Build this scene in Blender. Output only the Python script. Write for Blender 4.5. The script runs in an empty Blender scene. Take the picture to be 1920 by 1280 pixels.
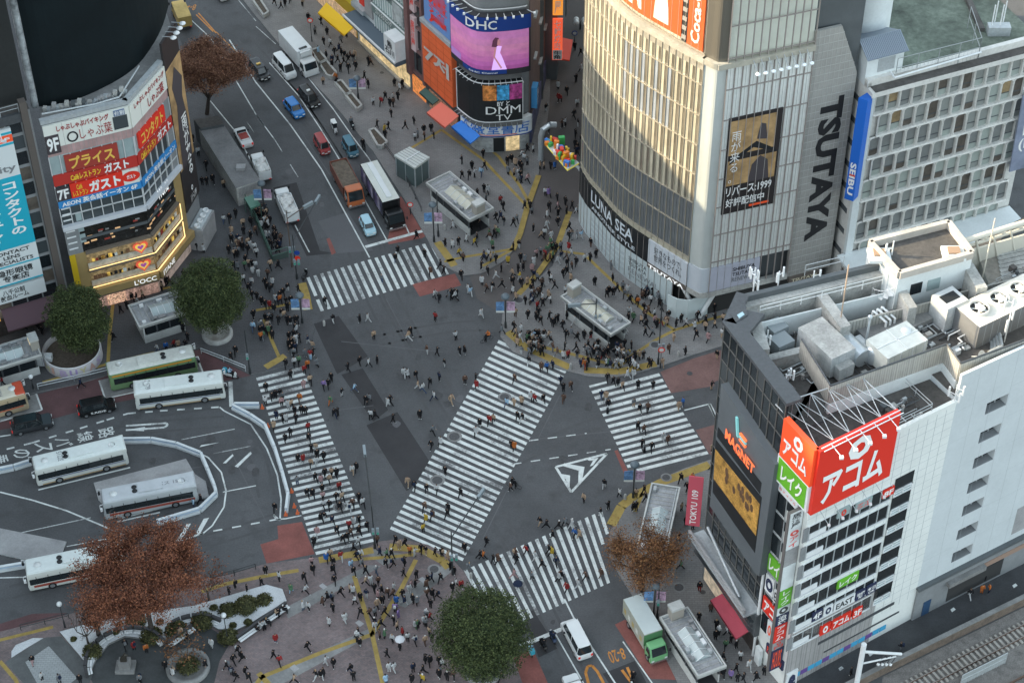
import bpy, math, random
from mathutils import Vector, Matrix
import numpy as np
random.seed(7)
R_ = math.radians
SC = bpy.context.scene
COL = SC.collection
# ---------------------------------------------------------------- camera (70 mm, looking down from a tower deck)
PITCH, CAM_H, VP = R_(43.67), 168.0, (985.0, 4550.0)
_dn = math.hypot(VP[0]-960, VP[1]-640)
FPX = _dn*math.tan(PITCH)
_roll = math.atan2(VP[0]-960, VP[1]-640)
CF = Vector((0, math.cos(PITCH), -math.sin(PITCH)))
_r0 = Vector((1, 0, 0)); _u0 = _r0.cross(CF)
CR = _r0*math.cos(_roll) - _u0*math.sin(_roll)
CU = _r0*math.sin(_roll) + _u0*math.cos(_roll)
CP = Vector((0, -CAM_H/math.tan(PITCH), CAM_H))
cam = bpy.data.cameras.new('Camera'); camo = bpy.data.objects.new('Camera', cam); COL.objects.link(camo)
cam.sensor_width = 36; cam.lens = FPX*36/1920; cam.clip_end = 6000; cam.clip_start = 1
m = Matrix((CR, CU, -CF)).transposed().to_4x4(); m.translation = CP
camo.matrix_world = m; SC.camera = camo
# ---------------------------------------------------------------- light
SUN_EL = R_(24); SUN_AZ = Vector((-0.985, 0.10, 0)).normalized()      # low winter sun from the left
W = bpy.data.worlds.new('World'); SC.world = W; W.use_nodes = True
nt = W.node_tree; bg = nt.nodes['Background']
sky = nt.nodes.new('ShaderNodeTexSky'); sky.sky_type = 'NISHITA'; sky.sun_disc = False
sky.sun_elevation = SUN_EL; sky.sun_rotation = math.atan2(SUN_AZ.x, SUN_AZ.y)
sky.air_density = 1.0; sky.dust_density = 2.0; sky.ozone_density = 1.0
hs = nt.nodes.new('ShaderNodeHueSaturation'); hs.inputs['Saturation'].default_value = 0.5; hs.inputs['Hue'].default_value = 0.47
nt.links.new(sky.outputs[0], hs.inputs['Color']); nt.links.new(hs.outputs[0], bg.inputs[0])
bg.inputs[1].default_value = 0.15
sl = bpy.data.lights.new('Sun', 'SUN'); sl.energy = 2.5; sl.angle = R_(0.6); sl.color = (1.0, .82, .54)
so = bpy.data.objects.new('Sun', sl); COL.objects.link(so)
sd = Vector((SUN_AZ.x*math.cos(SUN_EL), SUN_AZ.y*math.cos(SUN_EL), math.sin(SUN_EL)))
so.rotation_euler = sd.to_track_quat('Z', 'Y').to_euler()
SC.view_settings.view_transform = 'Standard'; SC.view_settings.look = 'None'
SC.view_settings.exposure = 1.95; SC.view_settings.gamma = 1
# ---------------------------------------------------------------- geometry helpers
def ray(x, y): return (CF*FPX + CR*(x-960) - CU*(y-640)).normalized()
def G(x, y, z=0.0):
    d = ray(x, y); return CP + d*((z-CP.z)/d.z)
def G2(x, y, z=0.0): return G(x, y, z).xy
def proj(p):
    v = Vector(p)-CP; d = v.dot(CF); return 960+FPX*v.dot(CR)/d, 640-FPX*v.dot(CU)/d
def hz(P, yt):
    lo, hi = -2, 150
    for _ in range(50):
        k = (lo+hi)/2
        if proj((P[0], P[1], k))[1] > yt: lo = k
        else: hi = k
    return lo
MATS = {}
def M(name, rgb, rough=.7, noise=None, metal=0, spec=.5, emit=0, bump=0, fine=None, wear=None, brick=None):
    """a Principled material, its colour broken up by object-space noise"""
    if name in MATS: return MATS[name]
    m = bpy.data.materials.new(name); m.use_nodes = True; t = m.node_tree; b = t.nodes['Principled BSDF']
    b.inputs['Base Color'].default_value = (*rgb, 1); b.inputs['Roughness'].default_value = rough
    b.inputs['Metallic'].default_value = metal; b.inputs['Specular IOR Level'].default_value = spec
    if emit:
        b.inputs['Emission Color'].default_value = (*rgb, 1); b.inputs['Emission Strength'].default_value = emit
    N = t.nodes.new; L = t.links.new
    if noise or fine or bump or brick or wear:
        tc = N('ShaderNodeTexCoord'); col = None
        if brick:
            br = N('ShaderNodeTexBrick'); sc_, c2, mort = brick
            br.inputs['Scale'].default_value = sc_; br.inputs['Color1'].default_value = (*rgb, 1)
            br.inputs['Color2'].default_value = (*c2, 1); br.inputs['Mortar'].default_value = (*mort, 1)
            br.inputs['Mortar Size'].default_value = .02
            L(tc.outputs['Object'], br.inputs['Vector']); col = br.outputs['Color']
        for spec_ in (noise, fine):
            if not spec_: continue
            s_, a_ = spec_
            n = N('ShaderNodeTexNoise'); n.inputs['Scale'].default_value = s_; n.inputs['Detail'].default_value = 6; n.inputs['Roughness'].default_value = .65
            L(tc.outputs['Object'], n.inputs['Vector'])
            r = N('ShaderNodeMapRange'); r.inputs[1].default_value = .3; r.inputs[2].default_value = .7
            r.inputs[3].default_value = 1-a_; r.inputs[4].default_value = 1+a_
            L(n.outputs[0], r.inputs[0])
            mx = N('ShaderNodeMix'); mx.data_type = 'RGBA'; mx.blend_type = 'MULTIPLY'; mx.inputs[0].default_value = 1
            mx.clamp_result = False
            if col is None: mx.inputs[6].default_value = (*rgb, 1)
            else: L(col, mx.inputs[6])
            cb = N('ShaderNodeCombineColor')
            for k in range(3): L(r.outputs[0], cb.inputs[k])
            L(cb.outputs[0], mx.inputs[7]); col = mx.outputs[2]
        if wear:
            rgb2, sc2, lo, hi = wear; n = N('ShaderNodeTexNoise'); n.inputs['Scale'].default_value = sc2; n.inputs['Detail'].default_value = 8; n.inputs['Roughness'].default_value = .75
            n3 = N('ShaderNodeTexNoise'); n3.inputs['Scale'].default_value = .35; L(tc.outputs['Object'], n3.inputs['Vector'])
            ad = N('ShaderNodeMath'); ad.operation = 'ADD'; L(tc.outputs['Object'], n.inputs['Vector']); L(n.outputs[0], ad.inputs[0]); L(n3.outputs[0], ad.inputs[1])
            r = N('ShaderNodeMapRange'); r.inputs[1].default_value = lo; r.inputs[2].default_value = hi; L(ad.outputs[0], r.inputs[0])
            mx = N('ShaderNodeMix'); mx.data_type = 'RGBA'; mx.inputs[7].default_value = (*rgb2, 1); L(r.outputs[0], mx.inputs[0])
            if col is None: mx.inputs[6].default_value = (*rgb, 1)
            else: L(col, mx.inputs[6])
            col = mx.outputs[2]
        if col is not None:
            L(col, b.inputs['Base Color'])
            if emit: L(col, b.inputs['Emission Color'])
        if bump:
            n = N('ShaderNodeTexNoise'); n.inputs['Scale'].default_value = bump; n.inputs['Detail'].default_value = 4
            bp = N('ShaderNodeBump'); bp.inputs['Strength'].default_value = .4
            L(tc.outputs['Object'], n.inputs['Vector']); L(n.outputs[0], bp.inputs['Height']); L(bp.outputs[0], b.inputs['Normal'])
    MATS[name] = m; return m
def C8(r, g, b, k=1.0):
    f = lambda v: (v/255/12.92 if v <= 10 else ((v/255+.055)/1.055)**2.4)*k
    return (f(r), f(g), f(b))
class MB:
    def __init__(s): s.v = []; s.f = []; s.m = []; s.mats = []; s.sm = []
    def mi(s, mat):
        if mat not in s.mats: s.mats.append(mat)
        return s.mats.index(mat)
    def poly(s, pts, mat, smooth=False):
        i = len(s.v); s.v += [tuple(p) for p in pts]; s.f.append(tuple(range(i, i+len(pts)))); s.m.append(s.mi(mat)); s.sm.append(smooth)
    def geo(s, vs, fs, mat, smooth=False):
        i = len(s.v); s.v += [tuple(p) for p in vs]; k = s.mi(mat)
        for f in fs: s.f.append(tuple(i+a for a in f)); s.m.append(k); s.sm.append(smooth)
    def obox(s, o, a, b, c, mat):
        o, a, b, c = Vector(o), Vector(a), Vector(b), Vector(c)
        vs = [o, o+a, o+a+b, o+b, o+c, o+a+c, o+a+b+c, o+b+c]
        s.geo(vs, [(3, 2, 1, 0), (4, 5, 6, 7), (0, 1, 5, 4), (1, 2, 6, 5), (2, 3, 7, 6), (3, 0, 4, 7)], mat)
    def box(s, x0, y0, z0, x1, y1, z1, mat): s.obox((x0, y0, z0), (x1-x0, 0, 0), (0, y1-y0, 0), (0, 0, z1-z0), mat)
    def prism(s, pts, z0, z1, side, top=None, bottom=False):
        pts = [(p[0], p[1]) for p in pts]
        a = sum(pts[i][0]*pts[(i+1) % len(pts)][1]-pts[(i+1) % len(pts)][0]*pts[i][1] for i in range(len(pts)))
        if a < 0: pts = pts[::-1]
        n = len(pts)
        for i in range(n):
            j = (i+1) % n
            s.poly([(*pts[i], z0), (*pts[j], z0), (*pts[j], z1), (*pts[i], z1)], side)
        s.poly([(*p, z1) for p in pts], top or side)
        if bottom: s.poly([(*p, z0) for p in pts[::-1]], side)
    def tube(s, p0, p1, r, mat, n=8, r1=None, caps=True):
        p0, p1 = Vector(p0), Vector(p1); d = (p1-p0)
        if d.length < 1e-6: return
        q = d.to_track_quat('Z', 'Y'); r1 = r if r1 is None else r1
        vs = []
        for p, rr in ((p0, r), (p1, r1)):
            for k in range(n):
                a = 2*math.pi*k/n; vs.append(p+q@Vector((rr*math.cos(a), rr*math.sin(a), 0)))
        s.geo(vs, [(k, (k+1) % n, n+(k+1) % n, n+k) for k in range(n)], mat, True)
        if caps: s.geo(vs, [tuple(range(n))[::-1], tuple(range(n, 2*n))], mat)
    def path(s, pts, r, mat, n=6):
        for a, b in zip(pts, pts[1:]): s.tube(a, b, r, mat, n)
    def lathe(s, prof, mat, c=(0, 0, 0), n=16, sx=1, sy=1):
        vs = []
        for r, z in prof:
            for k in range(n):
                a = 2*math.pi*k/n; vs.append((c[0]+r*sx*math.cos(a), c[1]+r*sy*math.sin(a), c[2]+z))
        fs = [(i*n+k, i*n+(k+1) % n, (i+1)*n+(k+1) % n, (i+1)*n+k) for i in range(len(prof)-1) for k in range(n)]
        s.geo(vs, fs, mat, True)
    def ball(s, c, r, mat, n=10, sz=1):
        s.lathe([(r*math.sin(math.pi*i/6), -r*math.cos(math.pi*i/6)*sz) for i in range(7)], mat, c, n)
    def build(s, name, parent=None, world=True):
        me = bpy.data.meshes.new(name)
        off = parent_loc(parent) if (parent and world) else Vector((0, 0, 0))
        me.from_pydata([Vector(v)-off for v in s.v], [], s.f)
        for mt in s.mats: me.materials.append(mt)
        me.polygons.foreach_set('material_index', s.m); me.polygons.foreach_set('use_smooth', s.sm); me.update()
        o = bpy.data.objects.new(name, me); COL.objects.link(o)
        if parent: o.parent = parent
        return o
def parent_loc(p):
    v = Vector((0, 0, 0))
    while p: v += p.location; p = p.parent
    return v
def tag(o, label=None, cat=None, group=None, kind=None):
    if label: o['label'] = label
    if cat: o['category'] = cat
    if group: o['group'] = group
    if kind: o['kind'] = kind
    return o
def thing(name, label, cat, loc=(0, 0, 0), rz=0, group=None):
    o = bpy.data.objects.new(name, None); COL.objects.link(o); o.empty_display_size = .3
    o.location = loc; o.rotation_euler = (0, 0, rz); return tag(o, label, cat, group)
def copy_tree(o, parent=None):
    c = o.copy(); COL.objects.link(c); c.parent = parent
    for ch in o.children: copy_tree(ch, c)
    return c
# ---------------------------------------------------------------- lettering: font curve -> mesh, mapped through any (s,t) -> point
_TC = {}
def text_mesh(s, vertical=False, bold=0.0):
    k = (s, vertical, bold)
    if k in _TC: return _TC[k]
    cu = bpy.data.curves.new('t', 'FONT'); cu.body = '\n'.join(s) if vertical else s
    cu.align_x = 'CENTER'; cu.space_line = .98; cu.resolution_u = 2; cu.offset = bold; cu.fill_mode = 'FRONT'
    ob = bpy.data.objects.new('t', cu); COL.objects.link(ob)
    dg = bpy.context.evaluated_depsgraph_get(); me = bpy.data.meshes.new_from_object(ob.evaluated_get(dg))
    v = [tuple(p.co) for p in me.vertices]; me.calc_loop_triangles(); f = [tuple(p.vertices) for p in me.loop_triangles]
    bpy.data.objects.remove(ob); bpy.data.curves.remove(cu); bpy.data.meshes.remove(me)
    if not v: v = [(0, 0, 0), (1, 0, 0), (0, 1, 0)]; f = []
    x0, x1 = min(p[0] for p in v), max(p[0] for p in v); y0, y1 = min(p[1] for p in v), max(p[1] for p in v)
    v = [((p[0]-x0)/max(x1-x0, 1e-6), (p[1]-y0)/max(y1-y0, 1e-6)) for p in v]
    _TC[k] = (v, f); return _TC[k]
def lettering(s, fmap, mat, parent=None, vertical=False, bold=0.015, name='lettering', mb=None):
    v, f = text_mesh(s, vertical, bold); b = mb or MB(); b.geo([fmap(a, t) for a, t in v], f, mat)
    return None if mb else b.build(name, parent)
def bil(q):      # q: bl, br, tr, tl points
    q = [Vector(p) for p in q]
    return lambda s, t: (q[0]*(1-s)+q[1]*s)*(1-t)+(q[3]*(1-s)+q[2]*s)*t
class Face:
    """vertical facade plane: A is its left end seen from outside, B its right end"""
    def __init__(s, A, B):
        s.A = Vector((A[0], A[1], 0)); s.B = Vector((B[0], B[1], 0)); d = s.B-s.A; s.L = d.length; s.u = d.normalized()
        s.n = Vector((s.u.y, -s.u.x, 0)); s.zv = Vector((0, 0, 1))
    def P(s, u, v, d=0): return s.A+s.u*u+s.n*d+s.zv*v
    def px(s, x, y, d=0):
        r = ray(x, y); o = s.A+s.n*d; k = (o-CP).dot(s.n)/r.dot(s.n); p = CP+r*k
        return (p-s.A).dot(s.u), p.z
    def slab(s, mb, u0, v0, u1, v1, d0, d1, mat): mb.obox(s.P(u0, v0, d0), s.u*(u1-u0), -s.n*(d0-d1) if d1 > d0 else s.n*(d1-d0), s.zv*(v1-v0), mat)
    def quad(s, px4, d=0):   # tl tr br bl in picture pixels -> uv list bl br tr tl
        a = [s.px(*p, d) for p in px4]; return [a[3], a[2], a[1], a[0]]
    def plate(s, mb, uv, d0, d1, mat, edge=None):
        f = [s.P(*p, d1) for p in uv]; b = [s.P(*p, d0) for p in uv]
        mb.poly(f, mat)
        for i in range(len(uv)):
            j = (i+1) % len(uv); mb.poly([b[i], b[j], f[j], f[i]], edge or mat)
    def rect(s, px4):        # axis-aligned uv rectangle from a pixel quad
        q = s.quad(px4); u0 = (q[0][0]+q[3][0])/2; u1 = (q[1][0]+q[2][0])/2; v0 = (q[0][1]+q[1][1])/2; v1 = (q[2][1]+q[3][1])/2
        return [(u0, v0), (u1, v0), (u1, v1), (u0, v1)]
    def sign(s, parent, px4, mat, d=.25, name='sign', edge=None, exact=False, d0=0.0):
        uv = s.quad(px4) if exact else s.rect(px4)
        mb = MB(); s.plate(mb, uv, d0, d, mat, edge); o = mb.build(name, parent); o['_d'] = d; return o, uv
    def text(s, parent, txt, uv, mat, box=(0, 0, 1, 1), d=.27, vertical=False, bold=.015, rot=0):
        q = bil([s.P(*p, d) for p in uv]); a, b, c, e = box
        def fm(x, y):
            if rot == 90: x, y = y, 1-x            # reading downwards, tops to the right
            if rot == 180: x, y = 1-x, 1-y
            if rot == 270: x, y = 1-y, x
            return q(a+(c-a)*x, b+(e-b)*y)
        return lettering(txt, fm, mat, parent, vertical, bold)
# ================================================================ ground
asphalt = M('asphalt', (.077, .079, .082), .85, (.09, .26), fine=(5, .2), bump=30, wear=((.054, .054, .055), .5, 1.05, 1.35))
asphalt_new = M('fresh_asphalt', (.034, .033, .035), .85, (.3, .2), fine=(9, .15))
asphalt_warm = M('street_paving', (.092, .082, .078), .85, (.12, .2), fine=(6, .12))
asphalt_pale = M('worn_asphalt', (.10, .10, .105), .85, (.2, .12), fine=(8, .15))
pave = M('pavement', (.20, .195, .19), .85, (.16, .22), fine=(5, .12), brick=(.9, (.18, .175, .17), (.14, .135, .13)))
pave_dark = M('terminal_pavement', (.085, .085, .09), .85, (.13, .25), fine=(5, .14), brick=(.9, (.08, .08, .083), (.06, .06, .06)))
pave_rose = M('plaza_brick', (.205, .152, .146), .85, (.12, .3), fine=(4, .18), brick=(1.6, (.15, .122, .122), (.11, .1, .1)))
kerbm = M('kerb_granite', (.2, .2, .2), .8, (2, .2))
red_pave = M('red_pavement', (.22, .075, .062), .85, (.35, .28), fine=(5, .15))
red_dark = M('worn_red_pavement', (.10, .05, .052), .85, (.3, .25), fine=(5, .15))
red_brick = M('red_street_brick', (.17, .095, .085), .85, (.3, .25), fine=(4, .15))
white_p = M('road_paint', (.60, .63, .61), .7, (1.3, .16), fine=(14, .14), wear=((.2, .2, .2), 4, 1.03, 1.28))
worn_p = M('worn_road_paint', (.48, .50, .49), .75, (1.5, .3), fine=(8, .3), wear=((.14, .14, .14), 3.5, .95, 1.15))
orange_p = M('orange_paint', (.5, .2, .035), .7, (1.2, .25))
tact = M('tactile_yellow', (.31, .22, .06), .8, (.9, .25), fine=(7, .12))
conc = M('concrete', (.3, .3, .3), .85, (.4, .2), fine=(5, .1))
conc_d = M('stained_concrete', (.2, .2, .195), .85, (.4, .3), fine=(4, .15))
iron = M('cast_iron', (.06, .06, .062), .6, (4, .3))
g = MB(); g.poly([(-700, -300, 0), (900, -300, 0), (900, 1500, 0), (-700, 1500, 0)], asphalt)
tag(g.build('road'), kind='structure')
KH = .13
def slabs(name, px, mat, kerb=True):
    b = MB(); pts = [G2(*p) for p in px]; b.prism(pts, -.1, KH, kerbm, mat); o = b.build(name); return tag(o, kind='structure')
slabs('pavement_by_bus_terminal', [(-160, 785), (75, 735), (140, 722), (203, 704), (228, 689), (372, 652), (392, 664), (470, 702), (492, 699), (548, 683), (580, 655), (589, 617), (578, 553), (556, 500), (500, 400), (455, 312), (418, 240), (385, 190), (352, 115), (326, 40), (295, -80), (-500, -80)], pave_dark)
slabs('shopping_street_pavement', [(425, -40), (470, 20), (505, 62), (560, 127), (625, 196), (700, 286), (765, 386), (803, 453), (832, 500), (870, 518), (905, 513), (945, 490), (965, 468), (985, 400), (1010, 328), (1030, 200), (1040, -80)], pave)
slabs('corner_plaza_pavement', [(1098, 320), (1085, 382), (1062, 420), (1036, 500), (970, 556), (942, 590), (938, 632), (962, 660), (1010, 681), (1062, 696), (1102, 706), (1150, 709), (1195, 700), (1240, 687), (1300, 666), (1362, 647), (1450, 620), (1640, 570), (1640, 300)], pave)
slabs('eastern_pavement', [(1345, 858), (1285, 878), (1240, 897), (1185, 926), (1160, 957), (1143, 1000), (1142, 1042), (1160, 1077), (1205, 1147), (1240, 1217), (1285, 1310), (1330, 1400), (1560, 1400), (1560, 1290), (1480, 1290), (1420, 1000)], pave)
slabs('station_plaza', [(-160, 1225), (130, 1152), (390, 1085), (450, 1071), (500, 1057), (600, 1045), (680, 1031), (712, 1016), (752, 1011), (803, 1022), (846, 1046), (873, 1076), (884, 1102), (912, 1160), (962, 1232), (990, 1310), (1020, 1420), (-160, 1420)], pave_rose)
def patch(name, px, mat, z=.004, n=False):
    b = MB(); b.poly([G(x, y, z)*1 for x, y in px], mat); p = b
    o = p.build(name); return tag(o, kind='structure')
def up(px, z): return [Vector((*G2(x, y), z)) for x, y in px]
def patchz(b, px, mat, z):
    pts = up(px, z); a = sum(pts[i].x*pts[(i+1) % len(pts)].y-pts[(i+1) % len(pts)].x*pts[i].y for i in range(len(pts)))
    b.poly(pts if a > 0 else pts[::-1], mat)
def smooth_px(P_, n=5):
    out = []
    for i in range(len(P_)-1):
        p0, p1, p2, p3 = P_[max(i-1, 0)], P_[i], P_[i+1], P_[min(i+2, len(P_)-1)]
        for k in range(n): t = k/n; out.append(.5*((2*p1)+(p2-p0)*t+(2*p0-5*p1+4*p2-p3)*t*t+(3*p1-p0-3*p2+p3)*t**3))
    return out+[P_[-1]]
b = MB()
for px in ([(588, 607), (635, 592), (690, 668), (640, 697), (632, 701)], [(640, 702), (680, 690), (728, 768), (700, 790)], [(687, 797), (745, 772), (808, 868), (770, 915), (762, 920)],
           [(512, 352), (556, 342), (600, 470), (625, 475), (575, 480)], [(1130, 1262), (1190, 1238), (1240, 1330), (1180, 1340)], [(978, 1150), (1000, 1143), (1045, 1215), (1010, 1232)]):
    patchz(b, px, asphalt_new, .004)
for px in ([(596, 415), (652, 398), (700, 470), (632, 475)],): patchz(b, px, asphalt_pale, .004)
for (x0, y0), (x1, y1) in (((724, 560), (766, 640)), ((640, 640), (830, 660)), ((985, 825), (1150, 808)), ((620, 770), (700, 760)), ((905, 1010), (960, 900)), ((560, 240), (620, 330)), ((1050, 740), (1010, 820)), ((240, 900), (400, 870)), ((430, 840), (500, 980))):
    wallw = .1; p_, q_ = G2(x0, y0), G2(x1, y1); d_ = (q_-p_).normalized(); n_ = Vector((-d_.y, d_.x))*.06; b.poly([(*(p_-n_), .0045), (*(q_-n_), .0045), (*(q_+n_), .0045), (*(p_+n_), .0045)], asphalt_pale)
rs_ = random.Random(12)
for pts_ in ([(430, 80), (505, 165), (575, 260), (620, 350), (655, 440)], [(455, 70), (535, 160), (605, 255), (655, 345), (700, 450), (735, 560), (850, 760)], [(520, 120), (580, 185), (640, 275), (700, 370)], [(655, 440), (700, 560), (800, 740), (930, 960), (1080, 1260)], [(300, 770), (400, 755), (480, 740)], [(440, 800), (480, 850), (500, 930)], [(20, 1110), (200, 1060), (400, 1010), (560, 960)], [(700, 640), (900, 610), (1200, 640)], [(1300, 750), (1100, 800), (930, 880)], [(130, 840), (250, 805), (420, 790)]):
    for off_ in (-.85, .85):
        q_ = smooth_px([G2(*p) for p in pts_])
        for a_, c_ in zip(q_, q_[1:]):
            n_ = Vector((-(c_-a_).y, (c_-a_).x)).normalized(); a2, c2 = a_+n_*off_, c_+n_*off_; w_ = n_*.16
            b.poly([(*(a2-w_), .0022), (*(c2-w_), .0022), (*(c2+w_), .0022), (*(a2+w_), .0022)], M('tyre_track', (.066, .067, .069), .75, (1, .15)))
for k in range(34):      # oil stains and damp blotches
    cx_, cy_ = rs_.choice([(680, 740), (700, 760), (560, 300), (640, 400), (1100, 800), (350, 860), (450, 880), (250, 780), (800, 700), (1000, 1120)]); c_ = G2(cx_+rs_.gauss(0, 45), cy_+rs_.gauss(0, 35)); R0_ = rs_.uniform(.15, .8); ph_ = rs_.uniform(0, 6)
    b.poly([(c_.x+R0_*(1+.22*math.sin(a_*.898+ph_))*math.cos(a_*.4488), c_.y+1.3*R0_*(1+.22*math.cos(a_*.4488+ph_))*math.sin(a_*.4488), .0035+k*.00002) for a_ in range(14)], M('oil_stain', (.056, .056, .058), .8, (2, .3)) if k % 3 else asphalt_pale)
tag(b.build('asphalt_repairs'), kind='structure')
b = MB(); patchz(b, [(1030, -60), (1110, -60), (1098, 330), (1085, 382), (1060, 420), (1030, 500), (968, 556), (935, 585), (895, 560), (880, 517), (905, 512), (945, 489), (965, 467), (985, 398), (1010, 326)], asphalt_warm, .003)
tag(b.build('shopping_lane'), kind='structure')
b = MB()
patchz(b, [(773, 533), (853, 513), (865, 535), (787, 556)], red_pave, .008)
patchz(b, [(488, 1020), (522, 1010), (520, 985), (566, 978), (590, 1038), (500, 1056)], red_pave, .008)
patchz(b, [(1153, 1170), (1172, 1161), (1300, 1262), (1300, 1275), (1222, 1272), (1216, 1268)], red_pave, .008)
patchz(b, [(960, 1235), (998, 1213), (1036, 1300), (990, 1330)], red_pave, .008)
patchz(b, [(745, 372), (752, 368), (798, 443), (790, 447), (729, 458), (726, 452)], red_pave, .008)
patchz(b, [(612, 448), (618, 446), (630, 474), (622, 478)], red_pave, .008)
tag(b.build('red_road_surface'), kind='structure')
b = MB()
patchz(b, [(-30, 768), (78, 737), (204, 703), (232, 690), (300, 672), (375, 655), (400, 668), (470, 704), (432, 712), (190, 760), (80, 790), (-30, 812)], red_dark, .005)
patchz(b, [(-30, 1178), (60, 1150), (125, 1148), (100, 1172), (-30, 1208)], red_dark, .005)
tag(b.build('worn_red_bus_bay'), kind='structure')
b = MB(); patchz(b, [(1238, 697), (1300, 672), (1372, 650), (1420, 700), (1370, 718), (1258, 737)], red_brick, .006)
patchz(b, [(1304, 806), (1350, 793), (1420, 830), (1345, 858), (1330, 851)], red_brick, .006)
patchz(b, [(1152, 845), (1158, 843), (1180, 888), (1172, 892)], red_pave, .008)
tag(b.build('red_brick_street'), kind='structure')
# plaza grey bands
b = MB()
for px in ([(430, 1300), (690, 1180), (700, 1190), (480, 1310)], [(535, 1140), (690, 1060), (715, 1062), (560, 1150), (540, 1160)], [(690, 1040), (702, 1030), (760, 1040), (720, 1062)], [(735, 1130), (830, 1060), (850, 1070), (760, 1140)]):
    patchz(b, px, conc_d, KH+.004)
for px in ([(598, 1099), (605, 1094), (614, 1101), (607, 1106)], [(666, 1168), (673, 1163), (683, 1170), (675, 1176)], [(543, 1252), (552, 1246), (562, 1254), (552, 1261)], [(784, 1087), (792, 1082), (802, 1089), (794, 1094)]):
    patchz(b, px, conc, KH+.008)
tag(b.build('plaza_grey_bands'), kind='structure')
# ---------------------------------------------------------------- painted markings
def line_w(b, p, q, w, mat, z):
    p, q = Vector(p), Vector(q); d = (q-p)
    if d.length < 1e-4: return
    d.normalize(); n = Vector((-d.y, d.x))*w/2
    b.poly([(*(p-n), z), (*(q-n), z), (*(q+n), z), (*(p+n), z)], mat)
def line(b, px, w=.15, mat=None, z=.012, dash=None):
    pts = [G2(*p) for p in px]; mat = mat or white_p
    for p, q in zip(pts, pts[1:]):
        if dash:
            on, off = dash; L = (q-p).length; t = 0; d = (q-p)/L
            while t < L: line_w(b, p+d*t, p+d*min(t+on, L), w, mat, z); t += on+off
        else: line_w(b, p, q, w, mat, z)
def lerp(a, b, t): return (a[0]+(b[0]-a[0])*t, a[1]+(b[1]-a[1])*t)
def zebra(name, l0, l1, r0, r1, n, frac=.5, clipf=None, worn=()):
    b = MB(); rng = random.Random(len(name)*7+n)
    for i in range(n):
        t = i/(n-1); dt = frac/(n-1)
        p0 = lerp(l0, l1, t-dt/2); p1 = lerp(l0, l1, t+dt/2); q0 = lerp(r0, r1, t-dt/2); q1 = lerp(r0, r1, t+dt/2)
        segs = [(0, 1)]
        if clipf: segs = clipf(i)
        for s0, s1 in segs:
            m_ = worn_p if i in worn or rng.random() < .1 else white_p
            cuts = [s0]+([rng.uniform(s0+.15, s1-.15)] if rng.random() < .3 and s1-s0 > .4 else [])+[s1]
            for c0, c1 in zip(cuts, cuts[1:]):
                gap = .004 if c1 != s1 else 0
                patchz(b, [lerp(p0, q0, c0), lerp(p0, q0, c1-gap), lerp(p1, q1, c1-gap), lerp(p1, q1, c0)], m_, .012)
    return tag(b.build(name), kind='structure')
zebra('zebra_crossing_north', (577.5, 520), (806.7, 453.7), (604.5, 583), (838.7, 514.5), 19, .46, lambda i: [(0, .55), (.66, 1)] if i == 0 else [(0, 1)], (4, 5))
zebra('zebra_crossing_west', (481, 711), (592, 1037), (567, 690), (700, 1012), 31, .5)
zebra('zebra_crossing_diagonal', (933.7, 640), (732.5, 988.7), (1061, 697.5), (868.7, 1048.7), 35, .5)
zebra('zebra_crossing_east', (1110, 735.5), (1181, 885), (1237, 702), (1327, 848), 15, .5, lambda i: [(.09, 1)] if i == 14 else [(0, 1)])
zebra('zebra_crossing_south', (872.5, 1067.5), (1125.7, 958.5), (937, 1185), (1165, 1082), 20, .46, lambda i: [(0, .34)] if i == 19 else [(0, .45)] if i == 18 else [(0, 1)])
b = MB()
patchz(b, [(1104, 723), (1137, 714.5), (1139, 718), (1106, 727)], white_p, .012)
line(b, [(685, 463), (793, 433)], .5); line(b, [(975, 1211), (1055, 1178)], .5)
line(b, [(603, 318), (693, 483)], .18); line(b, [(480, 155), (545, 235), (603, 318)], .18); line(b, [(430, 75), (480, 155)], .18)
line(b, [(505, 118), (560, 180), (600, 240), (640, 305), (675, 365)], .15); line(b, [(578, 146), (625, 205), (660, 255), (692, 298), (745, 385), (768, 440)], .15)
line(b, [(684, 375), (725, 450)], .15); line(b, [(350, 30), (395, 72), (430, 130), (480, 215), (515, 262)], .15)
line(b, [(480, 215), (515, 262), (572, 353)], .12, worn_p, dash=(3, 3)); line(b, [(370, 160), (440, 245), (470, 300)], .15)
line(b, [(553, 422), (580, 473)], .15); line(b, [(480, 50), (517, 83)], .12, worn_p)
line(b, [(430, -20), (480, 40)], .12, worn_p)
line(b, [(1058, 1122), (1082, 1170), (1160, 1290)], .18); line(b, [(1041, 1187), (1100, 1290)], .15); line(b, [(1168, 1202), (1230, 1290)], .15)
line(b, [(1283, 769), (1330, 757), (1345, 790)], .18); line(b, [(1330, 757), (1346, 788)], .4)
for (p, q) in (((992, 826), (1100, 812)), ((960, 870), (1145, 842))): line(b, [p, q], .15, dash=(1.1, 1.1))
# painted island of chevrons
T3 = [(1042, 875), (1138, 850), (1071, 922)]
line(b, T3+[T3[0]], .3)
for px in ([(1058, 868), (1096, 875), (1092, 897), (1084, 905), (1085, 882), (1055, 873)], [(1052, 888), (1069, 891), (1068, 914), (1062, 905), (1061, 898), (1056, 896)], [(1100, 860), (1122, 858), (1112, 872), (1106, 874), (1112, 863), (1104, 863)]): patchz(b, px, white_p, .013)
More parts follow.
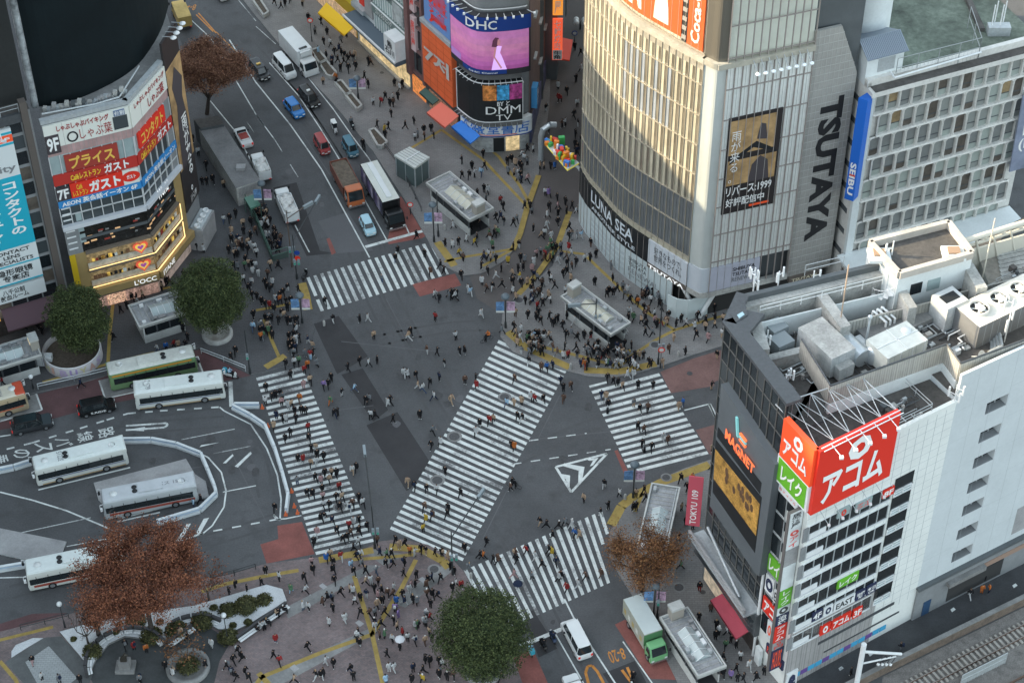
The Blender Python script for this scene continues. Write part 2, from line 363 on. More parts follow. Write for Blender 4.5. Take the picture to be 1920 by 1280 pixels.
# bus terminal lines
line(b, [(-20, 850), (60, 830), (150, 803), (200, 787), (240, 775), (300, 770), (410, 763)], .25, dash=(.9, 1.1))
line(b, [(412, 763), (420, 770), (470, 795), (500, 840), (520, 890), (527, 935), (525, 975), (513, 965), (518, 973), (535, 972), (565, 966)], .18)
line(b, [(228, 822), (290, 823), (345, 835), (390, 857), (415, 885), (424, 920), (420, 950), (398, 985), (380, 1000), (330, 1015)], .18)
line(b, [(0, 922), (60, 937), (125, 957), (180, 980), (235, 1003)], .2); line(b, [(235, 1003), (125, 1024)], .12); line(b, [(40, 998), (170, 970)], .12, worn_p)
line(b, [(340, 824), (440, 804)], .12, worn_p); line(b, [(400, 850), (470, 836)], .12, worn_p); line(b, [(418, 922), (480, 910)], .14)
line(b, [(300, 1017), (330, 1012), (400, 995), (520, 973)], .2, dash=(1, 1.1))
for px in ([(304, 1015), (317, 992), (325, 991), (312, 1013)], [(333, 1011), (350, 982), (358, 981), (342, 1008)], [(364, 1005), (382, 972), (392, 970), (374, 1002)], [(418, 868), (436, 851), (438, 854), (424, 868)], [(440, 874), (470, 846), (472, 850), (446, 876)]): patchz(b, px, white_p, .013)
line(b, [(236, 798), (312, 793)], .28); line(b, [(236, 806), (270, 804), (308, 801), (314, 797), (312, 793)], .28)
patchz(b, [(236, 806), (272, 800), (270, 808)], white_p, .013); patchz(b, [(374, 838), (412, 829), (378, 834)], white_p, .013)
line(b, [(432, 715), (434, 762)], .5)
line(b, [(0, 818), (20, 815)], .2)
line(b, [(68, 738), (79, 768), (-20, 795)], .2); line(b, [(186, 713), (197, 747), (252, 735)], .2); line(b, [(371, 674), (381, 699)], .2)
line(b, [(72, 918), (244, 876)], .2); line(b, [(-10, 1083), (55, 1081)], .15); line(b, [(219, 978), (300, 960)], .2)
# small white parking marks at the top road, bus lane hours and arrows
for ch, q in (('路', [(186, 823), (182, 806), (212, 798), (217, 815)]), ('線', [(147, 831), (143, 813), (172, 806), (177, 823)]), ('バ', [(106, 838), (102, 823), (133, 818), (138, 834)]), ('ス', [(68, 848), (63, 831), (96, 828), (100, 845)]), ('の', [(26, 860), (23, 844), (54, 840), (58, 856)]), ('乗', [(-14, 872), (-17, 856), (14, 850), (17, 866)])):
    w = [Vector((*G2(*p), .013)) for p in q]; fm = bil([w[0], w[1], w[2], w[3]])      # tops of the strokes point right
    lettering(ch, lambda s, t, fm=fm: fm(1-s, t), white_p, mb=b, bold=.01)
w = [Vector((*G2(*p), .013)) for p in ((1174, 1216), (1137, 1222), (1146, 1245), (1172, 1236))]
w = [Vector((*G2(*p), .013)) for p in ((1168, 1213), (1137, 1221), (1147, 1244), (1175, 1234))]
lettering('8-20', bil(w), orange_p, mb=b, bold=.01)
w = [Vector((*G2(*p), .013)) for p in ((369, 8), (343, 14), (341, 25), (366, 19))]
lettering('8-20', bil(w), orange_p, mb=b, bold=.01)
line(b, [(1106, 1290), (1098, 1260), (1102, 1248), (1110, 1247), (1120, 1258), (1140, 1295)], .3, orange_p)
line(b, [(1166, 1255), (1187, 1283)], .3, orange_p); line(b, [(1176, 1250), (1187, 1275)], .3, orange_p)
line(b, [(372, 25), (405, 62)], .2, orange_p); line(b, [(368, 28), (400, 60)], .2, orange_p); line(b, [(405, 60), (455, 110)], .12, orange_p)
patchz(b, [(462, 228), (477, 250), (470, 238)], white_p, .013)
for (x, y) in ((1786, 1143), (1902, 1098), (1632, 1226), (1576, 1253)): patchz(b, [(x-4, y-1), (x+2, y-5), (x+6, y-1), (x-1, y+4)], white_p, .013)
tag(b.build('road_markings'), kind='structure')
# ---------------------------------------------------------------- tactile paving
b = MB()
def tl(px, w=.42): line(b, px, w, tact, KH+.006)
tl([(833, 492), (866, 484), (963, 468)]); tl([(1010, 330), (988, 392), (975, 440), (961, 470)], .75); tl([(963, 468), (905, 500)])
tl([(905, 270), (935, 295), (975, 350), (990, 378)]); tl([(770, 280), (828, 245), (905, 300), (985, 385)])
tl([(1068, 398), (1045, 462), (1010, 512), (972, 553)], .75); tl([(1050, 472), (1095, 478), (1150, 530), (1210, 585), (1265, 620)]); tl([(1265, 620), (1232, 637), (1150, 690)]); tl([(1265, 620), (1330, 600), (1370, 590)])
tl([(952, 623), (985, 652), (1035, 675), (1068, 690)], 1.0); tl([(1095, 695), (1160, 698), (1230, 683)], 1.0); tl([(1010, 650), (1100, 672), (1160, 688), (1195, 662)], .5)
tl([(820, 455), (838, 480), (852, 500)], 1.0); tl([(566, 532), (573, 555), (578, 582)], 1.1); tl([(480, 583), (525, 575), (562, 565)]); tl([(495, 600), (510, 640), (523, 670)]); tl([(498, 690), (535, 668)], .9)
tl([(215, 570), (260, 552), (330, 538), (382, 515)]); tl([(212, 570), (205, 640), (203, 680)]); tl([(-10, 628), (60, 608), (100, 596)]); tl([(80, 718), (140, 702), (200, 684), (290, 662)])
tl([(1146, 985), (1165, 950), (1190, 930), (1240, 905), (1330, 872)], 1.1); tl([(1190, 960), (1205, 925)])
tl([(-10, 1203), (60, 1186), (100, 1176)]); tl([(0, 1240), (30, 1275), (40, 1300)]); tl([(378, 1110), (425, 1095), (500, 1080), (560, 1070)], .5)
tl([(598, 1051), (660, 1040), (700, 1032)], .9); tl([(730, 1026), (790, 1030), (830, 1052), (842, 1065)], 1.0); tl([(660, 1050), (730, 1045), (780, 1040)], .45)
tl([(664, 1080), (698, 1190)], .5); tl([(698, 1190), (720, 1290)], .5); tl([(698, 1190), (752, 1105), (780, 1050)], .5); tl([(698, 1190), (600, 1225), (490, 1270), (470, 1300)], .5); tl([(485, 1262), (510, 1290)], .6)
tag(b.build('tactile_paving'), kind='structure')
# manholes
b = MB()
def manhole(x, y, r, z=.016, ring=True):
    c = G2(x, y); n = 20
    if ring: b.poly([(c.x+1.45*r*math.cos(6.283*k/n), c.y+1.45*r*math.sin(6.283*k/n), z) for k in range(n)], conc_d)
    b.poly([(c.x+r*math.cos(6.283*k/n), c.y+r*math.sin(6.283*k/n), z+.004) for k in range(n)], iron)
for a in ((852, 818, .62), (820, 900, .6), (946, 744, .55), (636, 950, .5)): manhole(*a)
for a in ((1293, 700, .35), (1348, 720, .6)): manhole(*a, ring=False)
for a in ((1273, 1102, .5), (1249, 896, .45), (1318, 1111, .3), (814, 1068, .5), (716, 138, .3), (1228, 648, .5), (973, 564, .5)): manhole(a[0], a[1], a[2], KH+.012)
tag(b.build('manholes'), kind='structure')
# raised bus islands
for nm, px in (('bus_island', [(176, 906), (349, 861), (366, 890), (386, 903), (392, 932), (225, 972), (185, 938)]), ('bus_island', [(-40, 984), (0, 991), (125, 1016), (113, 1047), (68, 1055), (-40, 1030)])):
    bb = MB(); bb.prism([G2(*p) for p in px], -.05, .14, white_p, conc); tag(bb.build(nm), kind='structure')
bb = MB(); bb.prism([G2(*p) for p in ((197, 745), (187, 713), (228, 702), (372, 668), (381, 698), (252, 733))], -.05, .006, conc, conc_d); bb.prism([G2(*p) for p in ((-30, 775), (66, 738), (79, 768), (-30, 800))], -.05, .006, conc, conc_d)
tag(bb.build('bus_bay_pads'), kind='structure')
# ================================================================ buildings
def Mc(name, r, g, b, k=1.0, **kw): return M(name, C8(r, g, b, k), **kw)
glass_d = M('dark_glass', (.012, .016, .019), .12, spec=.6)
glass_m = M('grey_glass', (.05, .06, .065), .15, spec=.6)
glass_p = M('pale_glass', (.30, .37, .37), .25, (.5, .15))
steel = M('galvanised_steel', (.42, .45, .46), .5, (3, .15), metal=.3)
steel_d = M('dark_steel', (.06, .065, .07), .5, (3, .2))
white_w = M('white_wall', (.62, .66, .66), .7, (.25, .08), fine=(3, .05))
white_t = M('white_tiles', (.70, .72, .69), .55, (.3, .06), fine=(4, .04))
white_m = M('white_metal', (.68, .7, .7), .5, (1, .08))
black_m = M('black_panel', (.010, .012, .014), .6, (.4, .3))
text_w = M('white_letters', (.8, .8, .78), .6)
text_k = M('black_letters', (.012, .012, .014), .6)
grey_w = M('grey_wall', (.21, .22, .225), .75, (.3, .15), fine=(4, .08))
grey_d = M('dark_grey_panel', (.085, .095, .1), .6, (.4, .12))
roof_d = M('dark_roof', (.075, .07, .065), .9, (.35, .35), fine=(3, .25))
roof_g = M('grey_roof', (.2, .2, .195), .9, (.4, .3), fine=(4, .15))
roof_w = M('weathered_concrete', (.36, .36, .34), .9, (.5, .3), fine=(4, .15))
seam = M('panel_seam', (.36, .39, .4), .8)
mull = M('mullion', (.13, .128, .12), .5, metal=.2)

# ---------------------------------------------------------------- white office block and dark entertainment block (east corner)
C0 = G2(1467, 1290); E0 = G2(1707, 1160)
FA = Face(G2(1416, 1228), C0); FB = Face(C0, E0); FC = Face(E0, G2(1960, 1031))
ZR1, ZT = 32.7, 36.4
wob = thing('office_building', 'white tiled corner office block with ribbon windows and big red rooftop billboard', 'building', (C0.x, C0.y, 0))
def block(mb, pts, z0, z1, mat, top): mb.prism(pts, z0, z1, mat, top)
nb = Vector((-FB.n.x, -FB.n.y))
b = MB()
backA = Vector(FA.A.xy)-Vector((FA.n.x, FA.n.y))*5
block(b, [FA.A.xy, C0, E0, E0+nb*7, backA], 0, ZR1, white_t, roof_d)
# tile grid on the near face, offset proud
for k in range(1, 15):
    u = FB.L*k/15; FB.slab(b, u-.02, 4, u+.02, ZR1-.3, 0, .008, seam)
for k in range(1, 26): FB.slab(b, 0, 4.2+k*1.1, FB.L, 4.2+k*1.1+.03, 0, .006, seam)
FB.slab(b, -.1, ZR1, FB.L+.1, ZR1+.35, -.35, .05, white_t)
b.build('wall', wob)
# grey stone base
b = MB(); FB.slab(b, 0, 0, FB.L*.66, 9.2, 0, .05, M('stone_cladding', (.33, .32, .31), .8, (.4, .12), fine=(3, .06), brick=(.8, (.30, .295, .285), (.22, .21, .21))))
FB.slab(b, 4, 4.6, 14, 5.0, .05, .1, steel_d); FB.slab(b, 5, 2.6, 15, 2.8, .05, .1, steel_d)
for k in range(13): FB.slab(b, 1.2+k*.95, .9, 2.05+k*.95, 1.6, .05, .09, [Mc('banner_blue', 70, 170, 215, .8), Mc('banner_purple', 110, 80, 150, .8)][k % 3 == 1])
b.build('stone_base', wob)
# ribbon windows on the near face: seven storeys
uw0, uw1 = 0.0, FB.px(1660, 940)[0]
rows = [FB.px(1500, y)[1] for y in (1036, 1078, 1120, 1160, 1200, 1240)]
r_top = FB.px(1518, 998)[1]; r_bot = FB.px(1478, 1207)[1]
NF = 6; uR0 = FB.px(1658, 1010)[0]; uR1 = FB.px(1690, 1005)[0]
for i in range(NF+1):
    zc = r_top+(r_bot-r_top)*i/NF
    b = MB(); hh = .98
    u0, u1 = .35, uR0-.4
    FB.slab(b, u0, zc-hh, u1, zc+hh, .01, .05, glass_d)
    FB.slab(b, u0-.1, zc-hh-.16, u1, zc-hh, 0, .18, white_m); FB.slab(b, u0-.1, zc+hh, u1, zc+hh+.1, 0, .09, white_m)
    FB.slab(b, -.32, zc-hh, .3, zc+hh, .0, .1, grey_w)
    n = 8
    for k in range(n+1): FB.slab(b, u0+(u1-u0)*k/n-.05, zc-hh, u0+(u1-u0)*k/n+.05, zc+hh, .05, .12, steel)
    FB.slab(b, u0+.1, zc-hh+.1, u0+(u1-u0)/n*1.7, zc-.15, .05, .13, white_m)
    b.build('ribbon_window', wob)
    b = MB(); z = zc+.35                      # small balcony window in the dark bay
    FB.slab(b, uR0, z-1.35, uR1, z-.55, .01, .06, glass_p); FB.slab(b, uR0, z-.5, uR1, z+1.2, .01, .05, glass_d)
    for w_ in ((uR0, z-1.4, uR1, z-1.28), (uR0, z-.6, uR1, z-.5), (uR0, z-1.4, uR0+.12, z-.5), (uR1-.12, z-1.4, uR1, z-.5), ((uR0+uR1)/2-.05, z-1.4, (uR0+uR1)/2+.05, z-.5), (uR0, z-.95, uR1, z-.88)): FB.slab(b, *w_, .05, .16, white_m)
    b.build('bay_window', wob)
def fsign(face, parent, px4, mat, txt=None, tm=None, box=(.08, .15, .92, .85), d=.22, vertical=False, bold=.02, rot=0, name='sign', exact=False, d0=0.0):
    o, uv = face.sign(parent, px4, mat, d, name, exact=exact, d0=d0)
    if txt: face.text(o, txt, uv, tm or text_w, box, d+.02, vertical, bold, rot)
    return o, uv
red_s = Mc('signal_red', 228, 52, 34, .9, rough=.5); red_o = Mc('orange_red', 255, 92, 46, .95, rough=.5); green_s = Mc('leaf_green', 105, 180, 45, .9, rough=.5)
navy_s = Mc('navy_sign', 38, 45, 75); 
FBs = lambda *a, **k: fsign(FB, wob, *a, **k)
FBs([(1655, 918), (1676, 908), (1672, 923), (1651, 933)], red_s, '8F', bold=.03)
FBs([(1604, 942), (1635, 926), (1630, 943), (1600, 957)], glass_p, 'アイ\nフル', red_s)
FBs([(1570, 955), (1593, 945), (1589, 960), (1566, 970)], glass_p, '◎', red_s, box=(.3, .1, .7, .9))
FBs([(1570, 1085), (1609, 1068), (1605, 1084), (1567, 1101)], green_s, 'レイク', bold=.03)
FBs([(1523, 1147), (1541, 1138), (1537, 1155), (1519, 1163)], navy_s, '4F'); FBs([(1544, 1137), (1561, 1129), (1557, 1145), (1540, 1153)], white_m, '◎', navy_s, box=(.2, .1, .8, .9))
FBs([(1564, 1128), (1602, 1109), (1598, 1126), (1560, 1143)], white_m, 'EAST', text_k, bold=.02); FBs([(1604, 1108), (1622, 1099), (1618, 1116), (1600, 1125)], navy_s, '治療\n院'); FBs([(1624, 1098), (1642, 1088), (1638, 1105), (1620, 1115)], navy_s, '本日\nOK')
FBs([(1537, 1172), (1556, 1163), (1553, 1180), (1534, 1190)], red_s, 'O', bold=.06, box=(.25, .12, .75, .88)); FBs([(1558, 1162), (1595, 1142), (1591, 1160), (1555, 1179)], red_s, 'アコム', bold=.04); FBs([(1598, 1141), (1616, 1132), (1612, 1149), (1595, 1158)], red_s, '3F', bold=.03)
FBs([(1472, 1263), (1492, 1252), (1491, 1292), (1470, 1303)], white_m, 'e', navy_s, box=(.15, .3, .85, .9), bold=.06)
# billboard box on the corner
zb0 = FB.px(1516, 957)[1]; zbm = FA.px(1522, 899)[1]; zb1 = FB.px(1533, 838)[1]; ub = FB.px(1672, 820)[0]
bill = MB(); ua = FA.px(1478, 780)[0]
FB.slab(bill, -.25, zb0, ub, zb1, .0, .6, red_s); bl = bill.build('billboard', wob)
qa = [(0, zb0), (ub, zb0), (ub, zb1), (0, zb1)]
FB.text(bl, 'アコム', qa, text_w, (.07, .1, .88, .58), .64, bold=.035); FB.text(bl, 'O', qa, text_w, (.36, .58, .66, .93), .64, bold=.07)
bs = MB(); L = FA.L
FA.slab(bs, .4, zbm-.3, L+.25, zb1, 0, .6, red_o); bl2 = bs.build('billboard', wob); qb = [(.4, zbm), (L, zbm), (L, zb1), (.4, zb1)]  # brighter light on this face painted in as a more orange red
FA.text(bl2, 'アコム', qb, text_w, (.1, .1, .92, .55), .64, bold=.035); FA.text(bl2, 'O', qb, text_w, (.4, .56, .72, .93), .64, bold=.07)
bs = MB(); FA.slab(bs, .2, zb0+.2, L+.2, zbm-.3, 0, .55, white_m); FA.slab(bs, .45, zb0+.5, L-.1, zbm-.55, .55, .6, green_s); bl3 = bs.build('billboard', wob)
FA.text(bl3, 'レイク', [(.5, zb0+.5), (L-.1, zb0+.5), (L-.1, zbm-.6), (.5, zbm-.6)], text_w, (.12, .18, .88, .86), .64, bold=.03)
# steel truss roof behind the billboards
b = MB()
p0, p1, p2, p3 = FA.P(.4, zb1-.2, 0), FB.P(0, zb1-.2, 0), FB.P(ub, zb1-.2, 0), FB.P(ub, zb1-.2, 0)-FB.n*5
p4 = FA.P(.4, zb1-.2, 0)-FB.n*2.0
ring = [p0, p1, p2, p3, p4, p0]; b.path(ring, .07, steel)
for t in (.2, .4, .6, .8, 1):
    a = p1.lerp(p2, t); c = p4.lerp(p3, t); b.tube(a, c, .045, steel, 6)
    b.tube(p1.lerp(p2, t-.2), c, .045, steel, 6); b.tube(a, p4.lerp(p3, t-.2), .04, steel, 6); b.tube(a, a-Vector((0, 0, 7)), .05, steel, 6); b.tube(c, c-Vector((0, 0, 4)), .05, steel, 6)
    b.tube(a, (p1.lerp(p2, t-.2))-Vector((0, 0, 4)), .05, white_m, 6)
for t in (.12, .3, .48, .66, .84):     # lamp arms over the sign
    a = FB.P(ub*t, zb1+.2, .4); e = FB.P(ub*t, zb1-.1, 2.0); b.tube(a, e, .05, white_m, 5); b.obox(e-Vector((.15, .15, .25)), (.35, 0, 0), (0, .35, 0), (0, 0, .25), white_m)
    a = FB.P(ub*t, zb0-.3, .3); e = FB.P(ub*t, zb0-1.0, 1.8); b.tube(a, e, .035, steel, 5); b.obox(e-Vector((.12, .12, .1)), (.25, 0, 0), (0, .25, 0), (0, 0, .2), white_m)
b.tube(FB.P(0, zb1+.2, .9), FB.P(ub, zb1+.2, .9), .06, white_m, 6); b.tube(FB.P(0, zb1+.25, .5), FB.P(ub, zb1+.25, .5), .06, white_m, 6)
b.build('billboard_truss', wob)
# street face of the white block: chequer of windows, vertical sign column, white corner pole
b = MB(); nfl = 7; ztop = zb0-1.2
for i in range(nfl):
    za = 5+(ztop-5)*i/nfl; zz = 5+(ztop-5)*(i+1)/nfl; h = zz-za
    FA.slab(b, .3, za+.1, L*.36, zz-.15, .0, .06, glass_d); FA.slab(b, L*.38, za+.1+h*.45, L*.68, zz-.1, 0, .06, glass_d)
    FA.slab(b, .3, zz-.15, L*.7, zz-.03, 0, .12, steel)
FA.slab(b, L*.36, 5, L*.38, ztop, 0, .12, steel)
b.build('street_windows', wob)
b = MB(); b.tube(FA.P(-.05, 0, .25), FA.P(-.05, zb0, .25), .16, white_m, 8); b.build('corner_pole', wob)
FAs = lambda *a, **k: fsign(FA, wob, *a, **k)
def fr(face, u0, u1, v0, v1): return [(u0, v0), (u1, v0), (u1, v1), (u0, v1)]
def usign(face, parent, uv, mat, txt=None, tm=None, box=(.08, .12, .92, .88), d=.2, vertical=False, bold=.02, rot=0, name='sign', d0=0.0):
    mb = MB(); face.plate(mb, uv, d0, d, mat); o = mb.build(name, parent)
    if txt: face.text(o, txt, uv, tm or text_w, box, d+.02, vertical, bold, rot)
    return o
UA = lambda *a, **k: usign(FA, wob, *a, **k)
dz = (ztop-5)/7
UA(fr(FA, .3, L*.7, 5+dz*3.1, 5+dz*3.9), green_s, 'レイク', bold=.03); UA(fr(FA, .3, L*.34, 5+dz*2.1, 5+dz*2.9), white_m, '◎', navy_s); UA(fr(FA, L*.37, L*.7, 5+dz*2.0, 5+dz*2.6), white_m, 'EAST', text_k)
UA(fr(FA, .3, L*.75, 5+dz*1.05, 5+dz*1.75), red_s, 'アコム', bold=.04); UA(fr(FA, L*.3, L*.7, 5+dz*.05, 5+dz*.9), white_w, '0円', red_o); UA(fr(FA, L*.35, L*.95, 2.8, 4.2), navy_s, 'PACHINKO', red_o)
UA(fr(FA, .3, L*.72, ztop-.1, zb0-.2), white_w, '◎ ア イ フ ル', red_s, box=(.1, .35, .9, .65))
# blade sign column at the corner
cs = thing('x', '', '', (0, 0, 0)); bpy.data.objects.remove(cs)
b = MB(); u_ = L*.8; FA.slab(b, u_, 3.2, u_+.35, ztop+1.0, 0, 1.7, M('sign_column_bronze', (.13, .12, .115), .5)); sc_o = b.build('blade_sign', wob)
FS = Face(FA.P(u_+.36, 0, 1.7).xy, FA.P(u_+.36, 0, 0).xy)   # its side that faces the railway
hh = ztop+1.0-3.2
for z0, z1, mt, tx, tm in ((.9, 1, white_w, '居酒屋', text_k), (.78, .9, white_w, '◎アイ', red_s), (.68, .78, conc, None, None), (.53, .68, white_w, None, None), (.42, .53, green_s, 'レイク', text_w), (.37, .42, white_w, '◎', text_k), (.3, .37, navy_s, '治療', text_w), (.19, .3, red_s, 'アコム', text_w), (.14, .19, conc, '0円', red_s), (0, .14, navy_s, 'HOURS', red_o)):
    uv = fr(FS, .1, 1.6, 3.2+hh*z0+.03, 3.2+hh*z1-.03); mb = MB(); FS.plate(mb, uv, 0, .05, mt)
    if tx: lettering(tx, (lambda q: (lambda s, t: q(.15+.7*s, .08+.84*t)))(bil([FS.P(*p, .07) for p in uv])), tm, vertical=len(tx) > 1 and tx != 'HOURS', mb=mb)
    mb.build('sign_panel', sc_o)
# ---- the taller plain white wing with recessed windows
wing = thing('office_wing', 'tall plain white wing with one column of recessed windows beside the railway', 'building', (E0.x, E0.y, 0))
Fn = Vector((-FC.n.x, -FC.n.y)); b = MB()
ex = Vector(FC.P(FC.L, 0).xy)
wl = M('pale_panel_wall', (.53, .57, .58), .7, (.2, .06), fine=(3, .04))
cols = [(1890, 740), (1878, 792), (1867, 840), (1856, 887), (1845, 932), (1834, 975), (1825, 1017), (1812, 1040)]
wv = []
for (x, y) in ((1868, 758), (1856, 812), (1845, 860), (1834, 907), (1823, 950), (1814, 994), (1805, 1036)): wv.append(FC.px(x, y))
um = sum(w_[0] for w_ in wv)/len(wv); zz = sorted(w_[1] for w_ in wv)
wu0, wu1, wh = um-1.35, um+1.35, .8
def wall_holes(mb, face, u0, u1, z0, z1, holes, mat, depth, d=0.0):
    """one column of holes: wall strips round them, reveals and glass set back"""
    hu0, hu1 = holes[0][0], holes[0][1]
    Q = lambda a, c, e, f_, dd=d: mb.poly([face.P(a, c, dd), face.P(e, c, dd), face.P(e, f_, dd), face.P(a, f_, dd)], mat)
    Q(u0, z0, hu0, z1); Q(hu1, z0, u1, z1); z = z0
    for (_, _, a, c) in holes:
        Q(hu0, z, hu1, a); z = c
        for (p, q) in (((hu0, a), (hu1, a)), ((hu1, a), (hu1, c)), ((hu1, c), (hu0, c)), ((hu0, c), (hu0, a))):
            mb.poly([face.P(*p, d), face.P(*q, d), face.P(*q, d-depth), face.P(*p, d-depth)], mat)
    Q(hu0, z, hu1, z1)
holes = [(wu0, wu1, z-wh, z+wh) for z in zz]
wall_holes(b, FC, 0, FC.L, 5.2, ZT, holes, wl, .9)
pts = [E0, ex, ex+Fn*16, E0+Fn*16]
for a, c in ((1, 2), (2, 3), (3, 0)): b.poly([(*pts[a], 0), (*pts[c], 0), (*pts[c], 33.3), (*pts[a], 33.3)], wl)
b.poly([(*p, 33.3) for p in pts], roof_d)
for k_ in (0, 1, 2):
    p_, q_ = pts[k_], pts[(k_+1) % 4]; c_ = (p_+q_)/2; dd_ = (q_-p_).normalized(); nn_ = Vector((-dd_.y, dd_.x))*.3
    if k_ == 0: b.obox((*(p_+nn_*.02), 33.2), (*(q_-p_), 0), (*nn_, 0), (0, 0, ZT-33.2), wl)
for k in range(1, 8): FC.slab(b, FC.L*k/8-.012, 5.4, FC.L*k/8+.012, ZT-.3, 0, .005, seam)
for k in range(1, 7): FC.slab(b, 0, 5+k*4.4, wu0-.1, 5+k*4.4+.02, 0, .005, seam); FC.slab(b, wu1+.1, 5+k*4.4, FC.L, 5+k*4.4+.02, 0, .005, seam)
FC.slab(b, FC.px(1900, 985)[0], FC.px(1900, 1000)[1], FC.L, FC.px(1900, 970)[1]+1.2, 0, .01, conc)
b.build('wall', wing)
for z in zz:
    b = MB(); FC.slab(b, wu0, z-wh, wu1, z+wh, -.95, -.9, glass_d); FC.slab(b, wu0+1.9, z-wh, wu0+2.0, z+wh, -.9, -.8, steel); FC.slab(b, wu0, z-wh+.5, wu1, z-wh+.6, -.9, -.8, steel_d); FC.slab(b, wu0, z-wh, wu1, z-wh+.06, -.9, -.02, grey_w)
    b.build('window', wing)
b = MB(); FC.slab(b, 0, 0, FC.L, 5.0, -.3, .25, grey_w); FC.slab(b, -.1, 5.0, FC.L, 5.35, -.3, .5, grey_d); FC.slab(b, 4.5, .4, 12, 3.0, .25, .3, M('dim_recess', (.03, .03, .03), .9)); FC.slab(b, 1.2, 0, 2.2, 2.3, .25, .3, Mc('blue_door', 35, 65, 95)); FC.slab(b, 9, 3.2, 18, 3.9, .25, .35, Mc('salmon_louvre', 150, 125, 110)); FC.slab(b, 4.0, 3.4, 9, 4.0, .25, .8, conc_d)
b.build('ground_floor', wing)
# ---- dark block with glass curtain wall and the video screen
A0 = G2(1316, 1080); B0 = Vector(FA.A.xy)
FM = Face(A0, B0); FMt = Face(A0, Vector(G2(1483, 772, ZT)))
ZM = 37.6
mag = thing('entertainment_block', 'dark glass block with a golden video screen and orange neon name', 'building', (A0.x, A0.y, 0))
back = Vector(G2(1395, 555, ZM)); 
rb = [A0, B0, Vector(FA.P(0, 0).xy)+nb*9, E0+nb*16, Vector(FC.P(FC.L, 0).xy)+Fn*22, Vector(G2(1395, 560, ZM)), Vector(G2(1374, 585, ZM))]
far = Vector(G2(1930, 395, ZM-4)); bk0 = Vector(G2(1386, 553, ZM)); bk1 = Vector(G2(1660, 497, ZM))
outl = [A0, B0, backA, E0+nb*6.9, E0+Fn*16, ex+Fn*16.0, far, bk1, bk0]
b = MB(); b.prism(outl, 0, 33.0, grey_d, roof_d)
b.build('wall', mag)
# curtain wall with a diagrid of thin mullions
glz = FM.px(1350, 740)[1]
b = MB(); FM.slab(b, 0, 8, FM.L+.2, ZM, 0, .12, glass_d); FM.slab(b, -.2, ZM, FM.L+.3, ZM+.35, -1.3, .35, steel_d)
nc = 9
for k in range(nc+1): FM.slab(b, FM.L*k/nc-.05, 8, FM.L*k/nc+.05, ZM, .12, .2, mull)
z = 8.5
while z < ZM: FM.slab(b, 0, z-.05, FM.L+.2, z+.05, .12, .19, mull); z += 2.45
rn = random.Random(3); pale_bl = M('drawn_blind', (.05, .058, .062), .5)
for k in range(nc):
    for j in range(12):
        if rn.random() < .28: z = 8.5+2.45*j; FM.slab(b, FM.L*k/nc+.1, z+.1, FM.L*(k+1)/nc-.1, z+2.3, .12, .14, pale_bl)
b.build('curtain_wall', mag)
# parapet side
FL = Face(bk0, A0); b = MB(); FL.slab(b, 0, 8, FL.L, ZM, 0, .1, glass_d); FL.slab(b, 0, ZM, FL.L, ZM+.35, -1, .3, steel_d); b.prism([A0, A0.lerp(bk0, .5), A0.lerp(bk0, .5)+Vector((3, -1)), A0+Vector(FM.u.xy)*3, A0+Vector(FM.u.xy)*1], ZM-.2, ZM+.3, steel_d); b.build('side_glazing', mag)
b = MB(); b.prism([G2(x, y, ZM+.4) for x, y in ((1369, 586), (1396, 560), (1402, 590), (1380, 604))], ZM-.6, ZM+.4, steel_d); b.prism([G2(x, y, ZM+.5) for x, y in ((1382, 590), (1392, 584), (1396, 589), (1386, 596))], ZM+.3, ZM+.5, M('pale_skylight', (.35, .5, .55), .3)); b.build('parapet_corner', mag)
# sign box in front of the curtain wall
u0 = -.35; ue = FM.L*.9
zs1 = FM.px(1352, 715)[1]; zs0 = FM.px(1330, 945)[1]
bb = MB(); q = [(-.4, FM.px(1326, 952)[1]), (FM.px(1418, 1077)[0], FM.px(1418, 1077)[1]), (FM.px(1455, 880)[0], FM.px(1455, 872)[1]), (FM.px(1440, 848)[0], FM.px(1440, 842)[1]), (-.1, FM.px(1352, 712)[1])]
zl = FM.px(1327, 945)[1]
uE = FM.L*.93; zA = FM.px(1349, 735, .9)[1]
q = [FM.px(*p, .95) for p in ((1331, 948), (1415, 1073), (1423, 1080), (1453, 871), (1434, 843), (1352, 720))]
FM.plate(bb, q, .1, .95, M('slate_panel', (.105, .12, .13), .55, (.3, .12), fine=(6, .05)))
sb = bb.build('sign_box', mag)
g1 = M('screen_gold', (.36, .20, .045), .5, (.9, .6), emit=.05, fine=(6, .5)); g2 = M('screen_brown', (.10, .055, .03), .5, (2, .4), emit=.05)
def fpx(px4, d0, d1, mat, name, par=None): mb = MB(); FM.plate(mb, [FM.px(*p, d1) for p in px4], d0, d1, mat); return mb.build(name, par or sb)
fpx([(1344, 818), (1425, 926), (1428, 905), (1346, 800)], .95, .97, black_m, 'sign_backing'); fpx([(1336, 922), (1415, 1036), (1428, 932), (1342, 824)], .95, .98, black_m, 'screen_surround')
so_ = fpx([(1338, 897), (1417, 1004), (1424, 945), (1341, 842)], .98, 1.02, g1, 'video_screen'); r2 = random.Random(5)
for k in range(14):
    a_, c_ = r2.random(), r2.random(); cx_ = 1362+a_*50; cy_ = 890+a_*62+(c_-.5)*26; mb = MB(); mb.poly([FM.P(*(lambda w: (w[0]+.3*math.cos(t*.785), w[1]+.55*math.sin(t*.785)))(FM.px(cx_, cy_, 1.03)), 1.03+k*.002) for t in range(8)], g2); mb.build('screen_picture', so_)
neon = M('neon_orange', (.9, .16, .05), .5, emit=.25); neon_b = M('neon_cyan', (.2, .5, .5), .5, emit=.1)
